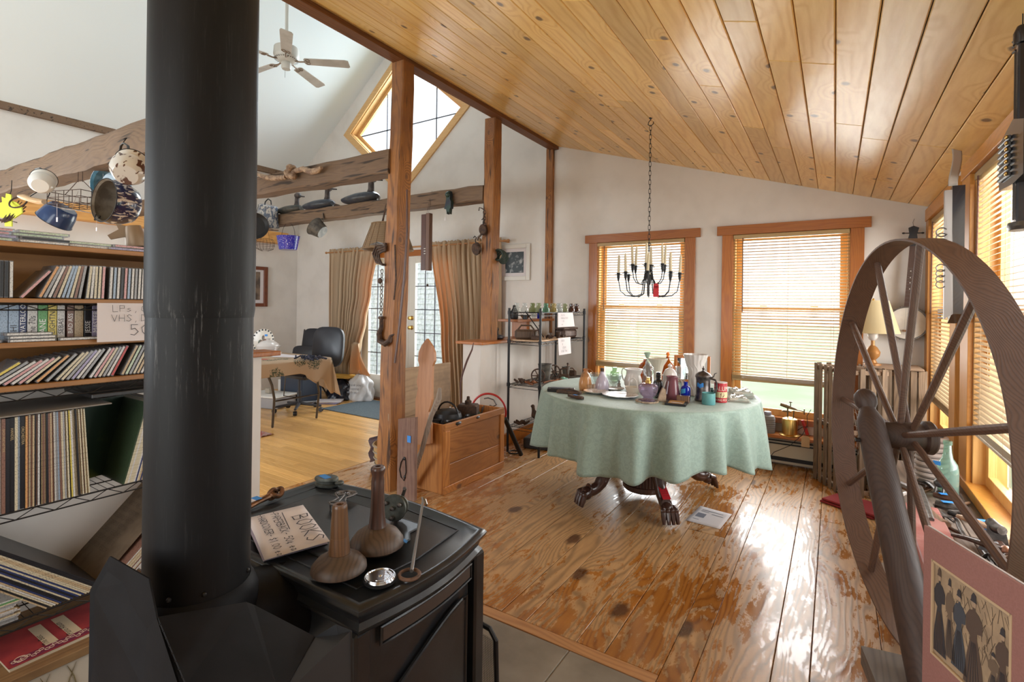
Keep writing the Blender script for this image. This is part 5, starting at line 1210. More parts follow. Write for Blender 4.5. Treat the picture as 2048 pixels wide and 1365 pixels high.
# plates
def plate_at(u, v, w, lab, ry=1.0):
    p, k = onT(u, v); r = w*k/2; t = thing('plate', lab, 'plate', p)
    m = MB(); m.lathe([(0, .002), (r*.55, .002), (r*.6, .0), (r*.68, .004), (r*.95, .013), (r, .017), (r*.97, .018), (r*.7, .009), (r*.6, .006), (0, .006)], 44, wob=lambda a, j, z: 1+.012*math.sin(a*12)*(1 if j in (4, 5, 6) else 0)); m.build('dish', M_plate, t)
plate_at(1240.5, 794, 72, 'large white patterned plate nearest the table edge'); plate_at(1192, 787, 50, 'small patterned plate at the left beside the large plate'); plate_at(1228.5, 781, 41, 'small white saucer behind the large patterned plate')
lat('jar', 'little white jar before the frosted lilac bottle', 'jar', 1191, 781, [(0, 0), (6.5, 0), (7, 2), (7, 11), (6.4, 12), (0, 12)], M_milk)
lat('sundae_glass', 'little dark topped glass before the marigold carafe', 'glass', 1178, 783, [(0, 0), (5, 0), (3, 3), (4, 9), (6, 13), (0, 13)], G_clear)
# dark iron odds at the left
p, k = onT(1122, 783); t = thing('metal_tray', 'long black metal tray at the left end of the table', 'tray', p, .45)
m = MB(); m.box((0, 0, 3*k), (54*k, 24*k, 6*k), b=.003); m.build('tray', M_blk, t); m = MB(); m.box((0, 0, 6.6*k), (40*k, 14*k, 1.2*k), b=.001); m.build('lid_panel', pbr('dark_blue_metal', (.03, .04, .06), .4), t)
p, k = onT(1138, 788); m = MB(); m.box((0, 0, 3*k), (50*k, 12*k, 6*k), b=.004); m.tube([(-22*k, 0, 5*k), (0, 3*k, 9*k), (20*k, -2*k, 6*k)], .006, 7); tag(m.build('iron_bar', M_rust, None, loc=p, rz=.1), 'dark rusty iron bar lying before the black tray', 'iron piece')
p, k = onT(1152, 797); t = thing('iron_toy', 'dark iron piece with blue tape nearest the left table edge', 'iron piece', p, -.35)
m = MB(); m.prism([(-22*k, -2*k), (-8*k, 5*k), (14*k, 6*k), (22*k, 0), (10*k, -8*k), (-6*k, -6*k)], 5*k, TR((0, 0, 3*k))); 
for q in range(6): m.ball((6*k+q*3*k, -7*k+.3*q*k, 4*k), 3*k, 7)
m.build('body', M_rust, t); m = MB(); m.box((-3*k, 1*k, 6.2*k), (9*k, 5*k, .001)); m.build('blue_tape', M_tape, t)
# plastic wrapped parcels
for (u, v, w, lab, h) in ((1474, 800, 42, 'clear plastic wrapped cloth parcel beside the red tin', 8), (1482, 792, 44, 'crumpled plastic wrapped parcel at the right table edge', 13)):
    p, k = onT(u, v); rr = random.Random(u)
    def fb(a, b): 
        x, y = (a-.5)*w*k, (b-.5)*w*k*1.5; e = min(1, 6*min(a, 1-a, b, 1-b)); return (x, y, h*k*e+.006*math.sin(a*17+u)*math.sin(b*13)*e)
    m = MB(); m.grid(fb, 16, 16); t = thing('plastic_parcel', lab, 'parcel', p, .3); o = m.build('wrapping', glass('crumpled_plastic', (.85, .88, .86), .12, a=.35, tint=(.5, .52, .5)), t, angle=20)
    m = MB(); m.box((0, 0, h*k*.42), (w*k*.88, w*k*1.3, h*k*.8), b=.006); m.build('contents', pbr('folded_cream_linen', (.45, .42, .36), .8, col2=(.32, .36, .32), nscale=20), t)
# hanging candelabra
HK = Vector((-1.09, 3.46, ceil_z(-1.09))); CB = Vector((HK.x, HK.y, 0))
t = thing('candelabra', 'black wrought iron candle chandelier hanging on a chain over the round table', 'chandelier', HK)
m = MB(); m.tube([(0, 0, .01), (0, 0, -.015), (-.012, 0, -.025), (-.018, 0, -.045), (0, 0, -.058), (.018, 0, -.045), (.020, 0, -.03)], .003, 8); m.lathe([(.012, 0), (.010, -.006), (0, -.006)], 12); m.build('hook', M_blk, t)
zt = -.055; zb = at(1298, 487, y=HK.y).z-HK.z; L_ = zt-zb; n = int(L_/.031); st_ = L_/n; link = None
for q in range(n):
    z = zt-(q+.5)*st_
    if link is None:
        m = MB(); pts = [(.0075*math.cos(a_), 0, .014*math.sin(a_)+(.006 if math.sin(a_) > 0 else -.006)) for a_ in [2*PI*i/14 for i in range(14)]]; m.tube(pts, .0017, 5, closed=True); link = m.build('chain_link', M_blk, t); o = link
    else: o = bpy.data.objects.new('chain_link', link.data); COL.objects.link(o); o.parent = t
    o.location = (0, 0, z); o.rotation_euler = (0, 0, PI/2*(q % 2)+.6)
zc = at(1298, 540, y=HK.y).z-HK.z
m = MB(); m.tube([(0, 0, zb), (0, 0, zc+.02)], .004, 8); m.torus((0, 0, 0), .012, .003, TR((0, 0, zb-.008), (PI/2, 0, 0))); m.lathe([(0, .0), (.02, .0), (.022, .02), (.018, .03), (.024, .045), (.012, .055), (0, .055)], 16, TR((0, 0, zc-.02))); m.torus((0, 0, zc+.03), .032, .004, n=20); m.build('centre_stem', M_blk, t)
M_cdl = pbr('ivory_candle', (.66, .58, .40), .5)
z_low = at(1240, 551, y=HK.y).z-HK.z; zbot = at(1290, 594, y=HK.y).z-HK.z; z_hi = at(1298, 533, y=HK.y).z-HK.z
for tier, (n, R_, zc_, zl, hc) in enumerate(((8, .205, z_low, zbot, .125), (6, .115, z_hi, z_hi-.125, .14))):
    for q in range(n):
        a_ = 2*PI*(q+.35+.3*tier)/n; ca, sa = math.cos(a_), math.sin(a_); m = MB()
        pr = [(.022, zc), (.030, zc-.06), (.045, zl+.02), (R_*.45, zl), (R_*.75, zl+.008), (R_*.93, zl+.04), (R_, zc_-.03)]
        m.tube([(r*ca, r*sa, z) for r, z in pr], .0034, 6); m.lathe([(.004, -.045), (.010, -.02), (.011, 0)], 10, TR((R_*ca, R_*sa, zc_)))
        m.lathe([(0, 0), (.026, .002), (.027, .004), (.012, .004), (.012, .014), (0, .014)], 16, TR((R_*ca, R_*sa, zc_))); arm = m.build('arm', M_blk, t)
        if not (tier == 0 and q in (3,)):
            m = MB(); m.lathe([(0, .006), (.0095, .006), (.0082, .006+hc*(.9+.1*math.sin(q*2))), (.003, .012+hc), (0, .012+hc)], 12, TR((R_*ca, R_*sa, zc_), (.04*math.sin(q*5), .04*math.cos(q*3), 0))); m.build('candle', M_cdl, arm)
m = MB(); m.box((.05, -.10, zbot+.035), (.036, .002, .075), b=0); m.lathe([(0, -.001), (.018, -.001), (.018, .001), (0, .001)], 14, TR((.05, -.10, zbot+.072), (PI/2, 0, 0)))
o = m.build('price_tag', MC['red_tag'], None, loc=HK, rot=(0, 0, .3)); tag(o, 'red price tag hanging from the iron candle chandelier', 'tag')
# paper on the floor
p = at(1418, 1037, z=0); t = thing('paper_sheet', 'white printed paper sheet lying on the plank floor', 'paper', p, math.radians(38))
A_, B_, C_, D_ = at(1401, 1013, z=0), at(1464, 1032, z=0), at(1440, 1060, z=0), at(1371, 1042, z=0)
m = MB(); m.grid(lambda u, v: tuple((D_.lerp(C_, u)).lerp(A_.lerp(B_, u), v)+Vector((0, 0, .003+.006*u*u*v))), 8, 8); t.rotation_euler = (0, 0, 0); o = m.build('sheet', M_paper, t, world=True); o.modifiers.new('s', 'SOLIDIFY').thickness = .0004
m = MB(); q = lambda u, v: tuple((D_.lerp(C_, u)).lerp(A_.lerp(B_, u), v)+Vector((0, 0, .0042+.006*u*u*v)))
m.add([q(.12, .35), q(.38, .35), q(.38, .6), q(.12, .6)], [(0, 1, 2, 3)])
for a_, b_, v in ((.15, .4, .72), (.15, .8, .80), (.5, .85, .66), (.12, .3, .2)): m.add([q(a_, v), q(b_, v), q(b_, v+.025), q(a_, v+.025)], [(0, 1, 2, 3)])
m.build('printed_marks', pbr('grey_ink', (.16, .16, .2), .8), t, world=True)
# ================================================ things on and under the tie beams
M_enw = pbr('chipped_white_enamel', (.66, .64, .60), .3, coat=.3)
def enamel(name, base, spots, scale, lo, hi, stretch=(1, 1, 1), rough=.25):
    m, nt, b = newmat(name); tc = _n(nt, 'ShaderNodeTexCoord'); mp = _n(nt, 'ShaderNodeMapping'); mp.inputs['Scale'].default_value = stretch; nt.links.new(tc.outputs['Object'], mp.inputs[0])
    f = _ramp(nt, _noise(nt, mp.outputs[0], scale, 2, .5, .6), [(lo, 0.), (hi, 1.)]); nt.links.new(_mix(nt, f, base, spots), b.inputs['Base Color']); b.inputs['Roughness'].default_value = rough; b.inputs['Coat Weight'].default_value = .4; return m
M_spotw = enamel('white_enamel_with_brown_chips', (.62, .59, .54), (.09, .035, .02), 22, .56, .59)
M_cobsw = enamel('cobalt_swirl_enamel', (.012, .016, .07), (.62, .58, .54), 34, .54, .58, (.6, .6, 2.2))
M_greysw = enamel('grey_swirl_enamel', (.10, .13, .19), (.50, .48, .46), 30, .45, .55, (1, 1, .6))
M_blusp = enamel('cobalt_speckle_enamel', (.02, .02, .33), (.45, .45, .62), 75, .60, .66)
M_blue = enamel('navy_blue_enamel', (.012, .035, .105), (.04, .075, .16), 14, .5, .7)
M_teal2 = enamel('deep_teal_enamel', (.02, .085, .13), (.06, .17, .23), 14, .45, .7)
M_inner = pbr('grey_enamel_inside', (.22, .20, .17), .4, col2=(.12, .10, .08), nscale=16)
M_tin = pbr('dull_tin', (.16, .145, .125), .5, metal=.5, col2=(.08, .075, .07), nscale=20)
def vessel(name, label, cat, centre, axis, prof, mout, minn, part='bowl', n=36, roll=0.):
    """open turned vessel whose mouth looks along axis; profile (radius, height) outside only"""
    t = thing(name, label, cat, centre); T = Vector(axis).to_track_quat('Z', 'Y').to_matrix().to_4x4() @ Matrix.Rotation(roll, 4, 'Z')
    m = MB(); m.lathe(prof, n, T); m.build(part, mout, t)
    m = MB(); inn = [(max(0, r-.003), z+.003 if i == 0 else z) for i, (r, z) in enumerate(prof)]; inn[0] = (0, prof[0][1]+.003); m.lathe([(r, z) for r, z in inn][::-1], n, T); m.build('lining', minn, t)
    m = MB(); m.torus((0, 0, prof[-1][1]), prof[-1][0], .0022, T, n=n, m=6); m.build('rim', M_blk if minn is M_inner else mout, t)
    return t, T
def beamhook(t, p0, p1, r=.003):
    m = MB(); base = t.location; a, b = Vector(p0)-base, Vector(p1)-base; mid = a.lerp(b, .5)
    m.tube([a+Vector((0, 0, .02)), a, mid+Vector((.006, 0, 0)), b], r, 6); m.build('hook', M_blk, t)
BY = 1.30
potprof = lambda r, h, b=.62: [(0, 0), (r*b*.9, 0), (r*b, .006), (r*.88, h*.35), (r*.97, h*.65), (r*.86, h*.9), (r, h)]
c = at(251, 350, y=1.07); t, T = vessel('enamel_pot', 'white enamel pot with brown chips hanging from the near beam beside the stovepipe', 'pot', c, (-.62, .45, .62), [(0, 0), (.052, 0), (.058, .006), (.078, .045), (.080, .078), (.062, .10), (.058, .108), (.076, .135)], M_spotw, M_inner)
m = MB(); q = at(247, 286, y=1.17)-t.location; m.tube([at(258, 306, y=1.12)-t.location, at(256, 292, y=1.14)-t.location, q, at(242, 292, y=1.17)-t.location, at(240, 304, y=1.18)-t.location], .0065, 8, flat=.6); m.build('handle', M_blk, t)
m = MB(); m.tube([(q.x, q.y, q.z+.02), (q.x-.015, q.y+.02, q.z+.035), (q.x, q.y, q.z+.005)], .0025, 5); m.build('nail', M_blk, t)
c = at(80, 372, y=1.07); t, T = vessel('enamel_pot', 'small plain white enamel pot hanging from the near beam above the lime green cutout', 'pot', c, (-.75, .35, .52), [(0, 0), (.042, 0), (.048, .006), (.066, .04), (.067, .068), (.055, .09), (.068, .115)], M_enw, M_inner)
m = MB(); q = at(80, 336, y=1.15)-t.location; m.tube([at(88, 352, y=1.12)-t.location, at(87, 341, y=1.14)-t.location, q, at(72, 338, y=1.17)-t.location, at(70, 348, y=1.18)-t.location], .006, 8, flat=.6); m.build('handle', M_blk, t)
c = at(212, 370, y=BY+.12); t, T = vessel('enamel_pan', 'teal blue enamel pan hanging behind the chipped white pot', 'pan', c+Vector((0, .05, .0)), (.45, -.75, -.12), [(0, 0), (.10, 0), (.108, .006), (.128, .03), (.145, .034)], M_teal2, M_teal2)
beamhook(t, at(216, 336, y=BY+.13), c+Vector((0, .02, .12)))
m = MB(); g = at(206, 366, y=BY+.07)-t.location; m.tube([(g.x, g.y, g.z+.06), (g.x+.003, g.y, g.z+.02)], .0008, 4); m.prism([(-.017, -.025), (.017, -.025), (.017, .015), (.008, .025), (-.008, .025), (-.017, .015)], .0012, TR(tuple(g), (PI/2, 0, .3))); m.build('price_tag', M_paper, t)
c = at(210, 401, y=1.05)-Vector((.14, -.95, .05))*.135; t, T = vessel('spatterware_pot', 'big cobalt and white swirl enamel pot with its grey mouth turned to the shelves', 'pot', c, (.14, -.95, .05), [(0, 0), (.080, 0), (.090, .008), (.108, .05), (.114, .10), (.106, .125), (.112, .135)], M_cobsw, M_inner)
m = MB(); m.tube([at(192, 430, y=1.04)-t.location, at(190, 440, y=1.03)-t.location, at(196, 440, y=1.04)-t.location, at(200, 432, y=1.05)-t.location], .005, 8); m.build('handle', M_blk, t)
beamhook(t, (c.x-.02, 1.335, 2.25), c+Vector((-.03, -.02, .11)))
m = MB(); g = at(193, 455, y=BY-.03)-t.location; m.tube([(g.x, g.y, g.z+.08), (g.x, g.y, g.z)], .0009, 4); m.box((g.x, g.y, g.z-.012), (.018, .001, .022)); m.build('string_tag', M_paper, t)
# wire egg basket
c = at(160, 400, y=BY+.02); t = thing('wire_basket', 'rusty square wire basket hanging between the blue hook pot and the swirl pot', 'basket', c, math.radians(18))
m = MB(); W_, D_, H_ = .15, .10, .085
for z in (-H_*.5, 0, H_*.5):
    m.tube([(-W_, -D_, z), (W_, -D_, z), (W_, D_, z), (-W_, D_, z)], .0026, 5, closed=True, smooth=False)
m.build('ring_wires', M_rust, t); m = MB()
for k in range(5):
    for s in (-1, 1): m.tube([(-W_+2*W_*k/4, s*D_, -H_*.5), (-W_+2*W_*k/4, s*D_, H_*.5)], .0022, 5)
    m.tube([(-W_+2*W_*k/4, -D_, -H_*.5), (-W_+2*W_*k/4, D_, -H_*.5)], .002, 5)
for k in range(1, 3):
    for s in (-1, 1): m.tube([(s*W_, -D_+2*D_*k/3, -H_*.5), (s*W_, -D_+2*D_*k/3, H_*.5)], .0022, 5)
    m.tube([(-W_, -D_+2*D_*k/3, -H_*.5), (W_, -D_+2*D_*k/3, -H_*.5)], .002, 5)
m.build('upright_wires', M_rust, t); m = MB(); m.tube([(-W_*.9, 0, H_*.5), (-.02, 0, H_*.5+.09), (.02, 0, H_*.5+.09), (W_*.9, 0, H_*.5)], .0026, 5); m.tube([(-.02, 0, H_*.5+.08), (-.02, 0, H_*.5+.15)], .0025, 5); m.tube([(.02, 0, H_*.5+.08), (.02, 0, H_*.5+.15)], .0025, 5); m.build('bail', M_rust, t)
m = MB(); m.tube([(-.06, -D_, -H_*.5), (-.058, -D_, -.14)], .001, 4); m.box((-.058, -D_, -.15), (.014, .001, .03)); m.build('string_tag', M_paper, t)
# blue pot on a long hook
c = at(104, 432, y=BY-.05); t, T = vessel('enamel_pot', 'plain navy enamel pot hanging low on a long iron hook', 'pot', c+Vector((.06, .05, .06)), (-.45, -.30, -.72), [(0, 0), (.075, 0), (.082, .006), (.097, .05), (.105, .105), (.108, .118)], M_blue, M_inner)
m = MB(); a_, b_ = at(98, 382, y=BY+.0)-t.location, at(88, 420, y=BY-.03)-t.location; m.tube([a_+Vector((-.012, 0, .02)), a_+Vector((-.010, 0, .0)), a_, a_+Vector((.012, 0, .015)), a_+Vector((.014, 0, -.02)), b_+Vector((.02, 0, .04)), b_], .0036, 7); m.build('long_hook', M_blk, t)
# lime tulip cutout tied to a dark jug
c = at(16, 420, y=1.22); t = thing('tulip_cutout', 'lime green wooden tulip cutout tied to a twig bundle above the disc shelves', 'ornament', c, math.radians(38))
M_lime = pbr('lime_green_paint', (.58, .62, .03), .6)
m = MB(); ol = [(-.13, .0), (-.10, .055), (-.05, .075), (-.055, .13), (-.02, .115), (-.015, .165), (.03, .155), (.035, .095), (.075, .08), (.13, .035), (.135, -.03), (.06, -.085), (-.05, -.085), (-.12, -.05)]
m.prism([(x*.78, z*.78) for x, z in ol], .012, TR((0, 0, 0), (PI/2, 0, 0))); m.build('painted_flower', M_lime, t); m = MB(); m.prism([(-.02, -.13), (.03, -.13), (.03, -.06), (-.02, -.06)], .012, TR((0, .002, 0), (PI/2, 0, 0))); m.build('painted_stem', M_lime, t)
m = MB(); rr = random.Random(4)
for k in range(14): m.tube([(-.09+rr.random()*.18, -.012, -.075-rr.random()*.03), (rr.uniform(-.03, .03), -.016, -.085), (.10*rr.random()+.03, .02, -.02+.1*rr.random())], .004, 4)
m.build('twig_wrap', M_rust, t)
m = MB(); m.torus((.09, .04, .05), .06, .006, TR((0, 0, 0), (1.0, 0, 0)), n=20, m=6); m.build('wire_ring', M_rust, t); beamhook(t, c+Vector((0, .03, .22)), c+Vector((.0, .01, .10)))
# pale wooden shoe form on the beam side
c = at(62, 401, y=1.18); t = thing('shoe_last', 'pale wooden shoe last hanging beneath the small white pot', 'shoe last', c, math.radians(30))
m = MB(); m.tube([(-.09, 0, .03), (-.05, 0, .022), (0, 0, .005), (.06, 0, -.008), (.10, 0, -.012)], [.014, .03, .026, .03, .024], 12, flat=.7); m.build('last', wood('pale_last_wood', (.55, .36, .2), (.42, .26, .13), 0, 1), t)
beamhook(t, c+Vector((0, .12, .14)), c+Vector((-.02, 0, .02)))
# flat twig
c = at(145, 424, y=1.18); m = MB(); a_, b_ = at(104, 412, y=1.18)-c, at(188, 428, y=1.18)-c
m.tube([a_, a_.lerp(b_, .3)+Vector((0, 0, -.004)), a_.lerp(b_, .7)+Vector((0, 0, .003)), b_], [.002, .009, .009, .003], 8, flat=.4); m.tube([a_.lerp(b_, .5), a_.lerp(b_, .5)+Vector((0, .03, .12))], .0012, 4)
tag(m.build('driftwood_stick', pbr('grey_driftwood', (.34, .27, .22), .8, col2=(.2, .15, .12), nscale=30), None, loc=c), 'thin grey driftwood stick hanging under the wire basket', 'stick')
# wooden bird funnel near the pipe, standing on the cabinet top
c = at(272, 500, x=SX-.06); c.z = 1.5410; t = thing('tin_bird', 'brown tin bird shaped can standing on the cabinet top beside the stovepipe', 'can', (c.x, .90, 1.5628), math.radians(60))
m = MB(); m.lathe([(0, 0), (.036, 0), (.038, .005), (.030, .065), (.026, .085), (0, .088)], 20, TR((0, 0, 0), (0, -.18, 0))); m.build('can', pbr('brown_tin', (.24, .17, .11), .5, metal=.3), t)
m = MB(); m.prism([(-.035, .04), (-.085, .025), (-.095, .040), (-.06, .066), (-.07, .09), (-.025, .078)], .012, TR((0, 0, 0), (PI/2, 0, 0))); m.build('beak_spout', MC['brown_tin'], t)
# driftwood on the middle beam
p0 = at(515, 352, y=2.55); t = thing('driftwood', 'pale twisted driftwood burl fixed along the middle beam', 'driftwood', at(582, 350, y=2.53))
M_drift = pbr('pale_driftwood', (.42, .29, .19), .75, col2=(.20, .12, .08), nscale=25, bump=.5, bscale=60)
L_ = lambda u, v: at(u, v, y=2.535)-t.location
m = MB(); m.tube([L_(508, 345), L_(530, 355), L_(552, 357), L_(572, 354)], [.012, .022, .024, .02], 9); m.tube([L_(592, 342), L_(606, 338), L_(622, 344), L_(636, 341), L_(643, 335)], [.02, .022, .026, .024, .014], 9); m.build('branch', M_drift, t)
m = MB(); rr = random.Random(3)
for k in range(9): m.ball(L_(572+rr.random()*20, 336+rr.random()*18)+Vector((0, rr.uniform(-.02, .01), 0)), .022+.012*rr.random(), 9)
m.build('burl', M_drift, t)
# duck decoys on the far beam
def decoy(c, s, label, cols, rz=0., tilt=0.):
    t = thing('duck_decoy', label, 'duck decoy', c, rz)
    body, head = cols; m = MB()
    ring = []
    st_ = [(-.20, .052, .012, .014), (-.16, .045, .05, .030), (-.09, .038, .078, .048), (0, .042, .086, .058), (.08, .046, .078, .055), (.135, .05, .05, .045), (.155, .052, .02, .022)]
    vs = []; fs = []; n = 14
    for x, z, wy, hz in st_:
        for k in range(n):
            a = 2*PI*k/n; zz = max(-.002, (z+hz*math.sin(a))*.72); vs.append((x*s, wy*math.cos(a)*s, zz*s))
    for i in range(len(st_)-1):
        for k in range(n): fs.append((i*n+k, (i+1)*n+k, (i+1)*n+(k+1) % n, i*n+(k+1) % n)[::-1])
    fs.append(tuple(range(n))); fs.append(tuple((len(st_)-1)*n+k for k in range(n))[::-1])
    m.add(vs, fs, True); m.build('body', body, t, angle=60)
    m = MB(); m.tube([(x*s, 0, z*s) for x, z in ((.085, .04), (.095, .09), (.096, .14))], [.030*s, .021*s, .020*s], 12); m.ball((.106*s, 0, .160*s), (.040*s, .028*s, .028*s), 14); m.build('head', head, t)
    m = MB(); m.tube([(x*s, 0, z*s) for x, z in ((.135, .157), (.165, .146), (.20, .140))], [.018*s, .013*s, .010*s], 8, flat=.55); m.build('bill', pbr('dark_bill', (.05, .045, .05), .4), t)
M_dk1 = pbr('blue_black_decoy_paint', (.022, .028, .045), .35, col2=(.045, .05, .06), nscale=14); M_dk2 = pbr('greenish_black_decoy_paint', (.028, .030, .026), .45, col2=(.06, .055, .045), nscale=14)
M_hd1 = pbr('grey_brown_decoy_head', (.10, .08, .075), .5, col2=(.05, .04, .04), nscale=30)
zb3 = 2.484
for (u0, u1, lab, cols) in ((557, 607, 'smallest black duck decoy, farthest along the beam from the post', (M_dk2, M_hd1)), (609, 671, 'middle duck decoy of the three on the beam', (M_dk1, M_hd1)), (686, 762, 'largest duck decoy on the beam, nearest the post', (M_dk1, M_hd1))):
    c0, c1 = at(u0, 420, y=3.92), at(u1, 412, y=3.92); s = (c1.x-c0.x)/.39; decoy(((c0.x+c1.x)/2, 3.92, zb3), s, lab, cols)
c = at(672, 408, y=3.92); m = MB()
for k in range(7): m.tube([(-.04+.012*k, 0, .0), (-.05+.015*k, .01, .02), (-.02+.013*k, 0, .045-.004*k), (.03+.008*k, 0, .01)], .004, 5)
tag(m.build('twig_knot', M_rust, None, loc=(c.x, 3.92, zb3)), 'little tangle of dark twigs behind the middle duck decoy', 'twigs')
# grey spatter pail hung in front of the far beam
c = at(534, 430, y=3.72); t, T = vessel('spatterware_pail', 'grey and blue swirl enamel pail hung mouth down by the stovepipe', 'pail', c+Vector((.03, 0, .12)), (-.28, .05, -1), [(0, 0), (.10, 0), (.112, .01), (.15, .25), (.158, .26)], M_greysw, M_inner)
m = MB(); m.tube([(-.09, 0, -.01), (-.07, 0, .05), (-.01, 0, .08), (.05, 0, .05), (.06, 0, .0)], .007, 8); m.build('handle', M_blk, t)
c = at(514, 452, y=3.55); t, T = vessel('iron_pan', 'dark round pan edge hanging beside the swirl pail against the stovepipe', 'pan', c+Vector((-.05, 0, .0)), (.8, -.55, 0), [(0, 0), (.12, 0), (.15, .02), (.16, .03)], M_rust, M_blk); beamhook(t, c+Vector((-.03, .03, .25)), c+Vector((-.03, .0, .15)))
# cobalt pail with bail
c = at(576, 500, y=3.86); k_ = dpt(c)/FPX; t = thing('spatterware_pail', 'cobalt blue speckled enamel pail hanging by its wire bail under the far beam', 'pail', c)
m = MB(); m.lathe([(0, 0), (19*k_, 0), (20*k_, 2*k_), (25*k_, 26*k_), (26*k_, 27*k_), (24*k_, 26*k_), (19*k_, 3*k_), (0, 2*k_)], 32, sy=.8); m.build('pail', M_blusp, t)
m = MB(); m.tube([(22*k_*math.cos(PI*q/12), 0, 26*k_+28*k_*math.sin(PI*q/12)) for q in range(13)], .0025, 6); m.tube([(0, 0, 53*k_), (-.005, 0, 57*k_), (0, 0, 64*k_)], .002, 5); m.build('bail', M_blk, t)
# wire basket behind the pail, little
c = at(530, 490, y=4.2); t = thing('wire_basket', 'fine rusty wire egg basket hanging before the pine wall plate by the stovepipe', 'basket', c)
m = MB()
for q in range(16): a = 2*PI*q/16; m.tube([(.04*math.cos(a), .04*math.sin(a), -.09), (.11*math.cos(a), .11*math.sin(a), -.06), (.13*math.cos(a), .13*math.sin(a), .03), (.10*math.cos(a), .10*math.sin(a), .08)], .0015, 4)
for r_, z in ((.11, -.06), (.13, -.01), (.13, .03), (.10, .08)): m.torus((0, 0, z), r_, .002, n=24, m=4)
m.build('wires', M_rust, t); m = MB(); m.tube([(.10*math.cos(PI*q/10), 0, .08+.14*math.sin(PI*q/10)) for q in range(11)], .002, 5); m.tube([(0, 0, .22), (0, -.2, .26)], .002, 5); m.build('bail', M_rust, t)
# driftwood twigs on wall plate
m = MB(); m.tube([(0, -.35, .01), (.02, -.2, .035), (0, -.1, .02), (.02, 0, .06), (.0, .12, .02), (.02, .3, .03)], [.01, .02, .015, .022, .016, .008], 8); tag(m.build('driftwood', M_drift, None, loc=(-7.22, 4.3, 2.42)), 'driftwood lying on the pine wall plate behind the cobalt pail', 'driftwood')
# tin saucepan
c = at(640, 456, y=3.82); t, T = vessel('tin_dipper', 'dull tin saucepan hanging by its handle from the far beam', 'saucepan', c+Vector((.05, 0, -.055)), (-.62, -.25, .45), [(0, 0), (.075, 0), (.082, .008), (.110, .125), (.115, .13)], M_tin, pbr('dark_tin_inside', (.07, .07, .065), .5, metal=.3))
m = MB(); q = at(646, 427, y=3.83)-t.location; m.tube([T @ Vector((.0, .0, .13)) if False else at(646, 452, y=3.82)-t.location, at(647, 438, y=3.82)-t.location, q], [.014, .012, .016], 8, flat=.35); m.build('handle', M_tin, t)
# wicker shade lamp
c = at(776, 500, y=3.84); k_ = dpt(c)/FPX; t = thing('wicker_lamp', 'woven wicker lampshade hanging from the far beam behind the front post', 'lampshade', c)
m_w, nt, b = newmat('wicker_weave'); tc = _n(nt, 'ShaderNodeTexCoord'); wv = _n(nt, 'ShaderNodeTexWave', bands_direction='Z'); wv.inputs['Scale'].default_value = 28; nt.links.new(tc.outputs['Object'], wv.inputs['Vector'])
nt.links.new(_mix(nt, wv.outputs[1], (.15, .09, .045), (.31, .20, .11)), b.inputs['Base Color']); b.inputs['Roughness'].default_value = .8; _bump(nt, b, wv.outputs[1], .6, .004)
m = MB(); m.lathe([(50*k_, 0), (32*k_, 51*k_), (31*k_, 51*k_), (49*k_, 0)], 40); m.build('woven_cone', m_w, t)
m = MB(); 
for q in range(20): a = 2*PI*q/20; m.tube([(50.4*k_*math.cos(a), 50.4*k_*math.sin(a), 0), (32.4*k_*math.cos(a), 32.4*k_*math.sin(a), 51*k_)], .0022, 4)
m.torus((0, 0, 51*k_), 32.5*k_, .006, n=32); m.torus((0, 0, 0), 50*k_, .005, n=36); m.build('stakes', pbr('wicker_stake', (.24, .15, .08), .8), t)
m = MB(); m.tube([(-18*k_, 0, 51*k_), (-17*k_, 0, 56*k_), (-14*k_, 0, 66*k_), (-6*k_, 0, 92*k_)], [.014, .012, .009, .009], 8); m.build('hanger_arm', M_rust, t)
# bamboo chime
t = thing('chime_box', 'pair of dark wooden slats hanging as a chime under the far beam', 'chime', at(855, 428, y=3.80))
k_ = dpt(at(855, 428, y=3.80))/FPX; M_chm = wood('dark_chime_wood', (.085, .03, .02), (.035, .014, .012), 2, 1, rings=60, rough=.4)
m = MB(); m.box((-6*k_, 0, -57*k_), (13*k_, .05, 112*k_), b=.004); m.build('slat', M_chm, t)
m = MB(); m.box((6.5*k_, -.01, -57*k_), (10*k_, .05, 114*k_), b=.004); m.build('slat', wood('brown_chime_wood', (.16, .08, .05), (.08, .035, .025), 2, 1, rings=60, rough=.5), t)
m = MB()
for z in (-.35, -.375, -.40): m.box((-.004, -.028, z), (.026, .002, .006))
m.build('slot', M_white, t)
m = MB(); m.tube([(-.01, 0, 0), (.005, .05, .24)], .0012, 4); m.tube([(.012, 0, 0), (.012, .06, .24)], .0012, 4); m.tube([(.012, 0, -112*k_), (.012, 0, -.70)], .0010, 4); m.build('cord', M_blk, t)
m = MB(); m.lathe([(.012, -.028), (.010, -.005), (0, 0)], 10, TR((.012, 0, -.70))); m.build('little_bell', M_rust, t)
# dark figure hanging
c = at(898, 405, y=3.80); t = thing('iron_figure', 'dark green and black hanging iron figure near the second post', 'ornament', c)
m = MB(); k_ = dpt(c)/FPX; ol = [(-3, 21), (4, 22), (6, 15), (5, 6), (8, 0), (8, -12), (5, -14), (4, -24), (1, -18), (-2, -24), (-4, -14), (-9, -13), (-6, -2), (-4, 6), (-5, 14)]
m.prism([(x*k_, y*k_) for x, y in ol], .04, TR((0, 0, 0), (PI/2, 0, 0))); m.ball((0, -.015, 15*k_), (6*k_, .03, 6*k_), 10); m.build('figure', pbr('dark_green_iron', (.015, .045, .035), .5, col2=(.012, .015, .03), nscale=14), t)
m = MB(); m.tube([(-8*k_, -.01, -14*k_), (-8*k_, -.01, -30*k_)], .0008, 4); m.box((-8*k_, -.01, -33*k_), (.014, .001, .03)); m.build('string_tag', M_paper, t)
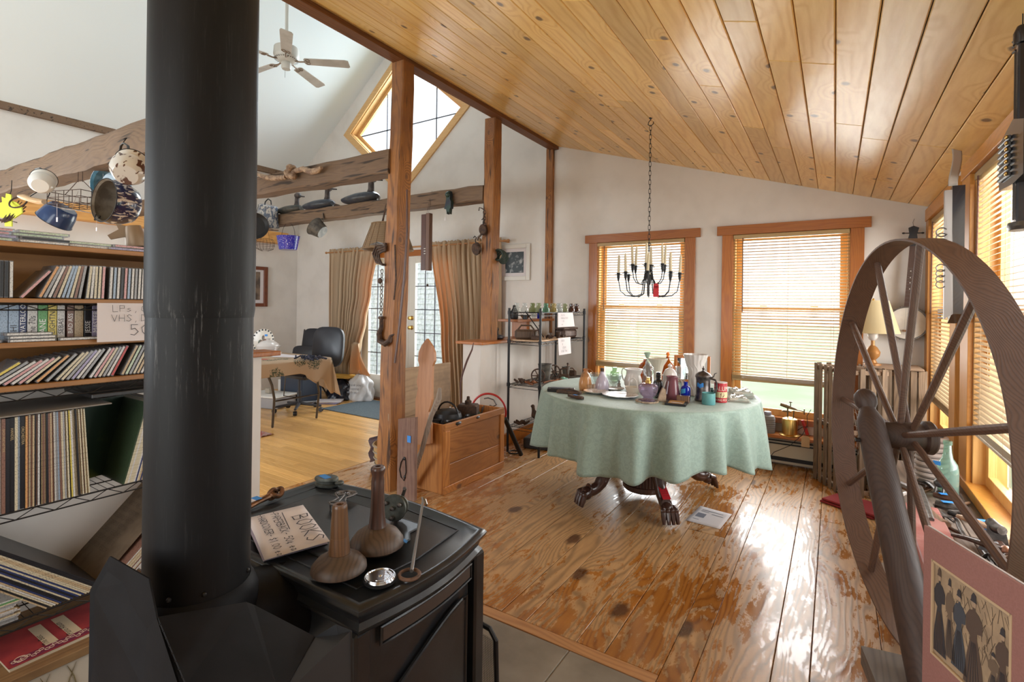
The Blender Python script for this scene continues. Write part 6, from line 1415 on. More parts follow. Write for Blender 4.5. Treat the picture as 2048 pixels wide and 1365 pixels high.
# pulleys on the second post
def pulley(name, label, c, s, rz=0., tilt=0.):
    t = thing(name, label, 'pulley', c, rz, rot=(tilt, 0, rz))
    m = MB()
    for sy in (-1, 1): m.lathe([(0, -.008), (.03, -.008), (.034, 0), (.03, .008), (0, .008)], 18, TR((0, sy*.022, 0), (PI/2, 0, 0), (s, s*1.5, 1)))
    m.build('cheek', M_rust, t)
    m = MB(); m.lathe([(0, -.012), (.030, -.012), (.024, 0), (.030, .012), (0, .012)], 18, TR((0, 0, 0), (PI/2, 0, 0), (s, s, 1))); m.build('sheave', M_grey, t)
    m = MB(); m.tube([(.0, 0, .05*s), (0, 0, .075*s), (.014, 0, .09*s), (.0, 0, .105*s), (-.014, 0, .092*s)], .005, 7); m.build('hook', M_blk, t); return t
pulley('block_pulley', 'dark rusty block pulley hanging highest on the second post', at(966, 460, y=3.80), 1.0, .4)
pulley('block_pulley', 'narrow dark block pulley hanging lowest on the second post', at(953, 498, y=3.80), 1.15, .2, .35)
t = thing('hook_chain', 'short rusty chain with hook at the top of the second post', 'chain', at(969, 425, y=3.81))
for q in range(5):
    m = MB(); m.tube([(.012*math.cos(a), 0, .02*math.sin(a)-.028*q) for a in [2*PI*i/12 for i in range(12)]], .004, 5, closed=True, T=Matrix.Rotation(q*PI/2+.5, 4, 'Z')); m.build('chain_link', M_rust, t)
m = MB(); m.tube([(.0, 0, .02), (-.03, 0, .04), (-.06, 0, .05), (-.065, 0, .02)], .005, 6); m.build('hook', M_rust, t)
m = MB(); m.tube([(0, 0, 0), (-.03, 0, -.02), (-.04, 0, -.05)], .01, 7); tag(m.build('wooden_peg', M_grey, None, loc=at(962, 470, y=3.78)), 'small wooden peg tied between the pulleys on the second post', 'peg')
c = at(996, 510, y=3.90); m = MB()
for q in range(5): m.torus((.01*q, 0, -.012*q), .05, .008, TR((0, 0, 0), (PI/2, .2*q, 0)), n=18, m=6)
tag(m.build('rope_coil', pbr('dark_green_cord', (.03, .045, .035), .8), None, loc=(c.x, c.y, c.z)), 'dark coil of cord hanging on the far side of the second post', 'coil')
# on the front post
def P1(u, v, y=2.57): return at(u, v, y=y)
t = thing('harness_hames', 'bundle of dark curved iron hooks hung on the front post at head height', 'hooks', P1(757, 500)); o_ = t.location
m = MB()
for q in range(4):
    m.tube([P1(772, 488+4*q)-o_, P1(752+2*q, 492+5*q)-o_, P1(746+4*q, 508+3*q)-o_, P1(752+4*q, 524+2*q)-o_, P1(766, 530)-o_+Vector((0, .01*q, 0))], .0085, 7)
m.build('hook', M_rust, t); m = MB(); m.tube([P1(740, 490)-o_, P1(755, 487)-o_, P1(770, 490)-o_], [.004, .012, .008], 7); m.build('tip', M_iron, t)
t = thing('iron_chain', 'rusty chain hanging down the left face of the front post', 'chain', P1(764, 540)); o_ = t.location
for q in range(15):
    m = MB(); c = P1(764-q*.2, 543+q*8.2)-o_; m.tube([(c.x+.008*math.cos(a)*(1 if q % 2 else .4), c.y+.008*math.cos(a)*(0 if q % 2 else 1), c.z+.016*math.sin(a)) for a in [2*PI*i/10 for i in range(10)]], .003, 5, closed=True); m.build('chain_link', M_rust, t)
m = MB(); m.ball(P1(760, 562)-o_, (.02, .012, .022), 10); m.build('weight', M_rust, t)
t = thing('cargo_hook', 'large iron cargo hook hanging low on the front post', 'hook', P1(768, 655)); o_ = t.location
m = MB(); m.tube([P1(762, 636)-o_, P1(762, 655)-o_, P1(758, 668)-o_, P1(760, 682)-o_, P1(770, 688)-o_, P1(779, 682)-o_, P1(781, 673)-o_, P1(788, 669)-o_], [.012, .014, .02, .022, .022, .018, .012, .004], 10); m.build('hook_body', M_rust, t)
m = MB(); m.box(P1(762, 636)-o_, (.035, .03, .02), b=.004); m.build('shackle', M_rust, t)
t = thing('curved_stave', 'long dark wooden stave hanging along the right face of the front post', 'stave', P1(803, 560, 2.55)); o_ = t.location
m = MB(); m.tube([P1(814, 380, 2.56)-o_, P1(814, 470, 2.55)-o_, P1(808, 560, 2.54)-o_, P1(799, 650, 2.54)-o_, P1(790, 726, 2.54)-o_], [.012, .017, .019, .019, .016], 8, flat=.5); m.build('stave', wood('very_dark_stave', (.10, .04, .025), (.04, .017, .012), 2, 1, rings=60), t)
m = MB(); m.tube([P1(790, 490, 2.56)-o_, P1(792, 560, 2.555)-o_, P1(788, 600, 2.555)-o_], .007, 6); m.build('iron_strap', M_rust, t)
# ceiling fan
FC = Vector((-5.0, 3.26, 3.97)); t = thing('ceiling_fan', 'white five blade ceiling fan hanging in the vaulted room', 'fan', FC)
M_fan = pbr('cream_fan_metal', (.52, .49, .44), .5); M_bl = pbr('white_fan_blade', (.50, .45, .40), .6, col2=(.42, .37, .32), nscale=6)
m = MB(); m.tube([(0, 0, .10), (0, 0, 1.0)], .017, 10); m.lathe([(.06, 1.0), (.05, .94), (.02, .92)], 16); m.build('down_rod', M_fan, t)
m = MB(); m.lathe([(0, .14), (.06, .14), (.125, .11), (.13, .03), (.12, .0), (.085, -.03), (.06, -.04), (0, -.04)], 32); m.build('motor', M_fan, t)
m = MB()
for q in range(30): a = 2*PI*q/30; m.box((.105, 0, -.014), (.035, .006, .002), Matrix.Rotation(a, 4, 'Z') @ TR((0, 0, 0), (0, -.72, 0)) if False else Matrix.Rotation(a, 4, 'Z') @ TR((0, 0, .0), (0, 0, 0)))
m.build('vent', M_blk, t)
m = MB(); m.lathe([(0, -.04), (.045, -.04), (.05, -.05), (.05, -.10), (.042, -.115), (0, -.118)], 24); m.build('switch_housing', M_fan, t)
for q in range(5):
    a = math.radians(-33+72*q); R_ = Matrix.Rotation(a, 4, 'Z') @ Matrix.Rotation(math.radians(-12), 4, 'X')
    ol = [(.20, -.048), (.62, -.062), (.655, -.05), (.66, .045), (.64, .062), (.20, .052), (.185, .03), (.185, -.03)]
    m = MB(); m.prism(ol, .006, R_ @ TR((0, 0, -.02))); bl = m.build('blade', M_bl, t)
    m = MB(); m.tube([(.08, 0, -.02), (.14, 0, -.03), (.19, 0, -.026)], .008, 6, T=R_); m.torus((.225, .022, -.026), .02, .004, R_, n=14, m=5); m.torus((.225, -.022, -.026), .02, .004, R_, n=14, m=5); m.build('blade_bracket', pbr('tarnished_bracket', (.22, .15, .10), .5, metal=.4), bl)
m = MB(); m.tube([(-.02, 0, -.11), (-.02, 0, -.20)], .0015, 4); m.build('pull_chain', M_blk, t)

# ================================================ far room furniture
t = thing('folding_table', 'long folding table with flowered cloth and grey metal legs in the far room', 'table', (-5.2, 3.0, 0))
fx0, fx1, fy0, fy1 = -6.3, -4.72, 2.30, 3.62      # long side runs toward the room corner
A = at(652, 716, z=.74); B = at(600, 703, z=.74)
m = MB(); m.bb((fx0, fy0, .715), (fx1, fy1, .735), b=.004); m.build('tabletop', pbr('grey_tabletop', (.35, .33, .30), .6), t, world=True)
M_leg = pbr('grey_metal_leg', (.10, .095, .095), .35, metal=.7)
lega = [at(573, 738, x=-4.80), at(587, 775, x=-4.80), at(577, 800, x=-4.88), at(545, 855, z=0)]
for (top, kx, foot) in ((Vector((-4.83, 2.95, .71)), 0, at(545, 855, z=.01)), (Vector((-4.83, 3.48, .71)), 0, at(633, 836, z=.01))):
    m = MB(); m1 = top.lerp(foot, .30)+Vector((.06, .02, 0)); m2 = top.lerp(foot, .52)+Vector((.07, .02, 0)); m.tube([top, m1, m2, foot], .013, 8); m.build('leg', M_leg, t, world=True)
for (top, foot) in ((Vector((-5.5, 2.6, .71)), Vector((-5.65, 2.5, 0.01))), (Vector((-5.5, 3.2, .71)), Vector((-5.7, 3.3, .01)))):
    m = MB(); m.tube([top, top.lerp(foot, .5)+Vector((.05, 0, 0)), foot], .013, 8); m.build('leg', M_leg, t, world=True)
a_ = Vector((-4.83, 2.95, .71)).lerp(at(545, 855, z=.01), .56)+Vector((.06, .02, 0)); b_ = Vector((-4.83, 3.48, .71)).lerp(at(633, 836, z=.01), .56)+Vector((.06, .02, 0))
m = MB(); m.tube([a_, b_], .016, 8, flat=.5); m.tube([Vector((-4.83, 3.2, .70)), Vector((-4.95, 3.25, .35)), a_.lerp(b_, .5)], .006, 6); m.build('brace', M_leg, t, world=True)
mc, nt, b = newmat('tan_cloth_with_red_flowers'); L = nt.links.new; tc = _n(nt, 'ShaderNodeTexCoord')
vo = _n(nt, 'ShaderNodeTexVoronoi'); vo.inputs['Scale'].default_value = 4.6; L(tc.outputs['Object'], vo.inputs['Vector'])
ds = _math(nt, 'ADD', vo.outputs['Distance'], _math(nt, 'MULTIPLY', _math(nt, 'SUBTRACT', _noise(nt, tc.outputs['Object'], 20, 3), .5), .45)); sel = _n_sep(nt, vo.outputs['Color'])
red = _math(nt, 'MULTIPLY', _ramp(nt, ds, [(.24, 1.), (.28, 0.)]), _math(nt, 'GREATER_THAN', sel, .5)); grn = _math(nt, 'MULTIPLY', _ramp(nt, ds, [(.36, 1.), (.42, 0.)]), _math(nt, 'LESS_THAN', sel, .45))
grn = _math(nt, 'MULTIPLY', grn, _ramp(nt, _noise(nt, tc.outputs['Object'], 40, 2, .5, 2), [(.46, 0.), (.5, 1.)]))
c_ = _mix(nt, grn, (.40, .28, .175), (.05, .06, .03)); c_ = _mix(nt, red, c_, (.36, .03, .02)); L(c_, b.inputs['Base Color']); b.inputs['Roughness'].default_value = .8
def fcl(u, v):
    # u along Y, v across: top then hang on the +X side
    y = fy0-.05+(fy1-fy0+.10)*u
    s = v*1.45
    if s < .95: return (fx0+s*(fx1+.005-fx0)/.95, y, .741)
    h = s-.95; drop = .14+.28*max(0, (u-.72)/.28)*(.7+.3*math.sin(u*40))
    h = h/.5*drop
    return (fx1+.008+.03*h+.02*math.sin(u*25)*h/.3, y+.06*h, .741-h)
m = MB(); m.grid(fcl, 50, 40); o = m.build('tablecloth', mc, None, loc=(-5.2, 3.0, 0), world=True, angle=60); o.modifiers.new('s', 'SOLIDIFY').thickness = .002; tag(o, 'tan cloth with red flowers and dark leaves over the folding table', 'tablecloth')
def ecl(u, v):
    x = fx0+(fx1-fx0)*u; h = v*(.16+.26*u*u); return (x+.10*v*u, fy1+.055+.02*math.sin(u*14)*v+.03*v, .739-h)
m = MB(); m.grid(ecl, 24, 14); o2 = m.build('cloth_drop', mc, o, angle=60); o2.location = -Vector((-5.2, 3.0, 0)); o2.modifiers.new('s', 'SOLIDIFY').thickness = .002
# things on the folding table
zt = .746
def onF(u, v):
    p = at(u, v, z=zt)
    if p.y > 3.42: p = at(u, v, y=3.42); p.z = zt
    return p
c = onF(536, 697); k_ = dpt(c)/FPX; t = thing('soup_tureen', 'white china tureen with lid and side handles on the flowered cloth', 'tureen', c)
m = MB(); m.lathe([(0, 0), (10*k_, 0), (11*k_, 2*k_), (17*k_, 6*k_), (22*k_, 14*k_), (23*k_, 17*k_), (21*k_, 17*k_), (0, 16*k_)], 32); m.build('bowl', M_milk, t)
m = MB(); m.lathe([(21*k_, 17*k_), (20*k_, 20*k_), (12*k_, 26*k_), (4*k_, 28*k_), (3*k_, 29*k_), (5*k_, 31*k_), (0, 32*k_)], 32); m.build('lid', M_milk, t)
for s in (-1, 1): handle(t, [(s*21*k_, 0, 14*k_), (s*26*k_, 0, 15*k_), (s*26*k_, 0, 10*k_), (s*20*k_, 0, 9*k_)], .008, M_milk)
c = onF(537, 708); k_ = dpt(c)/FPX; t = thing('ruffled_bowl', 'small ruffled pink china bowl before the white tureen', 'bowl', c)
m = MB(); m.lathe([(0, 0), (8*k_, 0), (12*k_, 4*k_), (13.5*k_, 12*k_), (12.5*k_, 12*k_), (10*k_, 5*k_), (0, 2*k_)], 40, wob=lambda a, j, z: 1+.07*math.sin(a*7)*(1 if j > 2 else 0)); m.build('bowl', pbr('pale_pink_china', (.56, .46, .42), .3), t)
c = onF(519, 690); k_ = dpt(c)/FPX; t = thing('display_plate', 'large cream plate with dark checked rim standing behind the white tureen', 'plate', c+Vector((-.05, .08, .0)), 0, rot=(0, 0, .45))
T = TR((0, 0, 24*k_), (PI/2-.18, 0, 0)); m = MB(); m.lathe([(0, 0), (14*k_, 0), (23*k_, .012), (24*k_, .016), (14*k_, .006), (0, .005)], 40, T); m.build('dish', M_cream, t)
m = MB()
for q in range(40):
    if q % 2: a = 2*PI*q/40; m.box((22*k_*math.cos(a), 22*k_*math.sin(a), .0165), (3*k_, 3.2*k_, .002), T @ TR((0, 0, 0)))
m.build('checked_rim', M_blk, t); m = MB()
for (x, y, sx, sy) in ((-6, -4, 5, 6), (3, -3, 6, 7), (-1, 6, 3, 5)): m.ball((x*k_, y*k_, .006), (sx*k_, sy*k_, .002), 12, T)
m.build('painted_rooster', pbr('painted_red_brown', (.25, .08, .05), .4, col2=(.05, .08, .05), nscale=30), t)
m = MB(); m.box((5*k_, 11*k_, .009), (6*k_, 4*k_, .001), T); m.build('blue_tape', M_tape, t)
for q, (u, v, lab) in enumerate(((575, 709, 'white paper sheet at the edge of the flowered cloth'), (560, 706, 'white paper sheet under another on the flowered cloth'))):
    c = onF(u, v); m = MB(); m.box((0, 0, .001+.0015*q), (.28, .21, .0012)); tag(m.build('paper_sheet', M_paper, None, loc=c, rz=.5-.5*q), lab, 'paper')
c = onF(622, 703); m = MB(); rr = random.Random(1)
for q in range(26): x, y = rr.uniform(-.14, .14), rr.uniform(-.09, .09); m.tube([(x, y, .005), (x+rr.uniform(-.05, .05), y+rr.uniform(-.05, .05), .03), (x+rr.uniform(-.08, .08), y+rr.uniform(-.08, .08), .006)], .009, 5)
tag(m.build('dark_scarf', pbr('navy_fringed_cloth', (.012, .014, .03), .8, col2=(.12, .12, .2), nscale=90, lo=.6, hi=.66), None, loc=c), 'heap of dark navy fringed cloth on the folding table corner', 'cloth')
# office chair beside the table
M_vin = pbr('black_vinyl', (.012, .014, .022), .38); M_plas = pbr('grey_black_plastic', (.035, .035, .04), .45)
hub = at(598, 815, z=.05); t = thing('office_chair', 'black padded swivel chair with five caster star base by the table', 'chair', (hub.x, hub.y, 0))
for q in range(5):
    a = 2*PI*q/5+.5; m = MB(); m.tube([(.03*math.cos(a), .03*math.sin(a), .10), (.28*math.cos(a), .28*math.sin(a), .075)], [.026, .016], 8, flat=.8); lg = m.build('star_leg', M_plas, t)
    m = MB(); m.lathe([(0, -.02), (.026, -.02), (.03, 0), (.026, .02), (0, .02)], 16, TR((.28*math.cos(a), .28*math.sin(a), .031), (PI/2, 0, a))); m.build('caster', M_blk, lg)
m = MB(); m.tube([(0, 0, .08), (0, 0, .25)], .025, 12); m.tube([(0, 0, .24), (0, 0, .44)], .015, 12); m.build('gas_column', M_plas, t)
cb = at(657, 672, y=hub.y+.22)-Vector((hub.x, hub.y, 0)); m = MB(); m.box((cb.x-.10, cb.y-.2, .47), (.44, .44, .07), b=.03); m.build('seat', M_vin, t)
def pad(w, h, th, T, mat, parent, name='backrest'):
    m = MB(); vs = []; N = 10
    def f(u, v):
        a = (u-.5)*2; b_ = (v-.5)*2; k = (1-abs(a)**3.5)**.3 if abs(a) < 1 else 0; return None
    ol = [(w/2*math.copysign(abs(math.cos(q))**.55, math.cos(q)), h/2*math.copysign(abs(math.sin(q))**.55, math.sin(q))) for q in [2*PI*i/28 for i in range(28)]]
    for s_, z in ((.86, -th/2), (1, -th*.25), (1, th*.25), (.86, th/2)): vs += [(x*s_, y*s_, z) for x, y in ol]
    n = 28; fs = [(j*n+i, j*n+(i+1) % n, (j+1)*n+(i+1) % n, (j+1)*n+i) for j in range(3) for i in range(n)]+[tuple(range(n))[::-1], tuple(3*n+i for i in range(n))]
    m.add(vs, fs, True, 0, T); return m.build(name, mat, parent, angle=50)
pad(.44, .50, .07, TR((cb.x, cb.y, .80), (PI/2-.1, 0, .3)), M_vin, t)
m = MB(); m.tube([(cb.x-.06, cb.y-.1, .45), (cb.x+.02, cb.y+.04, .50), (cb.x+.02, cb.y+.04, .75)], .018, 8, flat=.6); m.build('back_bar', M_plas, t)
# second chair, padded folding type in the corner
c = at(612, 700, y=4.55); t = thing('padded_chair', 'black padded folding chair standing in the far corner', 'chair', (c.x, 4.55, 0), math.radians(20))
pad(.34, .34, .05, TR((0, .18, .80), (PI/2-.15, 0, 0)), M_vin, t); pad(.40, .38, .05, TR((0, -.03, .46), (.12, 0, 0)), M_vin, t, 'seat')
pad(.40, .22, .04, TR((0, -.02, .62), (PI/2-.15, 0, 0)), M_vin, t, 'folded_pad')
for s in (-1, 1):
    m = MB(); m.tube([(s*.18, .22, .95), (s*.19, .14, .5), (s*.19, -.22, .01)], .011, 7); m.build('leg', M_leg, t); m = MB(); m.tube([(s*.17, -.16, .46), (s*.18, .24, .01)], .011, 7); m.build('leg', M_leg, t)
# bins
c = at(540, 812, z=0); t = thing('storage_bin', 'low clear storage bin with white lid on the strip floor', 'bin', (c.x, c.y, 0), .25)
m = MB(); m.box((0, 0, .07), (.52, .36, .14), b=.01); m.build('tub', glass('milky_plastic', (.8, .82, .85), .2, a=.7, tint=(.45, .45, .47)), t); m = MB(); m.box((0, 0, .15), (.56, .40, .022), b=.006); m.build('lid', M_white, t)
m = MB(); m.box((-.02, .0, .195), (.09, .06, .06), b=.003); tag(m.build('small_box', pbr('tan_card', (.38, .33, .26), .8), None, loc=(c.x, c.y, 0)), 'small tan carton on the clear storage bin', 'box')
m = MB(); m.box((0, 0, .19), (.42, .34, .38), b=.01); t = thing('storage_bin', 'dark blue plastic bin standing behind the clear one', 'bin', (c.x+.05, c.y+.42, 0), .1); m.build('tub', pbr('dark_blue_plastic', (.03, .045, .075), .4), t)
m = MB(); m.box((0, 0, .40), (.46, .38, .025), b=.006); m.build('lid', M_plas, t)
m = MB(); m.box((0, 0, .14), (.16, .05, .28), b=.002); tag(m.build('white_binder', M_white, None, loc=at(568, 800, z=0), rz=.3), 'white ring binder standing beside the dark blue bin', 'binder')
# mat, bag, papers
p = [at(652, 821, z=0), at(740, 797, z=0), Vector((-4.3, 4.93, 0)), Vector((-4.1, 4.12, 0))]
m = MB(); m.bb((-5.48, 4.12, .001), (-4.25, 4.90, .010), b=.003); tag(m.build('door_mat', pbr('slate_blue_mat', (.06, .085, .10), .95, col2=(.11, .14, .16), nscale=160, lo=.45, hi=.55, bump=.6, bscale=200), None, loc=(-4.85, 4.5, 0), world=True), 'slate blue ribbed mat before the glass door', 'mat')
def sack(name, label, cat, c, w, d, h, mat, seed, tie=True, txt=None):
    rr = random.Random(seed); ph = [rr.uniform(0, 6) for _ in range(6)]
    def f(u, v):
        a = 2*PI*u; z = h*v; r = (1-.25*v-.55*max(0, v-.75)*3.2) if v > 0 else .0; r = max(.08, r) if v > 0 else .9
        q = 1+.10*math.sin(a*5+ph[0]+v*6)+.07*math.sin(a*9+ph[1]-v*9); return (w/2*r*q*math.cos(a), d/2*r*q*math.sin(a), z)
    m = MB(); m.grid(f, 48, 18); t = thing(name, label, cat, c); m.build('bag_body', mat, t, angle=40)
    m = MB(); m.tube([(-.03, 0, h*.95), (-.05, 0, h*1.12), (.0, .01, h*1.18), (.05, 0, h*1.08), (.03, 0, h*.95)], .012, 6, flat=.4); m.build('handle', mat, t)
    return t
c = at(712, 803, z=0); t = sack('shopping_bag', 'white plastic shopping bag with grey lettering under the curtain fold', 'bag', (c.x-.02, c.y+.1, 0), .42, .30, .36, pbr('white_bag_plastic', (.66, .66, .67), .35, bump=.6, bscale=18, bdist=.01), 3)
T = Matrix.Translation((.04, -.165, .22)) @ Euler((PI/2, 0, .45)).to_matrix().to_4x4()
for q, s in enumerate(('Thank you', 'shopping', 'with us')): type_text(s, .045, T @ TR((-.08, -.05*q, .012)), align='LEFT').build('lettering', pbr('grey_ink_print', (.2, .2, .22), .6), t)
c = at(668, 800, z=0); sack('rubbish_bag', 'dark plastic bag slumped beside the white shopping bag', 'bag', (c.x-.02, c.y+.12, 0), .46, .32, .27, pbr('black_bag_plastic', (.02, .02, .03), .25, bump=.8, bscale=22, bdist=.01), 5)
t = thing('envelope_pile', 'pile of yellow padded envelopes on the dark plastic bag', 'envelopes', (-5.84, 4.72, .30), .4)
for q in range(4): m = MB(); m.box((.01*q, .008*(-1)**q, .006+.009*q), (.32, .22, .008), TR((0, 0, 0), (0, .02*q, .08*q)), b=.002); m.build('envelope', pbr('yellow_envelope', (.62, .36, .06), .6), t)
c = at(655, 806, z=0); t = thing('paper_pile', 'pile of white and blue papers on the floor beneath the swivel chair', 'papers', (c.x, c.y, 0), .5)
for q in range(3): m = MB(); m.box((.01*q, 0, .006+.01*q), (.34, .24, .009), TR((0, 0, 0), (0, 0, .1*q))); m.build('booklet', smat(PAL['lilac']) if q < 2 else M_paper, t)
m = MB(); m.grid(lambda u, v: (.35*(u-.5), .14*(v-.5), .004+.012*abs(math.sin(u*17))*abs(math.sin(v*9))), 20, 8); tag(m.build('rag_rug', pbr('red_white_rag', (.45, .32, .28), .9, col2=(.4, .08, .06), nscale=40), None, loc=at(515, 868, z=0)), 'corner of a red and white rag rug by the half wall', 'rug')
# pictures
t = thing('framed_picture', 'dark wood framed picture with white mount on the far left wall', 'picture', (-7.295, 4.22, 1.58))
m = MB()
for s in (-1, 1): m.box((.015, s*.235, 0), (.03, .06, .60), b=.004); m.box((.015, 0, s*.275), (.03, .41, .05), b=.004)
m.build('frame', wood('mahogany_frame', (.20, .055, .02), (.10, .025, .012), 2, 1), t); m = MB(); m.box((.006, 0, 0), (.006, .42, .52)); m.build('mount', M_paper, t)
m = MB(); m.box((.0105, 0, .01), (.003, .30, .42)); m.build('print', pbr('sepia_print', (.20, .14, .10), .5, col2=(.07, .05, .04), nscale=9, lo=.4, hi=.6), t)
a_, b_ = at(996, 491, y=4.99), at(1060, 561, y=4.99); t = thing('framed_picture', 'white framed dark river photograph on the end wall beside the second post', 'picture', ((a_.x+b_.x)/2, 4.998, (a_.z+b_.z)/2))
W_, H_ = b_.x-a_.x, a_.z-b_.z; m = MB()
for s in (-1, 1): m.box((s*(W_/2-.025), -.012, 0), (.05, .024, H_), b=.004); m.box((0, -.012, s*(H_/2-.025)), (W_-.1, .024, .05), b=.004)
m.build('frame', pbr('cream_frame', (.62, .59, .54), .4), t); m = MB(); m.box((0, -.004, 0), (W_-.09, .004, H_-.09)); m.build('mount', M_paper, t)
m = MB(); m.box((.01, -.0075, 0), (W_-.20, .003, H_-.18)); m.build('print', pbr('dark_river_print', (.02, .03, .035), .4, col2=(.35, .36, .36), nscale=16, lo=.52, hi=.66), t)

# ================================================ around the front post
M_cratew = wood('orange_crate_wood', (.50, .205, .05), (.30, .10, .022), 1, 1, rings=35, rough=.5, knot=.5, kscale=3.2, ksize=.05, contrast=.55, stain=(.32, .13, .04))
M_cratez = wood('orange_crate_upright', (.50, .205, .05), (.30, .10, .022), 2, 1, rings=35, rough=.5, contrast=.5)
t = thing('wooden_chest', 'orange pine open chest full of dark metal beside the front post', 'chest', (-2.47, 3.14, 0))
x0, x1, y0, y1, zh = -2.66, -2.305, 2.762, 3.52, .50
for nm, p, q, mt in (('rail', (x1-.022, y0, zh-.05), (x1, y1, zh), M_cratew), ('rail', (x1-.022, y0, 0), (x1, y1, .055), M_cratew), ('stile', (x1-.022, y0, .055), (x1, y0+.055, zh-.05), M_cratez), ('stile', (x1-.022, y1-.055, .055), (x1, y1, zh-.05), M_cratez),
                    ('panel_board', (x1-.018, y0+.055, .055), (x1-.008, y1-.055, .205), M_cratew), ('panel_board', (x1-.018, y0+.055, .208), (x1-.008, y1-.055, zh-.05), M_cratew),
                    ('end_board', (x0, y0, 0), (x1-.022, y0+.018, zh-.005), M_cratez), ('end_board', (x0, y1-.018, 0), (x1-.022, y1, zh-.005), M_cratez), ('back_board', (x0, y0+.018, 0), (x0+.018, y1-.018, zh-.005), M_cratew), ('bottom_board', (x0+.018, y0+.018, .01), (x1-.022, y1-.018, .03), M_cratew)):
    m = MB(); m.bb(p, q, b=.003); m.build(nm, mt, t, world=True)
# contents of the chest
rr = random.Random(8); c = Vector((-2.50, 2.98, .45))
t = thing('iron_kettle', 'black round iron kettle lid and body in the chest nearest the post', 'kettle', (c.x, 3.02, .33))
m = MB(); m.lathe([(0, 0), (.09, 0), (.11, .04), (.115, .14), (.10, .19), (.07, .21), (0, .215)], 26); m.build('body', M_blk, t); m = MB(); m.tube([(.1*math.cos(PI*q/10), 0, .17+.10*math.sin(PI*q/10)) for q in range(11)], .007, 7); m.build('handle', M_blk, t)
t = thing('oil_can', 'dark square spouted can rising from the chest', 'can', (-2.48, 3.25, .33), .4)
m = MB(); m.box((0, 0, .11), (.16, .12, .22), b=.012); m.build('body', M_rust, t); m = MB(); m.lathe([(0, .22), (.028, .22), (.028, .245), (.014, .255), (.012, .28), (0, .285)], 14); m.build('spout', M_rust, t)
for k, (x, y, r_, lab) in enumerate(((-2.40, 2.86, .055, 'black iron coil in the near corner of the chest'), (-2.40, 3.10, .05, 'black iron coil along the front of the chest'), (-2.58, 2.88, .06, 'black iron coil at the back of the chest beside the kettle'))):
    m = MB()
    for q in range(5): m.torus((.01*q, .012*q, .42+.016*q), r_, .012, n=18, m=6)
    m.lathe([(0, .04), (r_*.9, .04), (r_, .42), (0, .42)], 14)
    tag(m.build('iron_coil', M_blk, None, loc=(x, y, 0)), lab, 'coil')
m = MB(); m.tube([(0, 0, .04), (.0, .02, .38), (0, .05, .455), (.01, .10, .47)], [.03, .035, .035, .02], 9); tag(m.build('green_bottle', pbr('green_glass', (.05, .08, .05), .2), None, loc=(-2.43, 3.22, 0)), 'dull green bottle lying among the metal in the chest', 'bottle')
m = MB(); m.tube([(0, 0, .04), (.01, .1, .40), (.02, .15, .52)], .005, 6); m.tube([(0, .04, .04), (-.02, .18, .50)], .004, 6); tag(m.build('wire_rods', M_iron, None, loc=(-2.45, 3.25, 0)), 'thin bright wire rods sticking out of the chest', 'rods')
# red hoop and clamp behind the chest
c = at(990, 830, y=3.72); t = thing('red_hoop', 'thin red painted hoop behind the open chest', 'hoop', (c.x, 3.62, .42), 0)
m = MB(); m.torus((0, 0, 0), .155, .009, TR((0, 0, 0), (PI/2, 0, .35)), n=36, m=8, a0=-1.2, a1=PI+.2); m.build('hoop', pbr('red_paint', (.45, .02, .02), .4), t)
c2 = at(980, 806, y=3.64)-t.location; m = MB(); m.tube([c2+Vector((-.06, 0, .03)), c2+Vector((-.02, 0, .04)), c2+Vector((.04, 0, .03)), c2+Vector((.07, 0, -.01)), c2+Vector((.03, 0, -.03)), c2+Vector((.0, 0, -.02)), c2+Vector((.03, 0, -.09))], .009, 7, flat=.6); m.build('grey_clamp', M_iron, t)
# black pipe with eye leaning
t = thing('iron_bar', 'thick black pipe leaning on the chest with its foot on the planks', 'bar', at(1040, 912, z=.02)); a_, b_ = at(1042, 910, z=.03), at(1010, 838, y=3.60)
m = MB(); m.tube([a_, b_], .02, 12); m.build('pipe', M_blk, t, world=True); c = at(1028, 905, z=.02); m = MB(); m.torus((c.x, c.y, .02), .05, .007, n=20, m=6); m.build('eye', M_blk, t, world=True)
# picket, plywood, handles, weathered board
M_pick = wood('brown_picket_wood', (.36, .165, .07), (.24, .095, .035), 2, 1, rings=30, rough=.5, contrast=.3)
def flat_shape(name, label, cat, pts, th, mat, y, lean=0.):
    P = [at(u, v, y=y) for u, v in pts]; zb = min(p.z for p in P); cx = sum(p.x for p in P)/len(P)
    t = thing(name, label, cat, (cx, y, zb), 0, rot=(-lean, 0, 0)); m = MB(); m.prism([(p.x-cx, p.z-zb) for p in P], th, TR((0, 0, 0), (PI/2, 0, 0))); m.build('board', mat, t); return t
flat_shape('fence_picket', 'shaped brown wooden picket leaning against the open chest', 'picket', [(832, 890), (830, 800), (834, 778), (831, 765), (834, 745), (835, 731), (832, 721), (833, 705), (838, 692), (848, 678), (858, 692), (864, 706), (865, 722), (861, 733), (861, 765), (862, 800), (860, 812), (856, 825), (862, 850), (863, 888)], .022, M_pick, 2.70, .05)
m = MB(); P = [at(u, v, x=-2.585) for u, v in ((800, 746), (921, 729), (925, 830), (798, 840))]
ply = thing('plywood_panel', 'pale weathered plywood panel leaning between the post and curtain', 'panel', (-2.69, 2.98, .5))
y0_, y1_ = P[0].y, P[1].y; m.bb((-2.700, y0_, .505), (-2.688, y1_, .87), b=.002, T=None); m.build('board', wood('weathered_plywood', (.36, .24, .14), (.22, .14, .08), 1, 1, rings=22, rough=.8, contrast=.4, stain=(.17, .11, .07)), ply, world=True)
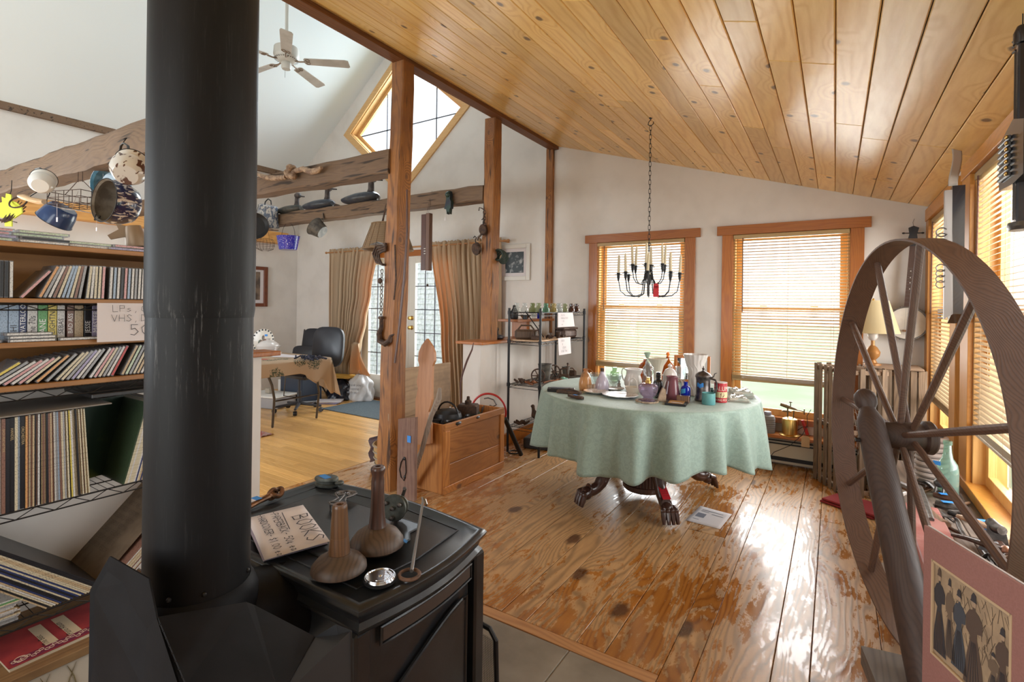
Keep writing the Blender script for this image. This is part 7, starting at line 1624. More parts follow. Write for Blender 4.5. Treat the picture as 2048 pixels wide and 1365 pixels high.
m = MB(); m.bb((-2.700, y0_+.01, .0), (-2.688, y1_-.01, .504)); m.build('lower_part', MC['weathered_plywood'], ply, world=True)
flat_shape('weathered_board', 'short weathered brown board with blue tape and iron latch at the post foot', 'board', [(796, 1000), (799, 838), (833, 835), (831, 1002)], .025, wood('purple_brown_board', (.19, .105, .075), (.10, .05, .038), 2, 1, rings=45, rough=.8, stain=(.24, .15, .11)), 2.50, .0)
t = [o for o in bpy.data.objects if o.name.startswith('weathered_board')][0]
q_ = lambda u, v, dy=-.016: at(u, v, y=2.50+dy)-t.location
m = MB(); m.box(q_(818, 879), (.032, .001, .045), b=0); m.build('blue_tape', M_tape, t)
m = MB(); m.tube([q_(808, 915), q_(802, 925), q_(799, 940), q_(802, 955), q_(808, 962), q_(812, 945), q_(811, 920)], .0035, 6); m.ball(q_(809, 918), (.01, .006, .012), 8); m.ball(q_(809, 955), (.01, .006, .012), 8); m.build('iron_latch', M_blk, t)
a_, b_ = at(820, 970, z=.04), at(884, 783, y=2.62); t = thing('curved_helve', 'grey weathered curved wooden tool handle leaning across the chest corner', 'tool', (a_.x, a_.y, .0))
M_gw = wood('grey_weathered_handle', (.30, .24, .19), (.16, .12, .095), 2, 1, rings=60, rough=.8, bump=.4)
mid = [a_, a_.lerp(b_, .12)+Vector((-.0, -.01, 0)), a_.lerp(b_, .4)+Vector((.015, -.02, 0)), a_.lerp(b_, .75)+Vector((-.005, -.02, 0)), a_.lerp(b_, .93)+Vector((0, -.01, 0)), b_+Vector((-.02, 0, .02))]
m = MB(); m.tube(mid, [.030, .026, .019, .019, .024, .012], 10, flat=.65); m.build('handle', M_gw, t, world=True)
m = MB(); m.tube([at(947, 686, y=3.55), at(944, 700, y=3.53), at(934, 722, y=3.5), at(926, 745, y=3.48), at(921, 766, y=3.46), at(921, 830, y=3.45)], [.006, .014, .018, .017, .013, .010], 9, flat=.5)
o = m.build('scythe_handle', M_chm, None, loc=(-2.62, 3.47, .4), world=True); tag(o, 'dark curved scythe handle standing behind the plywood panel', 'handle')
# splint basket with white cloth behind the post
c = at(748, 945, z=0); c = Vector((-3.05, 2.98, 0)); t = thing('splint_basket', 'round splint basket half hidden behind the front post', 'basket', c)
m = MB(); m.lathe([(0, 0), (.11, 0), (.13, .03), (.15, .20), (.155, .21), (.145, .21), (.12, .03), (0, .01)], 28)
m.build('basket_body', wood('pale_splint', (.42, .27, .12), (.28, .16, .06), 2, 1, rings=90, rough=.7), t); m = MB()
for z in (.05, .10, .15, .20): m.torus((0, 0, z), .134+z*.1, .006, n=28, m=6)
m.build('splint_bands', pbr('grey_splint', (.30, .25, .19), .8), t)
for s in (0, 1): handle(t, [(-.15, 0, .20), (-.13, .01*s, .28), (0, .02*s, .31-.02*s), (.13, .01*s, .28), (.15, 0, .20)], .006, pbr('white_splint', (.5, .46, .4), .7))
m = MB(); m.grid(lambda u, v: (-.17-.015*math.sin(v*12), -.09+.16*u, .24-.2*v), 6, 8); m.build('hanging_cloth', smat(PAL['lilac']), t)
# ================================================ wire shelf by the half wall
wx0, wx1, wy0, wy1 = -2.53, -2.20, 3.92, 4.85
t = thing('wire_shelf_unit', 'black four tier wire shelf beside the low white wall holding glass insulators', 'shelf', (-2.365, 4.38, 0))
for x in (wx0, wx1):
    for y in (wy0, wy1):
        m = MB(); m.tube([(x, y, 0), (x, y, 1.325)], .0115, 12)
        for z in (1.285, 1.02, .622, .24): m.lathe([(.0115, -.02), (.016, -.018), (.016, .014), (.0115, .016)], 12, TR((x, y, z)))
        m.build('post', M_wire, t, world=True)
WZ = (1.285, 1.02, .622, .24)
for z in WZ: wire_shelf_x(t, wx0, wx1, wy0, wy1, z, st=.045)
def onS(u, v, z): return at(u, v, z=z)
# insulators along the top
G_i = {'clear': G_clear, 'green': glass('bottle_green_glass', (.50, .75, .65), .05, a=.2, tint=(.2, .42, .32)), 'straw': glass('straw_glass', (.9, .82, .6), .05, a=.2, tint=(.5, .42, .2)), 'olive': glass('olive_glass', (.68, .72, .55), .05, a=.2, tint=(.35, .38, .25)), 'dark': pbr('brown_glazed_ceramic', (.045, .015, .012), .15, coat=.6)}
ins = [(1034, 'clear'), (1049, 'clear'), (1065, 'olive'), (1077, 'olive'), (1092, 'green'), (1108, 'straw'), (1119, 'clear'), (1130, 'olive'), (1143, 'dark'), (1153, 'dark')]
proto = {}
for i, (u, c) in enumerate(ins):
    x = wx1-.03-max(0, (1081-u))*.0065 if u < 1081 else wx1-.045
    if u < 1081: p = Vector((at(u, 620, y=3.98).x, 3.98, WZ[0]+.004))
    else: p = Vector((-2.235, at(u, 620, x=-2.235).y, WZ[0]+.004))
    nth = sum(1 for q in ins[:i] if q[1] == c)
    lab = '%s glass insulator on the wire shelf top, %s of its colour from the half wall' % (c, ordn(nth)) if c != 'dark' else 'dark brown glazed insulator at the window end of the shelf top, %s one' % ordn(nth)
    h = .085
    if c not in proto:
        o = thing('glass_insulator', lab, 'insulator', p, 0, 'insulators on the wire shelf')
        m = MB(); m.lathe([(0, 0), (.030, 0), (.034, .003), (.032, .03), (.028, .036), (.030, .040), (.021, .046), (.019, .056), (.022, .060), (.022, .078), (.017, h), (0, h)], 22); m.build('body', G_i[c], o); proto[c] = o
    else: o = copy_tree(proto[c], None, p, .5*i, lab)
    o.rotation_euler = (0, 0, .7*i)
# second row of insulators behind
for i, (u, c) in enumerate([(1042, 'olive'), (1058, 'clear'), (1085, 'clear'), (1100, 'olive'), (1125, 'clear')]):
    p = Vector((-2.40+.0*i, 4.12+.13*i, WZ[0]+.004)); copy_tree(proto[c], None, p, i, '%s glass insulator in the back row of the shelf top, %s from the half wall' % (c, ordn(i)))
def hangsign(name, lab, u0, v0, u1, v1, lines, flare=0.):
    x = wx1+.016; a = at(u0, v0, x=x); b = at(u1, v1, x=x)
    t = thing(name, lab, 'sign', (x, (a.y+b.y)/2, (a.z+b.z)/2)); hy, hz = abs(b.y-a.y)/2, abs(a.z-b.z)/2
    m = MB(); m.add([(0, -hy+flare, hz), (0, hy-flare, hz), (.012, hy, -hz), (.012, -hy, -hz)], [(0, 1, 2, 3)]); o = m.build('paper', M_paper, t); o.modifiers.new('s', 'SOLIDIFY').thickness = .0006
    m = MB(); T = Matrix.Translation((.011, 0, 0)) @ Matrix(((0, 0, 1, 0), (1, 0, 0, 0), (0, 1, 0, 0), (0, 0, 0, 1))).to_4x4(); r_ = random.Random(u0)
    for k, s in enumerate(lines): write(m, s, T @ TR((-hy*.62+.2*hy*(k == 2), hz*(.55-.42*k), 0)), hz*.24, rnd=r_, wdt=.09)
    m.build('handwriting', pbr('pencil_ink', (.12, .12, .14), .7), t)
hangsign('price_sign', 'small white insulator price sign hanging from the top wire shelf', 1114, 626, 1147, 653, ['GLASS', 'INSULATORS', '$3', ' ea'], .02)
hangsign('price_sign', 'small white price sign hanging from the second wire shelf', 1116, 677, 1140, 707, ['IRON', '  8', 'ITEMS', '$ NO TAX'])
# raised wooden box shelf on the half wall
m = MB(); t = thing('box_shelf', 'small orange board raised on a block above the half wall', 'shelf', (-2.74, 4.55, 1.02))
m.bb((-2.86, 4.22, 1.185), (-2.62, 4.98, 1.21), b=.003); m.build('top_board', M_trimx, t, world=True)
m = MB(); m.bb((-2.84, 4.45, 1.022), (-2.66, 4.51, 1.185), b=.004); m.build('support_block', M_trim, t, world=True); m = MB(); m.bb((-2.84, 4.53, 1.022), (-2.67, 4.97, 1.184)); m.build('white_panel', M_white, t, world=True)
m = MB(); m.lathe([(0, 0), (.035, 0), (.04, .01), (.038, .08), (.02, .11), (.016, .14), (0, .145)], 18); tag(m.build('dark_jug', M_blk, None, loc=(-2.74, 4.34, 1.21)), 'black stoneware jug on the raised orange board', 'jug')
m = MB(); m.lathe([(0, 0), (.03, .0), (.065, .04), (.06, .042), (.0, .01)], 18, sy=.6); tag(m.build('wooden_dish', M_mid, None, loc=(-2.72, 4.52, 1.21)), 'little wooden dish beside the black jug on the raised board', 'dish')
m = MB(); m.lathe([(0, 0), (.024, 0), (.026, .004), (.026, .07), (.012, .085), (.012, .10), (0, .10)], 18); tag(m.build('blue_bottle', G_cobalt, None, loc=(-2.72, 4.82, 1.21)), 'cobalt blue bottle on the raised board behind the wire shelf', 'bottle')
m = MB(); m.lathe([(0, 0), (.02, 0), (.022, .004), (.022, .09), (0, .10)], 18); tag(m.build('clear_bottle', G_clear, None, loc=(-2.72, 4.70, 1.21)), 'clear bottle on the raised board left of the blue bottle', 'bottle')
# duck decoy on the cap
decoy((-2.74, 4.06, 1.022), .62, 'black duck decoy with raised head on the low wall cap by the second post', (M_dk1, M_blk), math.radians(-70))
def junk(name, lab, cat, p, kind, s=1., rz=0., mat=None):
    mat = mat or M_rust; t = thing(name, lab, cat, p, rz); m = MB()
    if kind == 'wheel':
        r = .055*s; T = TR((0, 0, r+.004), (PI/2, 0, 0)); m.torus((0, 0, 0), r, .006*s, T, n=24, m=6); m.build('rim', mat, t); m = MB()
        for k in range(3): a = PI*k/3; m.tube([(r*math.cos(a), r*math.sin(a), 0), (-r*math.cos(a), -r*math.sin(a), 0)], .004*s, 5, T=T)
        m.lathe([(0, -.012), (.012*s, -.012), (.012*s, .012), (0, .012)], 12, T); m.build('spokes', mat, t)
    elif kind == 'wrench':
        m.tube([(-.12*s, 0, .012), (-.03*s, .01*s, .016), (.06*s, 0, .012)], [.008*s, .006*s, .009*s], 7, flat=.7); m.build('handle', mat, t); m = MB(); m.torus((.085*s, 0, .012), .022*s, .008*s, n=16, m=6, a0=-2.4, a1=2.4, T=TR((0, 0, 0))); m.build('jaw', mat, t)
    elif kind == 'cone':
        m.lathe([(0, 0), (.03*s, 0), (.033*s, .004), (.05*s, .12*s), (.046*s, .12*s), (.03*s, .006), (0, .006)], 22); m.build('body', mat, t); m = MB(); m.torus((0, 0, .12*s), .049*s, .003*s, n=22, m=6); m.build('rim', mat, t)
    elif kind == 'clamp':
        m.box((0, 0, .02*s), (.10*s, .04*s, .04*s), b=.006*s); m.build('base', mat, t); m = MB(); m.tube([(-.03*s, 0, .03*s), (-.035*s, 0, .09*s), (.02*s, 0, .10*s), (.03*s, 0, .06*s)], .009*s, 7); m.build('jaw', mat, t); m = MB(); m.tube([(.03*s, 0, .03*s), (.035*s, 0, .14*s)], .006*s, 7); m.ball((.035*s, 0, .145*s), .011*s, 8); m.build('screw', mat, t)
    elif kind == 'scrap':
        rr = random.Random(int(p[1]*1000)+int(s*100))
        for q in range(6): a = rr.uniform(0, 6.28); x, y = rr.uniform(-.05, .05)*s, rr.uniform(-.035, .035)*s; m.tube([(x, y, .012*s), (x+.05*s*math.cos(a), y+.05*s*math.sin(a), .022*s+.01*s*rr.random())], .009*s, 6)
        m.build('body', mat, t); m = MB(); m.ball((0, 0, .028*s), (.024*s, .02*s, .018*s), 10); m.build('knob', mat, t)
    elif kind == 'block':
        m.box((0, 0, .03*s), (.14*s, .06*s, .06*s), b=.012*s); m.build('body', mat, t); m = MB(); m.tube([(-.05*s, 0, .06*s), (-.03*s, 0, .085*s), (.03*s, 0, .085*s), (.05*s, 0, .06*s)], .006*s, 6); m.build('handle', mat, t)
    elif kind == 'figure':
        m.box((0, 0, .006*s), (.07*s, .04*s, .012*s), b=.003*s); m.build('base', mat, t); m = MB(); m.tube([(-.01*s, 0, .01*s), (-.008*s, 0, .06*s), (0, 0, .10*s), (.002*s, 0, .14*s)], [.012*s, .014*s, .018*s, .010*s], 8); m.ball((.003*s, 0, .16*s), .015*s, 8); m.tube([(0, 0, .11*s), (.03*s, 0, .09*s), (.035*s, 0, .06*s)], .006*s, 6); m.build('figure', mat, t)
    elif kind == 'bird':
        m.tube([(-.07*s, 0, .07*s), (-.02*s, 0, .06*s), (.03*s, 0, .07*s), (.05*s, 0, .10*s), (.055*s, 0, .12*s)], [.006*s, .028*s, .03*s, .014*s, .013*s], 10); m.ball((.06*s, 0, .128*s), .016*s, 8); m.tube([(.07*s, 0, .128*s), (.10*s, 0, .125*s)], [.006*s, .002*s], 6); m.build('body', mat, t); m = MB()
        for q in (-1, 1): m.tube([(.0, q*.012*s, .05*s), (.005*s, q*.012*s, 0)], .004*s, 5)
        m.build('leg', mat, t)
    return t
z2 = WZ[1]+.006
m = MB(); m.bb((-2.52, 3.94, WZ[1]+.002), (-2.23, 4.60, WZ[1]+.016), b=.002); tag(m.build('plank', wood('pale_loose_plank', (.50, .33, .19), (.36, .2, .1), 1, 1), None, loc=(-2.37, 4.27, WZ[1]), world=True), 'pale loose plank lying on the second wire tier', 'plank'); z2 = WZ[1]+.0165
junk('wooden_mallet_head', 'grey brown wooden block plane with rope on the second tier', 'tool', (-2.42, 4.04, z2), 'block', 1.5, .6, M_grey)
junk('iron_clamp', 'rusty iron clamp at the near end of the second tier', 'clamp', (-2.30, 4.02, z2), 'clamp', .9, .3)
junk('iron_scrap', 'little rusty castings at the middle of the second tier', 'iron piece', (-2.28, 4.22, z2), 'scrap', .9, .2)
junk('pipe_fitting', 'short dark pipe fitting standing on the second tier', 'fitting', (-2.26, 4.38, z2), 'cone', .5, 0)
junk('pipe_fitting', 'lower rusty pipe elbow beside the standing fitting', 'fitting', (-2.27, 4.50, z2), 'scrap', .8, 1.)
m = MB(); t = thing('bread_tin', 'long brown lidded tin at the window end of the second tier', 'tin', (-2.34, 4.72, WZ[1]+.004), math.radians(80))
m.box((0, 0, .045), (.24, .12, .09), b=.022); m.build('body', pbr('brown_stained_tin', (.13, .09, .075), .5, metal=.3, col2=(.07, .04, .03), nscale=20), t); m = MB(); m.box((0, 0, .096), (.25, .13, .018), b=.008); m.build('lid', MC['brown_stained_tin'], t)
m = MB(); m.tube([(-2.42, 4.02, 1.30), (-2.24, 4.06, 1.06)], .005, 6); m.lathe([(0, -.02), (.02, -.02), (.022, 0), (.02, .02), (0, .02)], 12, TR((-2.42, 4.02, 1.24))); tag(m.build('scale_beam', M_blk, None, loc=(-2.42, 4.02, 1.1), world=True), 'black balance rod slanting under the top tier', 'rod')
z3 = WZ[2]+.004
junk('spoked_wheel', 'rusty spoked wheel behind the front shelf post on the third tier', 'wheel', (-2.33, 4.12, z3), 'wheel', 1.15, .3)
junk('spoked_wheel', 'smaller rusty spoked wheel in the middle of the third tier', 'wheel', (-2.34, 4.45, z3), 'wheel', 1.2, .9)
junk('tin_pot', 'tall brown tapered tin pot on the third tier', 'pot', (-2.34, 4.27, z3), 'cone', 1.35, 0, M_tin)
junk('iron_clamp', 'rusty clamp with upright screw on the third tier', 'clamp', (-2.28, 4.56, z3), 'clamp', 1.0, .5)
junk('tin_cup', 'tipped brown tin cup on the third tier', 'cup', (-2.31, 4.66, z3), 'cone', .85, .4, M_tin)
junk('iron_block', 'dark iron block at the window end of the third tier', 'iron piece', (-2.32, 4.78, z3), 'block', .9, .2)
junk('iron_scrap', 'rusty iron castings at the left end of the third tier', 'iron piece', (-2.44, 4.0, z3), 'scrap', 1.1, .2)
junk('iron_scrap', 'orange rusty castings beside the front shelf post', 'iron piece', (-2.31, 4.0, z3), 'scrap', .9, 1.3, M_rust2)
junk('iron_wrench', 'long rusty wrench at the front edge of the third tier', 'wrench', (-2.24, 4.25, z3), 'wrench', 1.2, 1.4, M_rust2)
m = MB(); m.ball((0, 0, .018), (.03, .02, .018), 10); m.ball((.03, .01, .014), (.018, .014, .014), 8); tag(m.build('pale_green_lump', pbr('verdigris_green', (.25, .50, .42), .7), None, loc=(-2.22, 4.42, z3)), 'small pale green figure at the front edge of the third tier', 'ornament')
z4 = WZ[3]+.004
junk('iron_scrap', 'small rusty castings at the left end of the lowest tier', 'iron piece', (-2.42, 4.0, z4), 'scrap', 1.1, .8)
junk('iron_bird', 'dark iron bird with long beak on the lowest tier', 'ornament', (-2.33, 4.10, z4), 'bird', 1.2, 2.6)
junk('iron_dog', 'black cast iron animal beside the iron bird', 'ornament', (-2.27, 4.12, z4), 'bird', 1.15, 2.2, M_blk)
m = MB(); m.box((0, 0, .05), (.26, .36, .10), b=.01); tag(m.build('dark_box', pbr('dark_tool_box', (.035, .035, .04), .5), None, loc=(-2.38, 4.30, 0), rz=.2), 'flat dark grey box on the floor under the wire shelf', 'box')

# ================================================ window ledge with blow lamps
c = at(1536, 862, z=.283); k_ = dpt(c)/FPX
t = thing('lidded_can', 'grey ribbed can with cap on the ledge beside the brass blow lamp', 'can', (c.x, 4.90, .2805)); k_ = dpt(t.location)/FPX
m = MB(); m.lathe([(0, 0), (13.5*k_, 0)]+[(13.5*k_+(.0015 if q % 2 else -.0015), (1+q*2)*k_) for q in range(15)]+[(12*k_, 33*k_), (6*k_, 35*k_), (0, 35*k_)], 28); m.build('body', pbr('grey_stone_can', (.22, .20, .19), .7), t)
m = MB(); m.lathe([(0, 34*k_), (6*k_, 34*k_), (7*k_, 37*k_), (6*k_, 41*k_), (0, 41*k_)], 16); m.build('cap', pbr('lilac_cap', (.30, .29, .36), .4), t)
c = at(1580, 868, z=.283); t = thing('blow_lamp', 'antique brass blow lamp with red handle on the window ledge', 'blow lamp', (c.x, 4.89, .2805)); k_ = dpt(t.location)/FPX
m = MB(); m.lathe([(0, 0), (19*k_, 0), (19*k_, 1.5*k_), (14*k_, 3*k_), (14*k_, 5*k_), (14.4*k_, 30*k_), (13*k_, 33*k_), (5*k_, 36*k_), (0, 36*k_)], 30); m.build('brass_tank', M_brass, t)
m = MB(); m.tube([(-4*k_, 0, 34*k_), (-4*k_, 0, 56*k_)], .006, 8); m.tube([(6*k_, 0, 34*k_), (7*k_, 0, 50*k_)], .005, 8); m.tube([(-17*k_, 0, 60*k_), (-6*k_, 0, 57*k_), (12*k_, 0, 52*k_)], [.014, .016, .008], 10); m.torus((-6*k_, 0, 47*k_), 8*k_, .004, TR((0, 0, 0), (0, 0, 0), (1, .6, 1)), n=18, m=5); m.tube([(10*k_, 0, 52*k_), (24*k_, 0, 50*k_)], .005, 7); m.lathe([(0, -.004), (6*k_, -.004), (6*k_, .004), (0, .004)], 12, TR((25*k_, 0, 50*k_), (0, PI/2, 0))); m.torus((1*k_, 0, 66*k_), 3*k_, .003, TR((0, 0, 0), (0, 0, 0)), n=12, m=5); m.tube([(1*k_, 0, 58*k_), (1*k_, 0, 66*k_)], .004, 6); m.build('burner', pbr('dull_brass', (.20, .16, .10), .4, metal=.8), t)
m = MB(); m.tube([(22*k_, 0, 33*k_), (28*k_, 0, 14*k_), (31*k_, 0, 5*k_)], [.012, .014, .013], 10); m.build('red_handle', MC['red_paint'], t)
m = MB(); m.tube([(14*k_, -.01, 12*k_), (22*k_, -.02, 20*k_), (32*k_, -.02, 22*k_)], .003, 5); m.build('wire_clip', M_blk, t)
m = MB(); m.prism([(-.03, -.045), (.03, -.045), (.03, .03), (.018, .045), (-.018, .045), (-.03, .03)], .002, TR((0, 0, 0), (PI/2, 0, 0))); t2 = m.build('cardboard_tag', pbr('tan_card_tag', (.50, .33, .19), .8), None, loc=at(1611, 884, y=4.80)); tag(t2, 'tan cardboard tag hanging from the ledge beside the blow lamp', 'tag')
m = MB(); m.tube([at(1622, 820, y=4.80), at(1614, 832, y=4.82), at(1615, 850, y=4.80), at(1605, 870, y=4.79), at(1580, 892, y=4.79), at(1548, 905, y=4.79), at(1540, 915, y=4.79), at(1520, 915, y=4.79)], .0025, 6); tag(m.build('thin_cable', M_blk, None), 'thin black cable looping below the window ledge', 'cable')

# ================================================ lobster traps, lamp, banjo
M_lath = wood('weathered_grey_lath', (.22, .145, .09), (.11, .07, .045), 2, 1, rings=50, rough=.85, contrast=.5, bump=.4, vary=.2)
M_lathx = wood('weathered_grey_lath_level', (.30, .20, .13), (.16, .10, .065), 0, 1, rings=50, rough=.85, contrast=.5, bump=.4, vary=.2)
M_net = pbr('pale_netting', (.50, .46, .40), .9)
def trap(label, A, B, depth, h, nl):
    A, B = Vector(A), Vector(B); d = (B-A); W_ = d.length; a = math.atan2(d.y, d.x); t = thing('lobster_trap', label, 'lobster trap', A, a); nx = depth
    for z in (.03, h*.5, h-.03):
        for y in (.02, nx-.02): m = MB(); m.box((W_/2, y, z), (W_, .028, .032), b=.003); m.build('cross_bar', M_lathx, t)
        for x in (.014, W_-.014): m = MB(); m.box((x, nx/2, z), (.028, nx-.04, .03), b=.003); m.build('end_bar', M_lathx, t)
    for k in range(nl):
        x = W_*(k+.5)/nl; wd = .036 if 0 < k < nl-1 else .042
        m = MB(); m.box((x, -.006, h/2), (wd, .010, h), b=.002); m.build('lath', M_lath, t)
    for k in range(nl-1):
        m = MB(); m.box((W_*(k+1)/nl, nx+.006, h/2), (.034, .010, h), b=.002); m.build('lath', M_lath, t)
    for k in range(4):
        for x in (-.006, W_+.006): m = MB(); m.box((x, nx*(k+.5)/4, h/2), (.010, .036, h), b=.002); m.build('lath', M_lath, t)
    m = MB()
    for k in range(9): z = h*.3+.04*k; m.tube([(.03, nx*.5, z), (W_*.5, nx*.5+.03*math.sin(k), z+.03), (W_-.03, nx*.5, z)], .0012, 4)
    for k in range(11): x = .03+(W_-.06)*k/10; m.tube([(x, nx*.5, h*.3), (x+.02, nx*.5+.02, h*.5), (x, nx*.5, h*.66)], .0012, 4)
    m.build('netting', M_net, t); return t
trap('weathered wooden lobster trap standing on end nearest the round table', (-.132, 4.74, 0), (.07, 4.36, 0), .30, .925, 6)
trap('weathered wooden lobster trap standing on end in the corner behind the wheel', (.215, 4.60, 0), (.555, 4.64, 0), .28, .915, 7)
m = MB(); m.bb((.19, 4.60, .917), (.54, 4.92, .932), b=.003); t = thing('board_tray', 'thin dark board lying across the corner lobster trap', 'board', (.36, 4.76, .917)); m.build('board', M_lathx, t, world=True)
p = Vector((.245, 4.72, .9325)); k_ = dpt(p)/FPX
t = thing('table_lamp', 'table lamp with pale cream shade standing on the corner lobster trap', 'lamp', p)
m = MB(); m.lathe([(0, 0), (.055, 0), (.055, .012), (.03, .02), (.02, .04), (.045, .07), (.05, .10), (.03, .135), (.014, .15), (.014, .19), (0, .19)], 24); m.build('base', pbr('brown_wood_brass', (.35, .16, .05), .3, metal=.3), t)
m = MB(); m.tube([(0, 0, .18), (0, 0, .27)], .008, 8); m.ball((0, 0, .225), (.035, .035, .042), 12); m.build('white_globe', M_milk, t)
mm_, nt, b = newmat('cream_lampshade'); b.inputs['Base Color'].default_value = (.66, .57, .36, 1); out = nt.nodes['Material Output']; tl = _n(nt, 'ShaderNodeBsdfTranslucent'); tl.inputs[0].default_value = (.75, .62, .36, 1); mx = _n(nt, 'ShaderNodeMixShader'); mx.inputs[0].default_value = .45; nt.links.new(b.outputs[0], mx.inputs[1]); nt.links.new(tl.outputs[0], mx.inputs[2]); nt.links.new(mx.outputs[0], out.inputs[0]); b.inputs['Roughness'].default_value = .8
m = MB(); m.lathe([(.170, .245), (.098, .49), (.096, .49), (.168, .245)], 36); m.build('shade', mm_, t)
m = MB(); m.tube([(0, 0, .26), (0, 0, .48)], .003, 6); m.tube([(-.095, 0, .485), (.095, 0, .485)], .002, 5); m.tube([(0, -.095, .485), (0, .095, .485)], .002, 5); m.lathe([(0, .485), (.008, .485), (.010, .50), (0, .51)], 10); m.build('harp', M_brass, t)
# banjo
p = at(1813, 647, y=4.93); t = thing('banjo', 'old banjo with pale skin head hanging on the corner wall', 'banjo', (p.x, 4.93, p.z)); k_ = dpt(p)/FPX
T = TR((0, 0, 0), (PI/2, 0, 0)); Rb = 33*k_
m = MB(); m.lathe([(Rb*.99, -.035), (Rb, -.03), (Rb, .03), (Rb*.97, .034), (Rb*.95, .03), (Rb*.95, -.03)], 40, T); m.build('rim', pbr('dark_banjo_rim', (.06, .035, .02), .35), t)
m = MB(); m.lathe([(0, .028), (Rb*.95, .030)], 40, T); m.lathe([(Rb*.955, .036), (Rb*1.02, .036), (Rb*1.02, .026), (Rb*.955, .026)], 40, T); m.build('tension_hoop', pbr('nickel', (.13, .125, .12), .35, metal=.8), t)
m = MB(); m.lathe([(0, .0305), (Rb*.94, .0305)], 36, T, smooth=False); m.build('skin_head', pbr('banjo_skin', (.62, .58, .53), .6, col2=(.52, .48, .44), nscale=7), t)
for q in range(20): a = 2*PI*q/20; m = MB(); m.tube([(Rb*1.03*math.cos(a), -.034, Rb*1.03*math.sin(a)), (Rb*1.04*math.cos(a), .02, Rb*1.04*math.sin(a))], .003, 5); m.build('bracket', MC['nickel'], t)
nk = at(1826, 455, y=4.93)-p; nd = Vector((nk.x, 0, nk.z)); ndn = nd.normalized(); ax = math.atan2(ndn.x, ndn.z)
TN = Matrix.Rotation(ax, 4, 'Y'); L0, L1 = Rb, nd.length*.80
m = MB(); w0_, w1_ = .026, .017; m.add([(-w0_, -.045, L0), (w0_, -.045, L0), (w1_, -.045, L1), (-w1_, -.045, L1), (-w0_*.5, -.012, L0), (w0_*.5, -.012, L0), (w1_*.5, -.015, L1), (-w1_*.5, -.015, L1)], [(0, 1, 2, 3), (7, 6, 5, 4), (0, 4, 5, 1), (1, 5, 6, 2), (2, 6, 7, 3), (3, 7, 4, 0)], False, 0, TN); m.build('neck', pbr('dark_fretboard', (.055, .022, .014), .35), t)
m = MB(); m.prism([(-.02, L0), (.028, L0), (.045, L0+.02), (.043, L0+.09), (.026, L0+.12), (-.02, L0+.12)], .02, TN @ TR((0, -.02, 0), (PI/2, 0, 0))); m.build('neck_heel', M_blk, t)
for q in range(14): z = L0+(L1-L0)*(1-2**(-q/9.)); m = MB(); m.box((0, -.0465, z), (w0_*1.8, .002, .0022), TN); m.build('fret', MC['nickel'], t)
m = MB()
for q in (4, 6, 8, 11): z = L0+(L1-L0)*(1-2**(-(q+.5)/9.)); m.ball((0, -.047, z), (.0035, .0012, .0035), 8, TN)
m.build('inlay_dot', M_milk, t)
m = MB(); m.prism([(-.018, L1), (.018, L1), (.03, L1+.05), (.024, L1+.09), (.034, L1+.14), (.0, L1+.155), (-.03, L1+.14), (-.022, L1+.09), (-.03, L1+.05)], .018, TN @ TR((0, -.03, 0), (PI/2, 0, 0))); m.build('peghead', M_blk, t)
m = MB()
for s in (-1, 1):
    for z in (.05, .10): m.tube([(s*.02, -.03, L1+z), (s*.055, -.03, L1+z)], .004, 6, T=TN); m.ball((s*.058, -.03, L1+z), (.010, .005, .007), 8, TN)
m.build('tuning_peg', M_blk, t)
m = MB()
for s in (-.012, -.004, .004, .012): m.tube([(s, -.049, L1+.02), (s*1.3, -.046, -Rb*.7)], .0006, 3, T=TN)
m.build('strings', MC['nickel'], t); m = MB(); m.box((0, -.045, -Rb*.45), (.05, .010, .014), TN); m.build('bridge', M_mid, t)
m = MB(); m.tube([(.0, -.04, -Rb*1.0), (.0, -.042, -Rb*1.35)], .0008, 4); m.box((0, -.042, -Rb*1.5), (.022, .001, .035)); m.build('string_tag', M_paper, t)
m = MB(); m.tube([TN @ Vector((0, -.03, L1+.15)), TN @ Vector((0, .03, L1+.19)), (nd.x*.8+.02, .06, nd.z*1.10)], .0012, 4); m.build('hanging_wire', M_blk, t)

# ================================================ low bench under the side windows, with tools
M_bench = wood('grey_bench_board', (.25, .19, .15), (.13, .095, .075), 1, 1, rings=45, rough=.85, contrast=.5, bump=.4)
BZ = .42; bench = thing('tool_bench', 'low grey board bench under the side windows covered with old hand tools', 'bench', (.42, 2.9, 0))
for k in range(3): m = MB(); m.bb((.275+.104*k, 1.75, BZ-.022), (.377+.104*k, 3.95, BZ), b=.003); m.build('top_board', M_bench, bench, world=True)
for y in (1.9, 2.45, 3.85):
    for x in (.30, .56): m = MB(); m.bb((x-.02, y-.02, 0), (x+.02, y+.02, BZ-.05), b=.003); m.build('leg', M_bench, bench, world=True)
    m = MB(); m.bb((.28, y-.015, BZ-.06), (.58, y+.015, BZ-.023)); m.build('cross_rail', M_bench, bench, world=True)
M_redp = pbr('faded_red_paint', (.33, .09, .075), .6, col2=(.42, .18, .16), nscale=9)
m = MB(); m.bb((.272, 2.20, BZ+.001), (.40, 2.95, BZ+.045), b=.004); o = m.build('red_box', M_redp, None, loc=(.34, 2.6, BZ+.001), world=True); tag(o, 'flat faded red painted box lid on the bench edge above the white pitcher', 'box')
def onB(u, v, z=None): return at(u, v, z=z or BZ)
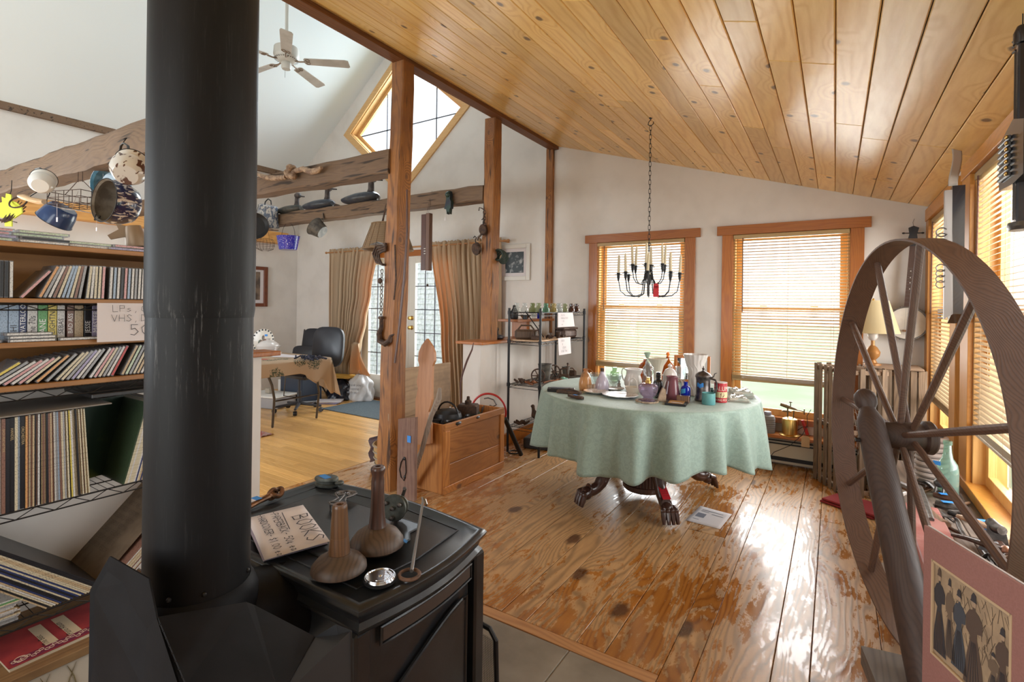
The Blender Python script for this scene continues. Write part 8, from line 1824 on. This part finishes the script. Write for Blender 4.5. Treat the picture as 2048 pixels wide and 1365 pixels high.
# bottle
p = at(1893, 998, z=BZ); p.x = min(p.x, .50); p = Vector((.478, at(1894, 1000, x=.478).y, BZ)); k_ = dpt(p)/FPX
t = thing('aqua_bottle', 'tall aqua green glass bottle standing among the tools', 'bottle', p)
G_aqua = glass('aqua_glass', (.60, .80, .72), .05, a=.30, tint=(.38, .56, .48))
m = MB(); m.lathe([(r*k_, z*k_) for r, z in [(0, 0), (17, 0), (18, 3), (18, 58), (16, 70), (9, 82), (7, 94), (6, 108), (7.4, 109), (7.4, 116), (5, 117)]], 30); m.build('body', G_aqua, t)
m = MB(); m.box((-12*k_, -18*k_, 72*k_), (12*k_, .001, 8*k_), TR((0, 0, 0), (0, 0, -.4))); m.build('blue_tape', M_tape, t)
# stack of grey insulator rings (big coil) behind the hub
p = at(1862, 950, x=.45); t = thing('coil_stack', 'stack of pale ribbed ceramic rings behind the wheel hub', 'coil', (.45, at(1862, 940, x=.45).y, BZ)); M_cer = pbr('pinkish_grey_ceramic', (.36, .29, .26), .7)
for q in range(9): m = MB(); m.torus((.003*math.sin(q*2.), .003*math.cos(q*3.), .018+.028*q), .062, .0135, n=26, m=8); m.build('ring', M_cer, t)
m = MB(); m.lathe([(0, 0), (.05, 0), (.05, .26), (0, .26)], 20); m.build('core', MC['dark_tool_box'], t)
m = MB(); m.torus((0, 0, .01), .06, .004, n=24, m=5); 
for q in range(8): a = 2*PI*q/8; m.torus((.03*math.cos(a), .03*math.sin(a), .01), .018, .003, n=12, m=4)
tag(m.build('lace_trivet', M_rust, None, loc=(.40, 3.42, BZ)), 'dark openwork round trivet beside the aqua bottle', 'trivet')
def tool(name, lab, pts, r, mat, extra=None, cat='tool'):
    P = [at(u, v, z=z) for u, v, z in pts]; t = thing(name, lab, cat, (P[0].x, P[0].y, BZ)); o_ = t.location; m = MB(); Q = sm([q-o_ for q in P], 4); m.tube(Q, r if not isinstance(r, list) else [r[min(len(r)-1, q//4)]*(1-(q % 4)/4)+r[min(len(r)-1, q//4+1)]*(q % 4)/4 for q in range(len(Q))], 9, flat=.8); m.build('handle', mat, t)
    if extra: extra(t, P, o_)
    return t
def tapeon(t, p, o_, a=.3): m = MB(); m.box((0, 0, 0), (.045, .022, .002), Matrix.Translation(p-o_) @ Matrix.Rotation(a, 4, 'Z')); m.build('blue_tape', M_tape, t)
def head_box(dx, dy, dz, mat, T=(0, 0, 0), at_i=-1):
    def f(t, P, o_):
        m = MB(); m.box(P[at_i]-o_+Vector(T), (dx, dy, dz), b=.006); m.build('head', mat, t)
    return f
M_th = wood('worn_tool_handle', (.26, .15, .09), (.14, .075, .045), 1, 1, rings=50, rough=.5)
M_dkst = pbr('dark_tool_steel', (.06, .055, .055), .4, metal=.7, col2=(.12, .11, .105), nscale=30)
def e1(t, P, o_): tapeon(t, P[1]+Vector((0, 0, .024)), o_); m = MB(); m.tube([P[-1]-o_, P[-1]-o_+Vector((.02, -.03, .0)), P[-1]-o_+Vector((.02, -.06, -.01))], .012, 8); m.build('hook', M_dkst, t)
tool('draw_bar', 'dark wooden handled drawknife with blue tape before the aqua bottle', [(1869, 990, BZ+.03), (1890, 996, BZ+.03), (1918, 1003, BZ+.03)], .017, M_dk, lambda t, P, o_: (tapeon(t, P[1]+Vector((0, 0, .018)), o_)))
tool('bent_bar', 'thick curved iron bar with blue tape behind the axes', [(1872, 1008, BZ+.03), (1895, 1014, BZ+.03), (1916, 1020, BZ+.03), (1925, 1030, BZ+.02)], [.022, .022, .016, .013], M_dkst, lambda t, P, o_: tapeon(t, P[1]+Vector((0, 0, .022)), o_))
def valve(t, P, o_):
    m = MB(); m.ball(P[0]-o_+Vector((0, 0, .045)), (.022, .022, .022), 12); m.tube([P[0]-o_+Vector((-.008, 0, .04)), P[0]-o_+Vector((-.02, -.02, 0))], .006, 6); m.tube([P[0]-o_+Vector((.02, 0, .05)), P[0]-o_+Vector((.012, -.02, 0))], .006, 6); m.build('ball_head', M_dkst, t)
tool('ball_clamp', 'round headed dark clamp standing beside the aqua bottle', [(1878, 985, BZ+.04), (1860, 968, BZ+.03), (1838, 960, BZ+.03)], .012, M_dkst, valve)
def axe(sz):
    def f(t, P, o_):
        q = P[-1]-o_; m = MB(); m.tube([q+Vector((-.01, .03, .02)), q+Vector((.0, 0, .01)), q+Vector((.01, -.035, .015))], [.022*sz, .026*sz, .020*sz], 12); m.build('poll', M_iron, t)
        m = MB(); ol = [(-.03, .02), (.03, .02), (.045, -.05), (.055, -.11), (-.06, -.10), (-.035, -.04)]; m.prism([(x*sz, y*sz) for x, y in ol], .022, Matrix.Translation(q) @ Euler((PI/2-.3, 0, -.25)).to_matrix().to_4x4()); m.build('blade', M_dkst, t)
    return f
tool('hatchet', 'hatchet with pale wooden handle and heavy grey head near the wheel rim', [(1916, 1033, BZ+.07), (1940, 1040, BZ+.08), (1965, 1050, BZ+.09), (1992, 1062, BZ+.11)], [.010, .017, .013, .012], wood('pale_hatchet_handle', (.42, .25, .14), (.27, .15, .08), 1, 1), axe(.8))
def plane_(t, P, o_):
    q = P[-1]-o_; m = MB(); ol = [(-.01, -.09), (.02, -.09), (.02, .02), (-.01, .02)]; m.box(q+Vector((0, .03, -.03)), (.03, .14, .06), b=.008); m.build('blade', M_dk, t); m = MB(); m.ball(q, (.017, .017, .017), 10); m.build('ferrule', pbr('copper_cap', (.45, .25, .18), .4, metal=.6), t)
tool('cleaver', 'dark wooden handled cleaver lying nearest the pink mounted print', [(1905, 1070, BZ+.06), (1938, 1078, BZ+.07), (1975, 1090, BZ+.08), (2012, 1102, BZ+.09)], [.010, .012, .018, .019], M_dk, plane_)
tool('black_file', 'thin black handled file behind the hatchet', [(1900, 1026, BZ+.05), (1925, 1036, BZ+.05), (1960, 1046, BZ+.05)], [.014, .008, .006], M_blk, lambda t, P, o_: tapeon(t, P[2]+Vector((0, 0, .01)), o_))
def sc_(t, P, o_): m = MB(); m.tube([P[0]-o_, P[0]-o_+Vector((-.02, .04, .02)), P[0]-o_+Vector((.03, .06, .02))], .006, 6); m.build('jaw', M_iron, t)
tool('pliers', 'bright worn pliers lying between the hatchet and cleaver', [(1913, 1040, BZ+.03), (1920, 1058, BZ+.03), (1930, 1075, BZ+.03)], .009, M_iron, sc_)
tool('pliers', 'second rusty pliers below the curved iron bar', [(1892, 1050, BZ+.02), (1905, 1060, BZ+.02), (1922, 1068, BZ+.02)], .009, M_rust, sc_)
tool('flat_bar', 'long grey steel bar slanting behind the wheel spokes', [(1838, 975, BZ+.05), (1850, 1010, BZ+.05), (1862, 1040, BZ+.05)], [.015, .018, .012], M_iron)
tool('wood_plane', 'old brown wooden moulding plane at the back of the bench', [(1850, 1020, BZ+.03), (1872, 1040, BZ+.03), (1890, 1052, BZ+.03)], .025, M_th)
tool('hand_brace', 'brown wooden tool handle with blue tape at the bench corner near the rim', [(1995, 1118, BZ+.10), (2020, 1122, BZ+.11), (2046, 1132, BZ+.11)], [.014, .022, .020], M_mid)
tool('black_grip', 'thick black grip beside the brown handle near the rim', [(2002, 1130, BZ+.06), (2025, 1140, BZ+.06), (2048, 1150, BZ+.06)], [.016, .024, .024], M_blk)
c = at(1990, 1040, z=BZ+.05); t = thing('scrub_brush', 'small wooden brush block with blue tape under the window sill', 'brush', (.53, at(1990, 1040, x=.53).y, BZ), .3); m = MB(); m.box((0, 0, .05), (.06, .10, .06), b=.006); m.build('block', pbr('tan_wood_block', (.45, .33, .2), .7), t); m = MB(); m.box((0, 0, .081), (.05, .05, .003)); m.build('blue_tape', M_tape, t)
rr = random.Random(77); ot = []
for q in range(16):
    y = 2.15+1.5*rr.random(); x = .40+.14*rr.random(); a = rr.uniform(-.6, .6); L_ = rr.uniform(.05, .11)
    m = MB(); m.tube([(-L_*math.sin(a), -L_*math.cos(a), .012), (0, 0, .016), (L_*math.sin(a), L_*math.cos(a), .012)], [rr.uniform(.005, .011), .007, rr.uniform(.004, .012)], 7)
    nm, mt = rr.choice([('dark rusty', M_rust), ('grey iron', M_iron), ('brown wooden', M_th), ('black steel', M_dkst)]); o = m.build('old_tool', mt, None, loc=(x, y, BZ)); ot.append((y, o, nm))
for q, (y, o, nm) in enumerate(sorted(ot, key=lambda e: -e[0])): tag(o, 'small %s tool, %s from the far end of the bench clutter' % (nm, ordn(q)), 'tool', 'small tools on the low bench')
p = at(1812, 972, z=BZ+.05); m = MB(); m.tube([at(1795, 968, z=BZ+.06), at(1815, 976, z=BZ+.06), at(1830, 985, z=BZ+.06)], .018, 8); o = m.build('taped_handle', M_dk, None); tag(o, 'dark red handle with a ring at the far end of the bench', 'tool')
m = MB(); m.torus((0, 0, 0), .03, .007, TR((0, 0, .04), (1.1, 0, 0)), n=20, m=6); tag(m.build('white_loop', M_milk, None, loc=(.30, 2.98, BZ+.01)), 'white china ring handle on the red box', 'ring')
# pitcher and basin under the bench
p = Vector((.345, 2.90, 0)); t = thing('wash_basin', 'large white ironstone wash basin on the floor behind the wheel post', 'basin', p)
m = MB(); m.lathe([(0, .0), (.09, 0), (.10, .012), (.15, .06), (.19, .12), (.20, .125), (.185, .118), (.14, .06), (.09, .016), (0, .014)], 44); m.build('bowl', M_milk, t)
p2 = Vector((.355, 2.88, .015)); t = thing('wash_pitcher', 'large white ironstone pitcher standing in the basin', 'pitcher', p2)
m = MB(); m.lathe([(0, 0), (.06, 0), (.065, .01), (.095, .06), (.105, .12), (.085, .19), (.065, .24), (.075, .30), (.095, .33), (.09, .332), (.06, .25), (0, .1)], 40, wob=lambda a, j, z: 1+(.20*max(0, math.cos(a-2.6))**2 if 7 <= j <= 9 else 0)); m.build('body', M_milk, t)
m = MB(); m.tube([(.05, -.06, .30), (.09, -.11, .31), (.10, -.13, .22), (.08, -.10, .12)], .009, 8); m.build('handle', M_milk, t)
# red folded mat
p = at(1690, 1000, z=0); t = thing('red_mat', 'folded dark red woven mat on the planks behind the wheel rim', 'mat', (.13, 4.18, 0), -.5)
for q in range(2): m = MB(); m.box((.01*q, .006*q, .009+.017*q), (.34, .24, .015), b=.005); m.build('fold', pbr('dark_red_weave', (.24, .02, .025), .9, bump=.5, bscale=150), t)

# ================================================ great spinning wheel
M_wh = wood('old_brown_wheel_oak', (.135, .07, .045), (.065, .034, .024), 1, 1, rings=110, rough=.55, contrast=.45, bump=.25, vary=.0)
M_whz = wood('old_brown_wheel_post', (.060, .032, .023), (.028, .015, .012), 2, 1, rings=110, rough=.55, contrast=.4, bump=.2, vary=0)
HB = Vector((.172, 1.83, .990)); RW = .565
# plane of the wheel: contains Z and a horizontal direction nearly along the side wall
wa = Vector((-.252, .968, 0)).normalized(); wn = Vector((wa.y, -wa.x, 0))   # wn points to the side wall
WHL = Matrix(((wa.x, 0, wn.x, HB.x), (wa.y, 0, wn.y, HB.y), (0, 1, 0, HB.z), (0, 0, 0, 1)))
t = thing('spinning_wheel', 'great wooden spinning wheel with wide bent rim on a leaning turned post', 'spinning wheel', (HB.x, HB.y, 0))
m = MB(); NR = 96; hw_ = .037; th_ = .0055; vs = []
for k in range(NR):
    a = 2*PI*k/NR; r = RW*(1+.006*math.sin(a*2+.5))
    for (dr, dz) in ((-th_, -hw_), (-th_, hw_), (0, hw_), (0, -hw_)): vs.append(((r+dr)*math.cos(a), (r+dr)*math.sin(a), dz+.004*math.sin(a*3)))
fs = [(4*k+j, 4*((k+1) % NR)+j, 4*((k+1) % NR)+(j+1) % 4, 4*k+(j+1) % 4) for k in range(NR) for j in range(4)]
m.add(vs, fs, True, 0, WHL); m.build('rim', M_wh, t, world=True, angle=40)
for k in range(11):
    a = 2*PI*k/11+math.radians(1); c_, s_ = math.cos(a), math.sin(a); off = .012*(-1)**k
    m = MB(); m.tube([(.03*c_, .03*s_, off), (.20*c_, .20*s_, off*.8), (.42*c_, .42*s_, off*.3), ((RW-.004)*c_, (RW-.004)*s_, 0)], [.0085, .0095, .0105, .0095], 10, T=WHL); m.build('spoke', M_wh, t, world=True)
m = MB(); m.lathe([(0, -.062), (.034, -.062), (.037, -.054), (.037, -.025), (.040, -.016), (.040, .02), (.037, .040), (.046, .046), (.047, .062), (.042, .068), (0, .068)], 30, WHL); m.build('hub', M_whz, t, world=True)
m = MB(); m.lathe([(0, -.0635), (.028, -.0635), (.032, -.061)], 24, WHL); m.build('hub_face', M_blk, t, world=True)
m = MB(); m.tube([(0, 0, -.075), (0, 0, .075)], .009, 8, T=WHL); m.build('axle', M_blk, t, world=True)
ptop = at(1727, 782, d=1.50); pbot = at(1868, 1420, d=1.12); pd = (pbot-ptop)
TP = ALONG(ptop, pbot); LP = pd.length
prof = [(0, -.004), (.016, .0), (.0265, .012), (.029, .026), (.027, .042), (.020, .056), (.021, .062), (.029, .080), (.033, .092), (.035, .12), (.036, .2), (.0365, .32), (.038, .5), (.040, LP), (0, LP)]
m = MB(); m.lathe(prof, 32, TP); m.build('post', M_whz, t, world=True)
m = MB(); pp = ptop+pd*.20; m.tube([pp+Vector((-.034, -.01, 0)), pp+Vector((-.045, -.012, 0))], .006, 7); m.build('peg', M_blk, t, world=True)
# slanting bench plank and its legs
b0 = at(1722, 1292, z=.50)
bd = Vector((.17, -.98, 0)).normalized(); bs = Vector((.985, .17, 0)).normalized(); LB = 1.05; WB = .17
c0 = b0; P4 = [c0, c0+bs*WB, c0+bs*WB+bd*LB, c0+bd*LB]
m = MB(); up = Vector((0, 0, 1)); vs = [p-up*.045 for p in P4]+[p for p in P4]
m.add(vs, [(3, 2, 1, 0), (4, 5, 6, 7), (0, 1, 5, 4), (1, 2, 6, 5), (2, 3, 7, 6), (3, 0, 4, 7)]); m.build('bench_plank', wood('grey_brown_bench_plank', (.14, .11, .09), (.06, .045, .038), 1, 1, rings=45, rough=.6, contrast=.5, bump=.3), t, world=True)
for (s_, q_2) in ((.12, .5), (.95, .15), (.95, .85)):
    p = c0+bd*LB*s_+bs*WB*q_2; m = MB(); f_ = Vector((p.x+(.10 if q_2 > .3 else -.08), p.y+(.06 if s_ < .5 else -.12), 0)); m.tube([f_, p-up*.04], [.016, .02], 10); m.build('leg', M_whz, t, world=True)

# ================================================ mounted print of ladies
A = at(1853, 1051, d=.93); dh = Vector((.435, -.90, 0)).normalized(); tp = thing('mounted_print', 'old fashion print of ladies in long dresses in a wide dusty pink mount', 'picture', A)
HH = A.z-.501; WW = .42; nrm = Vector((dh.y, -dh.x, 0)); 
FRM = Matrix(((dh.x, 0, nrm.x, A.x), (dh.y, 0, nrm.y, A.y), (0, 1, 0, A.z), (0, 0, 0, 1)))   # x along the print, y up, z towards the viewer
wl = at(1873, 1122, d=1)      # window opening measured on the print's own plane
def onP(u, v):
    r = at(u, v, d=1.)-Vector((0, 0, EYE)); o = Vector((0, 0, EYE)); k = (A-o).dot(nrm)/r.dot(nrm); p = o+r*k; q = FRM.inverted() @ p; return q.x, q.y
x0, y0 = onP(1870, 1122); x1, _ = onP(2028, 1240); _, y1 = onP(1870, 1308)
def bar(m, xa, ya, xb, yb, za, zb): m.bb((xa, ya, za), (xb, yb, zb), T=FRM)
m = MB(); bar(m, 0, y0, WW, 0, 0, .004); bar(m, 0, y1, x0, y0, 0, .004); bar(m, x1, y1, WW, y0, 0, .004); bar(m, 0, -HH, WW, y1, 0, .004); m.build('pink_mount', pbr('dusty_pink_mount', (.33, .155, .135), .85, col2=(.30, .14, .12), nscale=300), tp, world=True)
m = MB(); bar(m, x0-.002, y1-.002, x0+.002, y0+.002, .002, .0048); bar(m, x1-.002, y1-.002, x1+.002, y0+.002, .002, .0048); bar(m, x0, y0-.002, x1, y0+.002, .002, .0048); bar(m, x0, y1-.002, x1, y1+.002, .002, .0048); m.build('cream_bevel', pbr('cream_bevel', (.55, .40, .25), .7), tp, world=True)
m = MB(); bar(m, x0, y1, x1, y0, -.001, .001); m.build('print_paper', pbr('aged_print_paper', (.42, .30, .19), .8, col2=(.30, .215, .14), nscale=22, lo=.42, hi=.62), tp, world=True)
m = MB(); bar(m, 0, -HH, WW, 0, -.006, -.002); m.build('backing', M_paper, tp, world=True)
PW, PH = x1-x0, y0-y1
# background trees engraving
m = MB(); rr = random.Random(9)
for q in range(90):
    a = x0+PW*rr.uniform(.25, .98); b_ = y1+PH*rr.uniform(.42, .97); l_ = rr.uniform(.01, .03); g = rr.uniform(-.6, .6)
    m.add([(a, b_, .0012), (a+.0012, b_, .0012), (a+.0012+l_*math.sin(g), b_-l_*math.cos(g), .0012), (a+l_*math.sin(g), b_-l_*math.cos(g), .0012)], [(0, 1, 2, 3)], False, 0, FRM)
m.build('engraved_trees', pbr('engraving_ink', (.13, .09, .06), .8), tp, world=True)
inks = [pbr('ink_%s' % n, c, .8) for n, c in (('charcoal', (.045, .04, .045)), ('umber', (.10, .065, .05)), ('slate', (.06, .065, .08)), ('sepia', (.16, .11, .075)))]
skin = pbr('print_skin', (.40, .28, .19), .8)
ladies = [(.09, .05, .93, .15, 0), (.24, .10, .90, .12, 3), (.37, .07, .86, .16, 2), (.56, .02, .92, .20, 1), (.80, .12, .52, .13, 3), (.90, .03, .80, .16, 1)]
for (cx, bot, top, wd, ik) in ladies:
    X = x0+PW*cx; yb, yt = y1+PH*bot, y1+PH*top; H_ = yt-yb; w_ = PW*wd*.66
    ol = [(-w_, 0), (w_*1.05, 0), (w_*.75, H_*.30), (w_*.30, H_*.55), (w_*.32, H_*.62), (w_*.78, H_*.64), (w_*.80, H_*.76), (w_*.45, H_*.83), (w_*.14, H_*.85), (w_*.14, H_*.88), (-w_*.14, H_*.88), (-w_*.14, H_*.85), (-w_*.45, H_*.83), (-w_*.80, H_*.74), (-w_*.74, H_*.60), (-w_*.32, H_*.55), (-w_*.70, H_*.30)]
    m = MB(); m.add([(X+a, yb+b_, .0016) for a, b_ in ol], [tuple(range(len(ol)))], False, 0, FRM); m.build('printed_lady', inks[ik], tp, world=True)
    m = MB(); m.add([(X+w_*.2*math.cos(a), yb+H_*.915+H_*.035*math.sin(a), .0019) for a in [2*PI*i/12 for i in range(12)]], [tuple(range(12))], False, 0, FRM); m.build('printed_face', skin, tp, world=True)
    m = MB(); hh = [(-.34, .94), (.30, .94), (.22, .965), (.20, 1.02), (-.05, 1.045), (-.24, 1.0), (-.26, .965)]; m.add([(X+w_*a, yb+H_*b_, .0022) for a, b_ in hh], [tuple(range(len(hh)))], False, 0, FRM)
    m.build('printed_hat', inks[0] if ik else inks[1], tp, world=True); m = MB()
    for q in range(5): xx = X+w_*(-.6+.3*q); m.add([(xx-.0006, yb+.002, .0022), (xx+.0006, yb+.002, .0022), (X+(xx-X)*.3+.0005, yb+H_*.5, .0022), (X+(xx-X)*.3-.0005, yb+H_*.5, .0022)], [(0, 1, 2, 3)], False, 0, FRM)
    tag(m.build('printed_pleats', inks[0] if ik else inks[1], tp, world=True), kind='stuff')
# ================================================ instruments hanging by the side windows
p0 = at(1905, 372, x=.50); t = thing('ukelin', 'long dark stringed zither hanging on a cloth strap between the side windows', 'zither', (.50, 3.42, p0.z))
y_ = lambda u, v: at(u, v, x=.50).y
zt_, zb_ = at(1905, 372, x=.5).z, at(1905, 648, x=.5).z; H_ = zt_-zb_
m = MB(); m.add([(.0, -.03, 0), (.0, .02, 0), (.05, .02, 0), (.05, -.03, 0), (-.005, -.08, -H_*.93), (-.005, .03, -H_), (.04, .03, -H_), (.04, -.08, -H_*.93)], [(0, 1, 2, 3), (7, 6, 5, 4), (0, 4, 5, 1), (1, 5, 6, 2), (2, 6, 7, 3), (3, 7, 4, 0)]); m.build('black_body', pbr('black_lacquer', (.012, .013, .018), .25, coat=.4), t)
m = MB(); m.add([(-.030, -.028, -.02), (0, -.031, -.02), (0, -.081, -H_*.93), (-.034, -.075, -H_*.97), (-.030, .0, -.02), (-.034, -.05, -H_*.97)], [(0, 1, 2, 3), (0, 3, 5, 4)]); m.build('pale_soundboard', pbr('pale_soundboard', (.34, .32, .31), .4), t)
m = MB()
for q in range(5): z = -H_*.34-q*.028; m.torus((0, 0, 0), .022, .0035, TR((-.045, -.07, z), (PI/2, 0, 0)), n=16, m=5, a0=.6, a1=5.8)
for q in range(4): z = -H_*.60-q*.028; m.torus((0, 0, 0), .018, .003, TR((-.05, -.09, z), (PI/2, 0, 0)), n=16, m=5, a0=.6, a1=5.8)
m.build('wire_loop', M_iron, t)
m = MB()
for q in range(5): m.tube([(-.008, .02+.008*q, -.03), (-.012, .045+.008*q, -H_*.95)], .0007, 3)
m.build('strings', MC['nickel'], t); m = MB()
for q in range(4): m.tube([(-.01, .06, -H_*.90-.014*q), (-.03, .12, -H_*.90-.014*q)], .004, 6)
m.box((-.01, .06, -H_*.62), (.012, .04, .05), b=.003); m.ball((-.01, .055, -H_*.83), (.004, .012, .016), 8); m.build('tuning_pin', MC['nickel'], t)
zc_ = at(1905, 290, x=.5).z
m = MB(); m.grid(lambda u, v: (-.01+.04*u+.008*math.sin(v*5), -.03+.02*u, (zc_-p0.z)*(1-v)), 6, 8); o = m.build('cloth_strap', pbr('grey_canvas', (.42, .38, .34), .9), t); o.modifiers.new('s', 'SOLIDIFY').thickness = .003
m = MB(); m.tube([(.0, .02, zc_-p0.z+.06), (.0, .02, zc_-p0.z+.01), (.01, .04, zc_-p0.z-.02), (.0, .06, zc_-p0.z)], .003, 6); m.build('hook', M_blk, t)
# bowed psaltery at the edge of the view
pA, pB = at(2044, 88, x=.44), at(2044, 452, x=.44); yc = at(2042, 300, x=.44).y; t = thing('hanging_harp', 'black framed stringed instrument with gold beads hanging before the near side window', 'instrument', (.44, yc, pA.z)); L_ = pA.z-pB.z
m = MB(); m.box((0, 0, -L_/2), (.022, .030, L_), b=.004); m.lathe([(0, 0), (.02, 0), (.02, .03), (.012, .05), (0, .055)], 14); m.build('black_neck', MC['black_lacquer'], t)
yo = at(2014, 300, x=.44).y-yc; z0_, z1_ = at(2012, 290, x=.44).z-pA.z, at(2012, 382, x=.44).z-pA.z
m = MB(); m.prism([(-.10, z0_+.005), (0, z0_+.035), (yo, z0_), (yo, z1_), (0, z1_-.008), (-.10, z1_)], .035, Matrix(((0, 0, 1, 0), (1, 0, 0, 0), (0, 1, 0, 0), (0, 0, 0, 1))).to_4x4()); m.build('chord_box', MC['black_lacquer'], t)
for q in range(7): m = MB(); z = z0_-.012-q*(z0_-z1_-.02)/7; m.box((-.022, yo*.45, z), (.008, abs(yo)*.80, .011), b=.002); m.build('chord_bar', pbr('grey_black_bar', (.07, .07, .075), .35), t); m = MB(); m.ball((-.028, .012, z), (.005, .007, .006), 8); m.build('gold_bead', M_brass, t)
m = MB()
for q in range(4): m.tube([(-.014, -.01+.006*q, -.02), (-.014, -.01+.006*q, -L_+.02)], .0009, 3)
m.build('strings', MC['nickel'], t); m = MB(); m.lathe([(0, -.01), (.035, -.01), (.04, 0), (.036, .012), (0, .014)], 18, TR((0, 0, -L_), (0, 0, 0), (.7, 1, 1))); m.build('foot_cap', MC['nickel'], t)
m = MB()
for q in range(3): m.tube([(-.01, .012, .02-.016*q), (-.012, .034, .022-.016*q)], .0035, 6)
m.build('tuning_peg', M_blk, t); m = MB(); m.tube([(0, 0, .05), (0, 0, ceil_z(.44)-pA.z+.0)], .0015, 5); m.build('hanging_wire', M_blk, t)
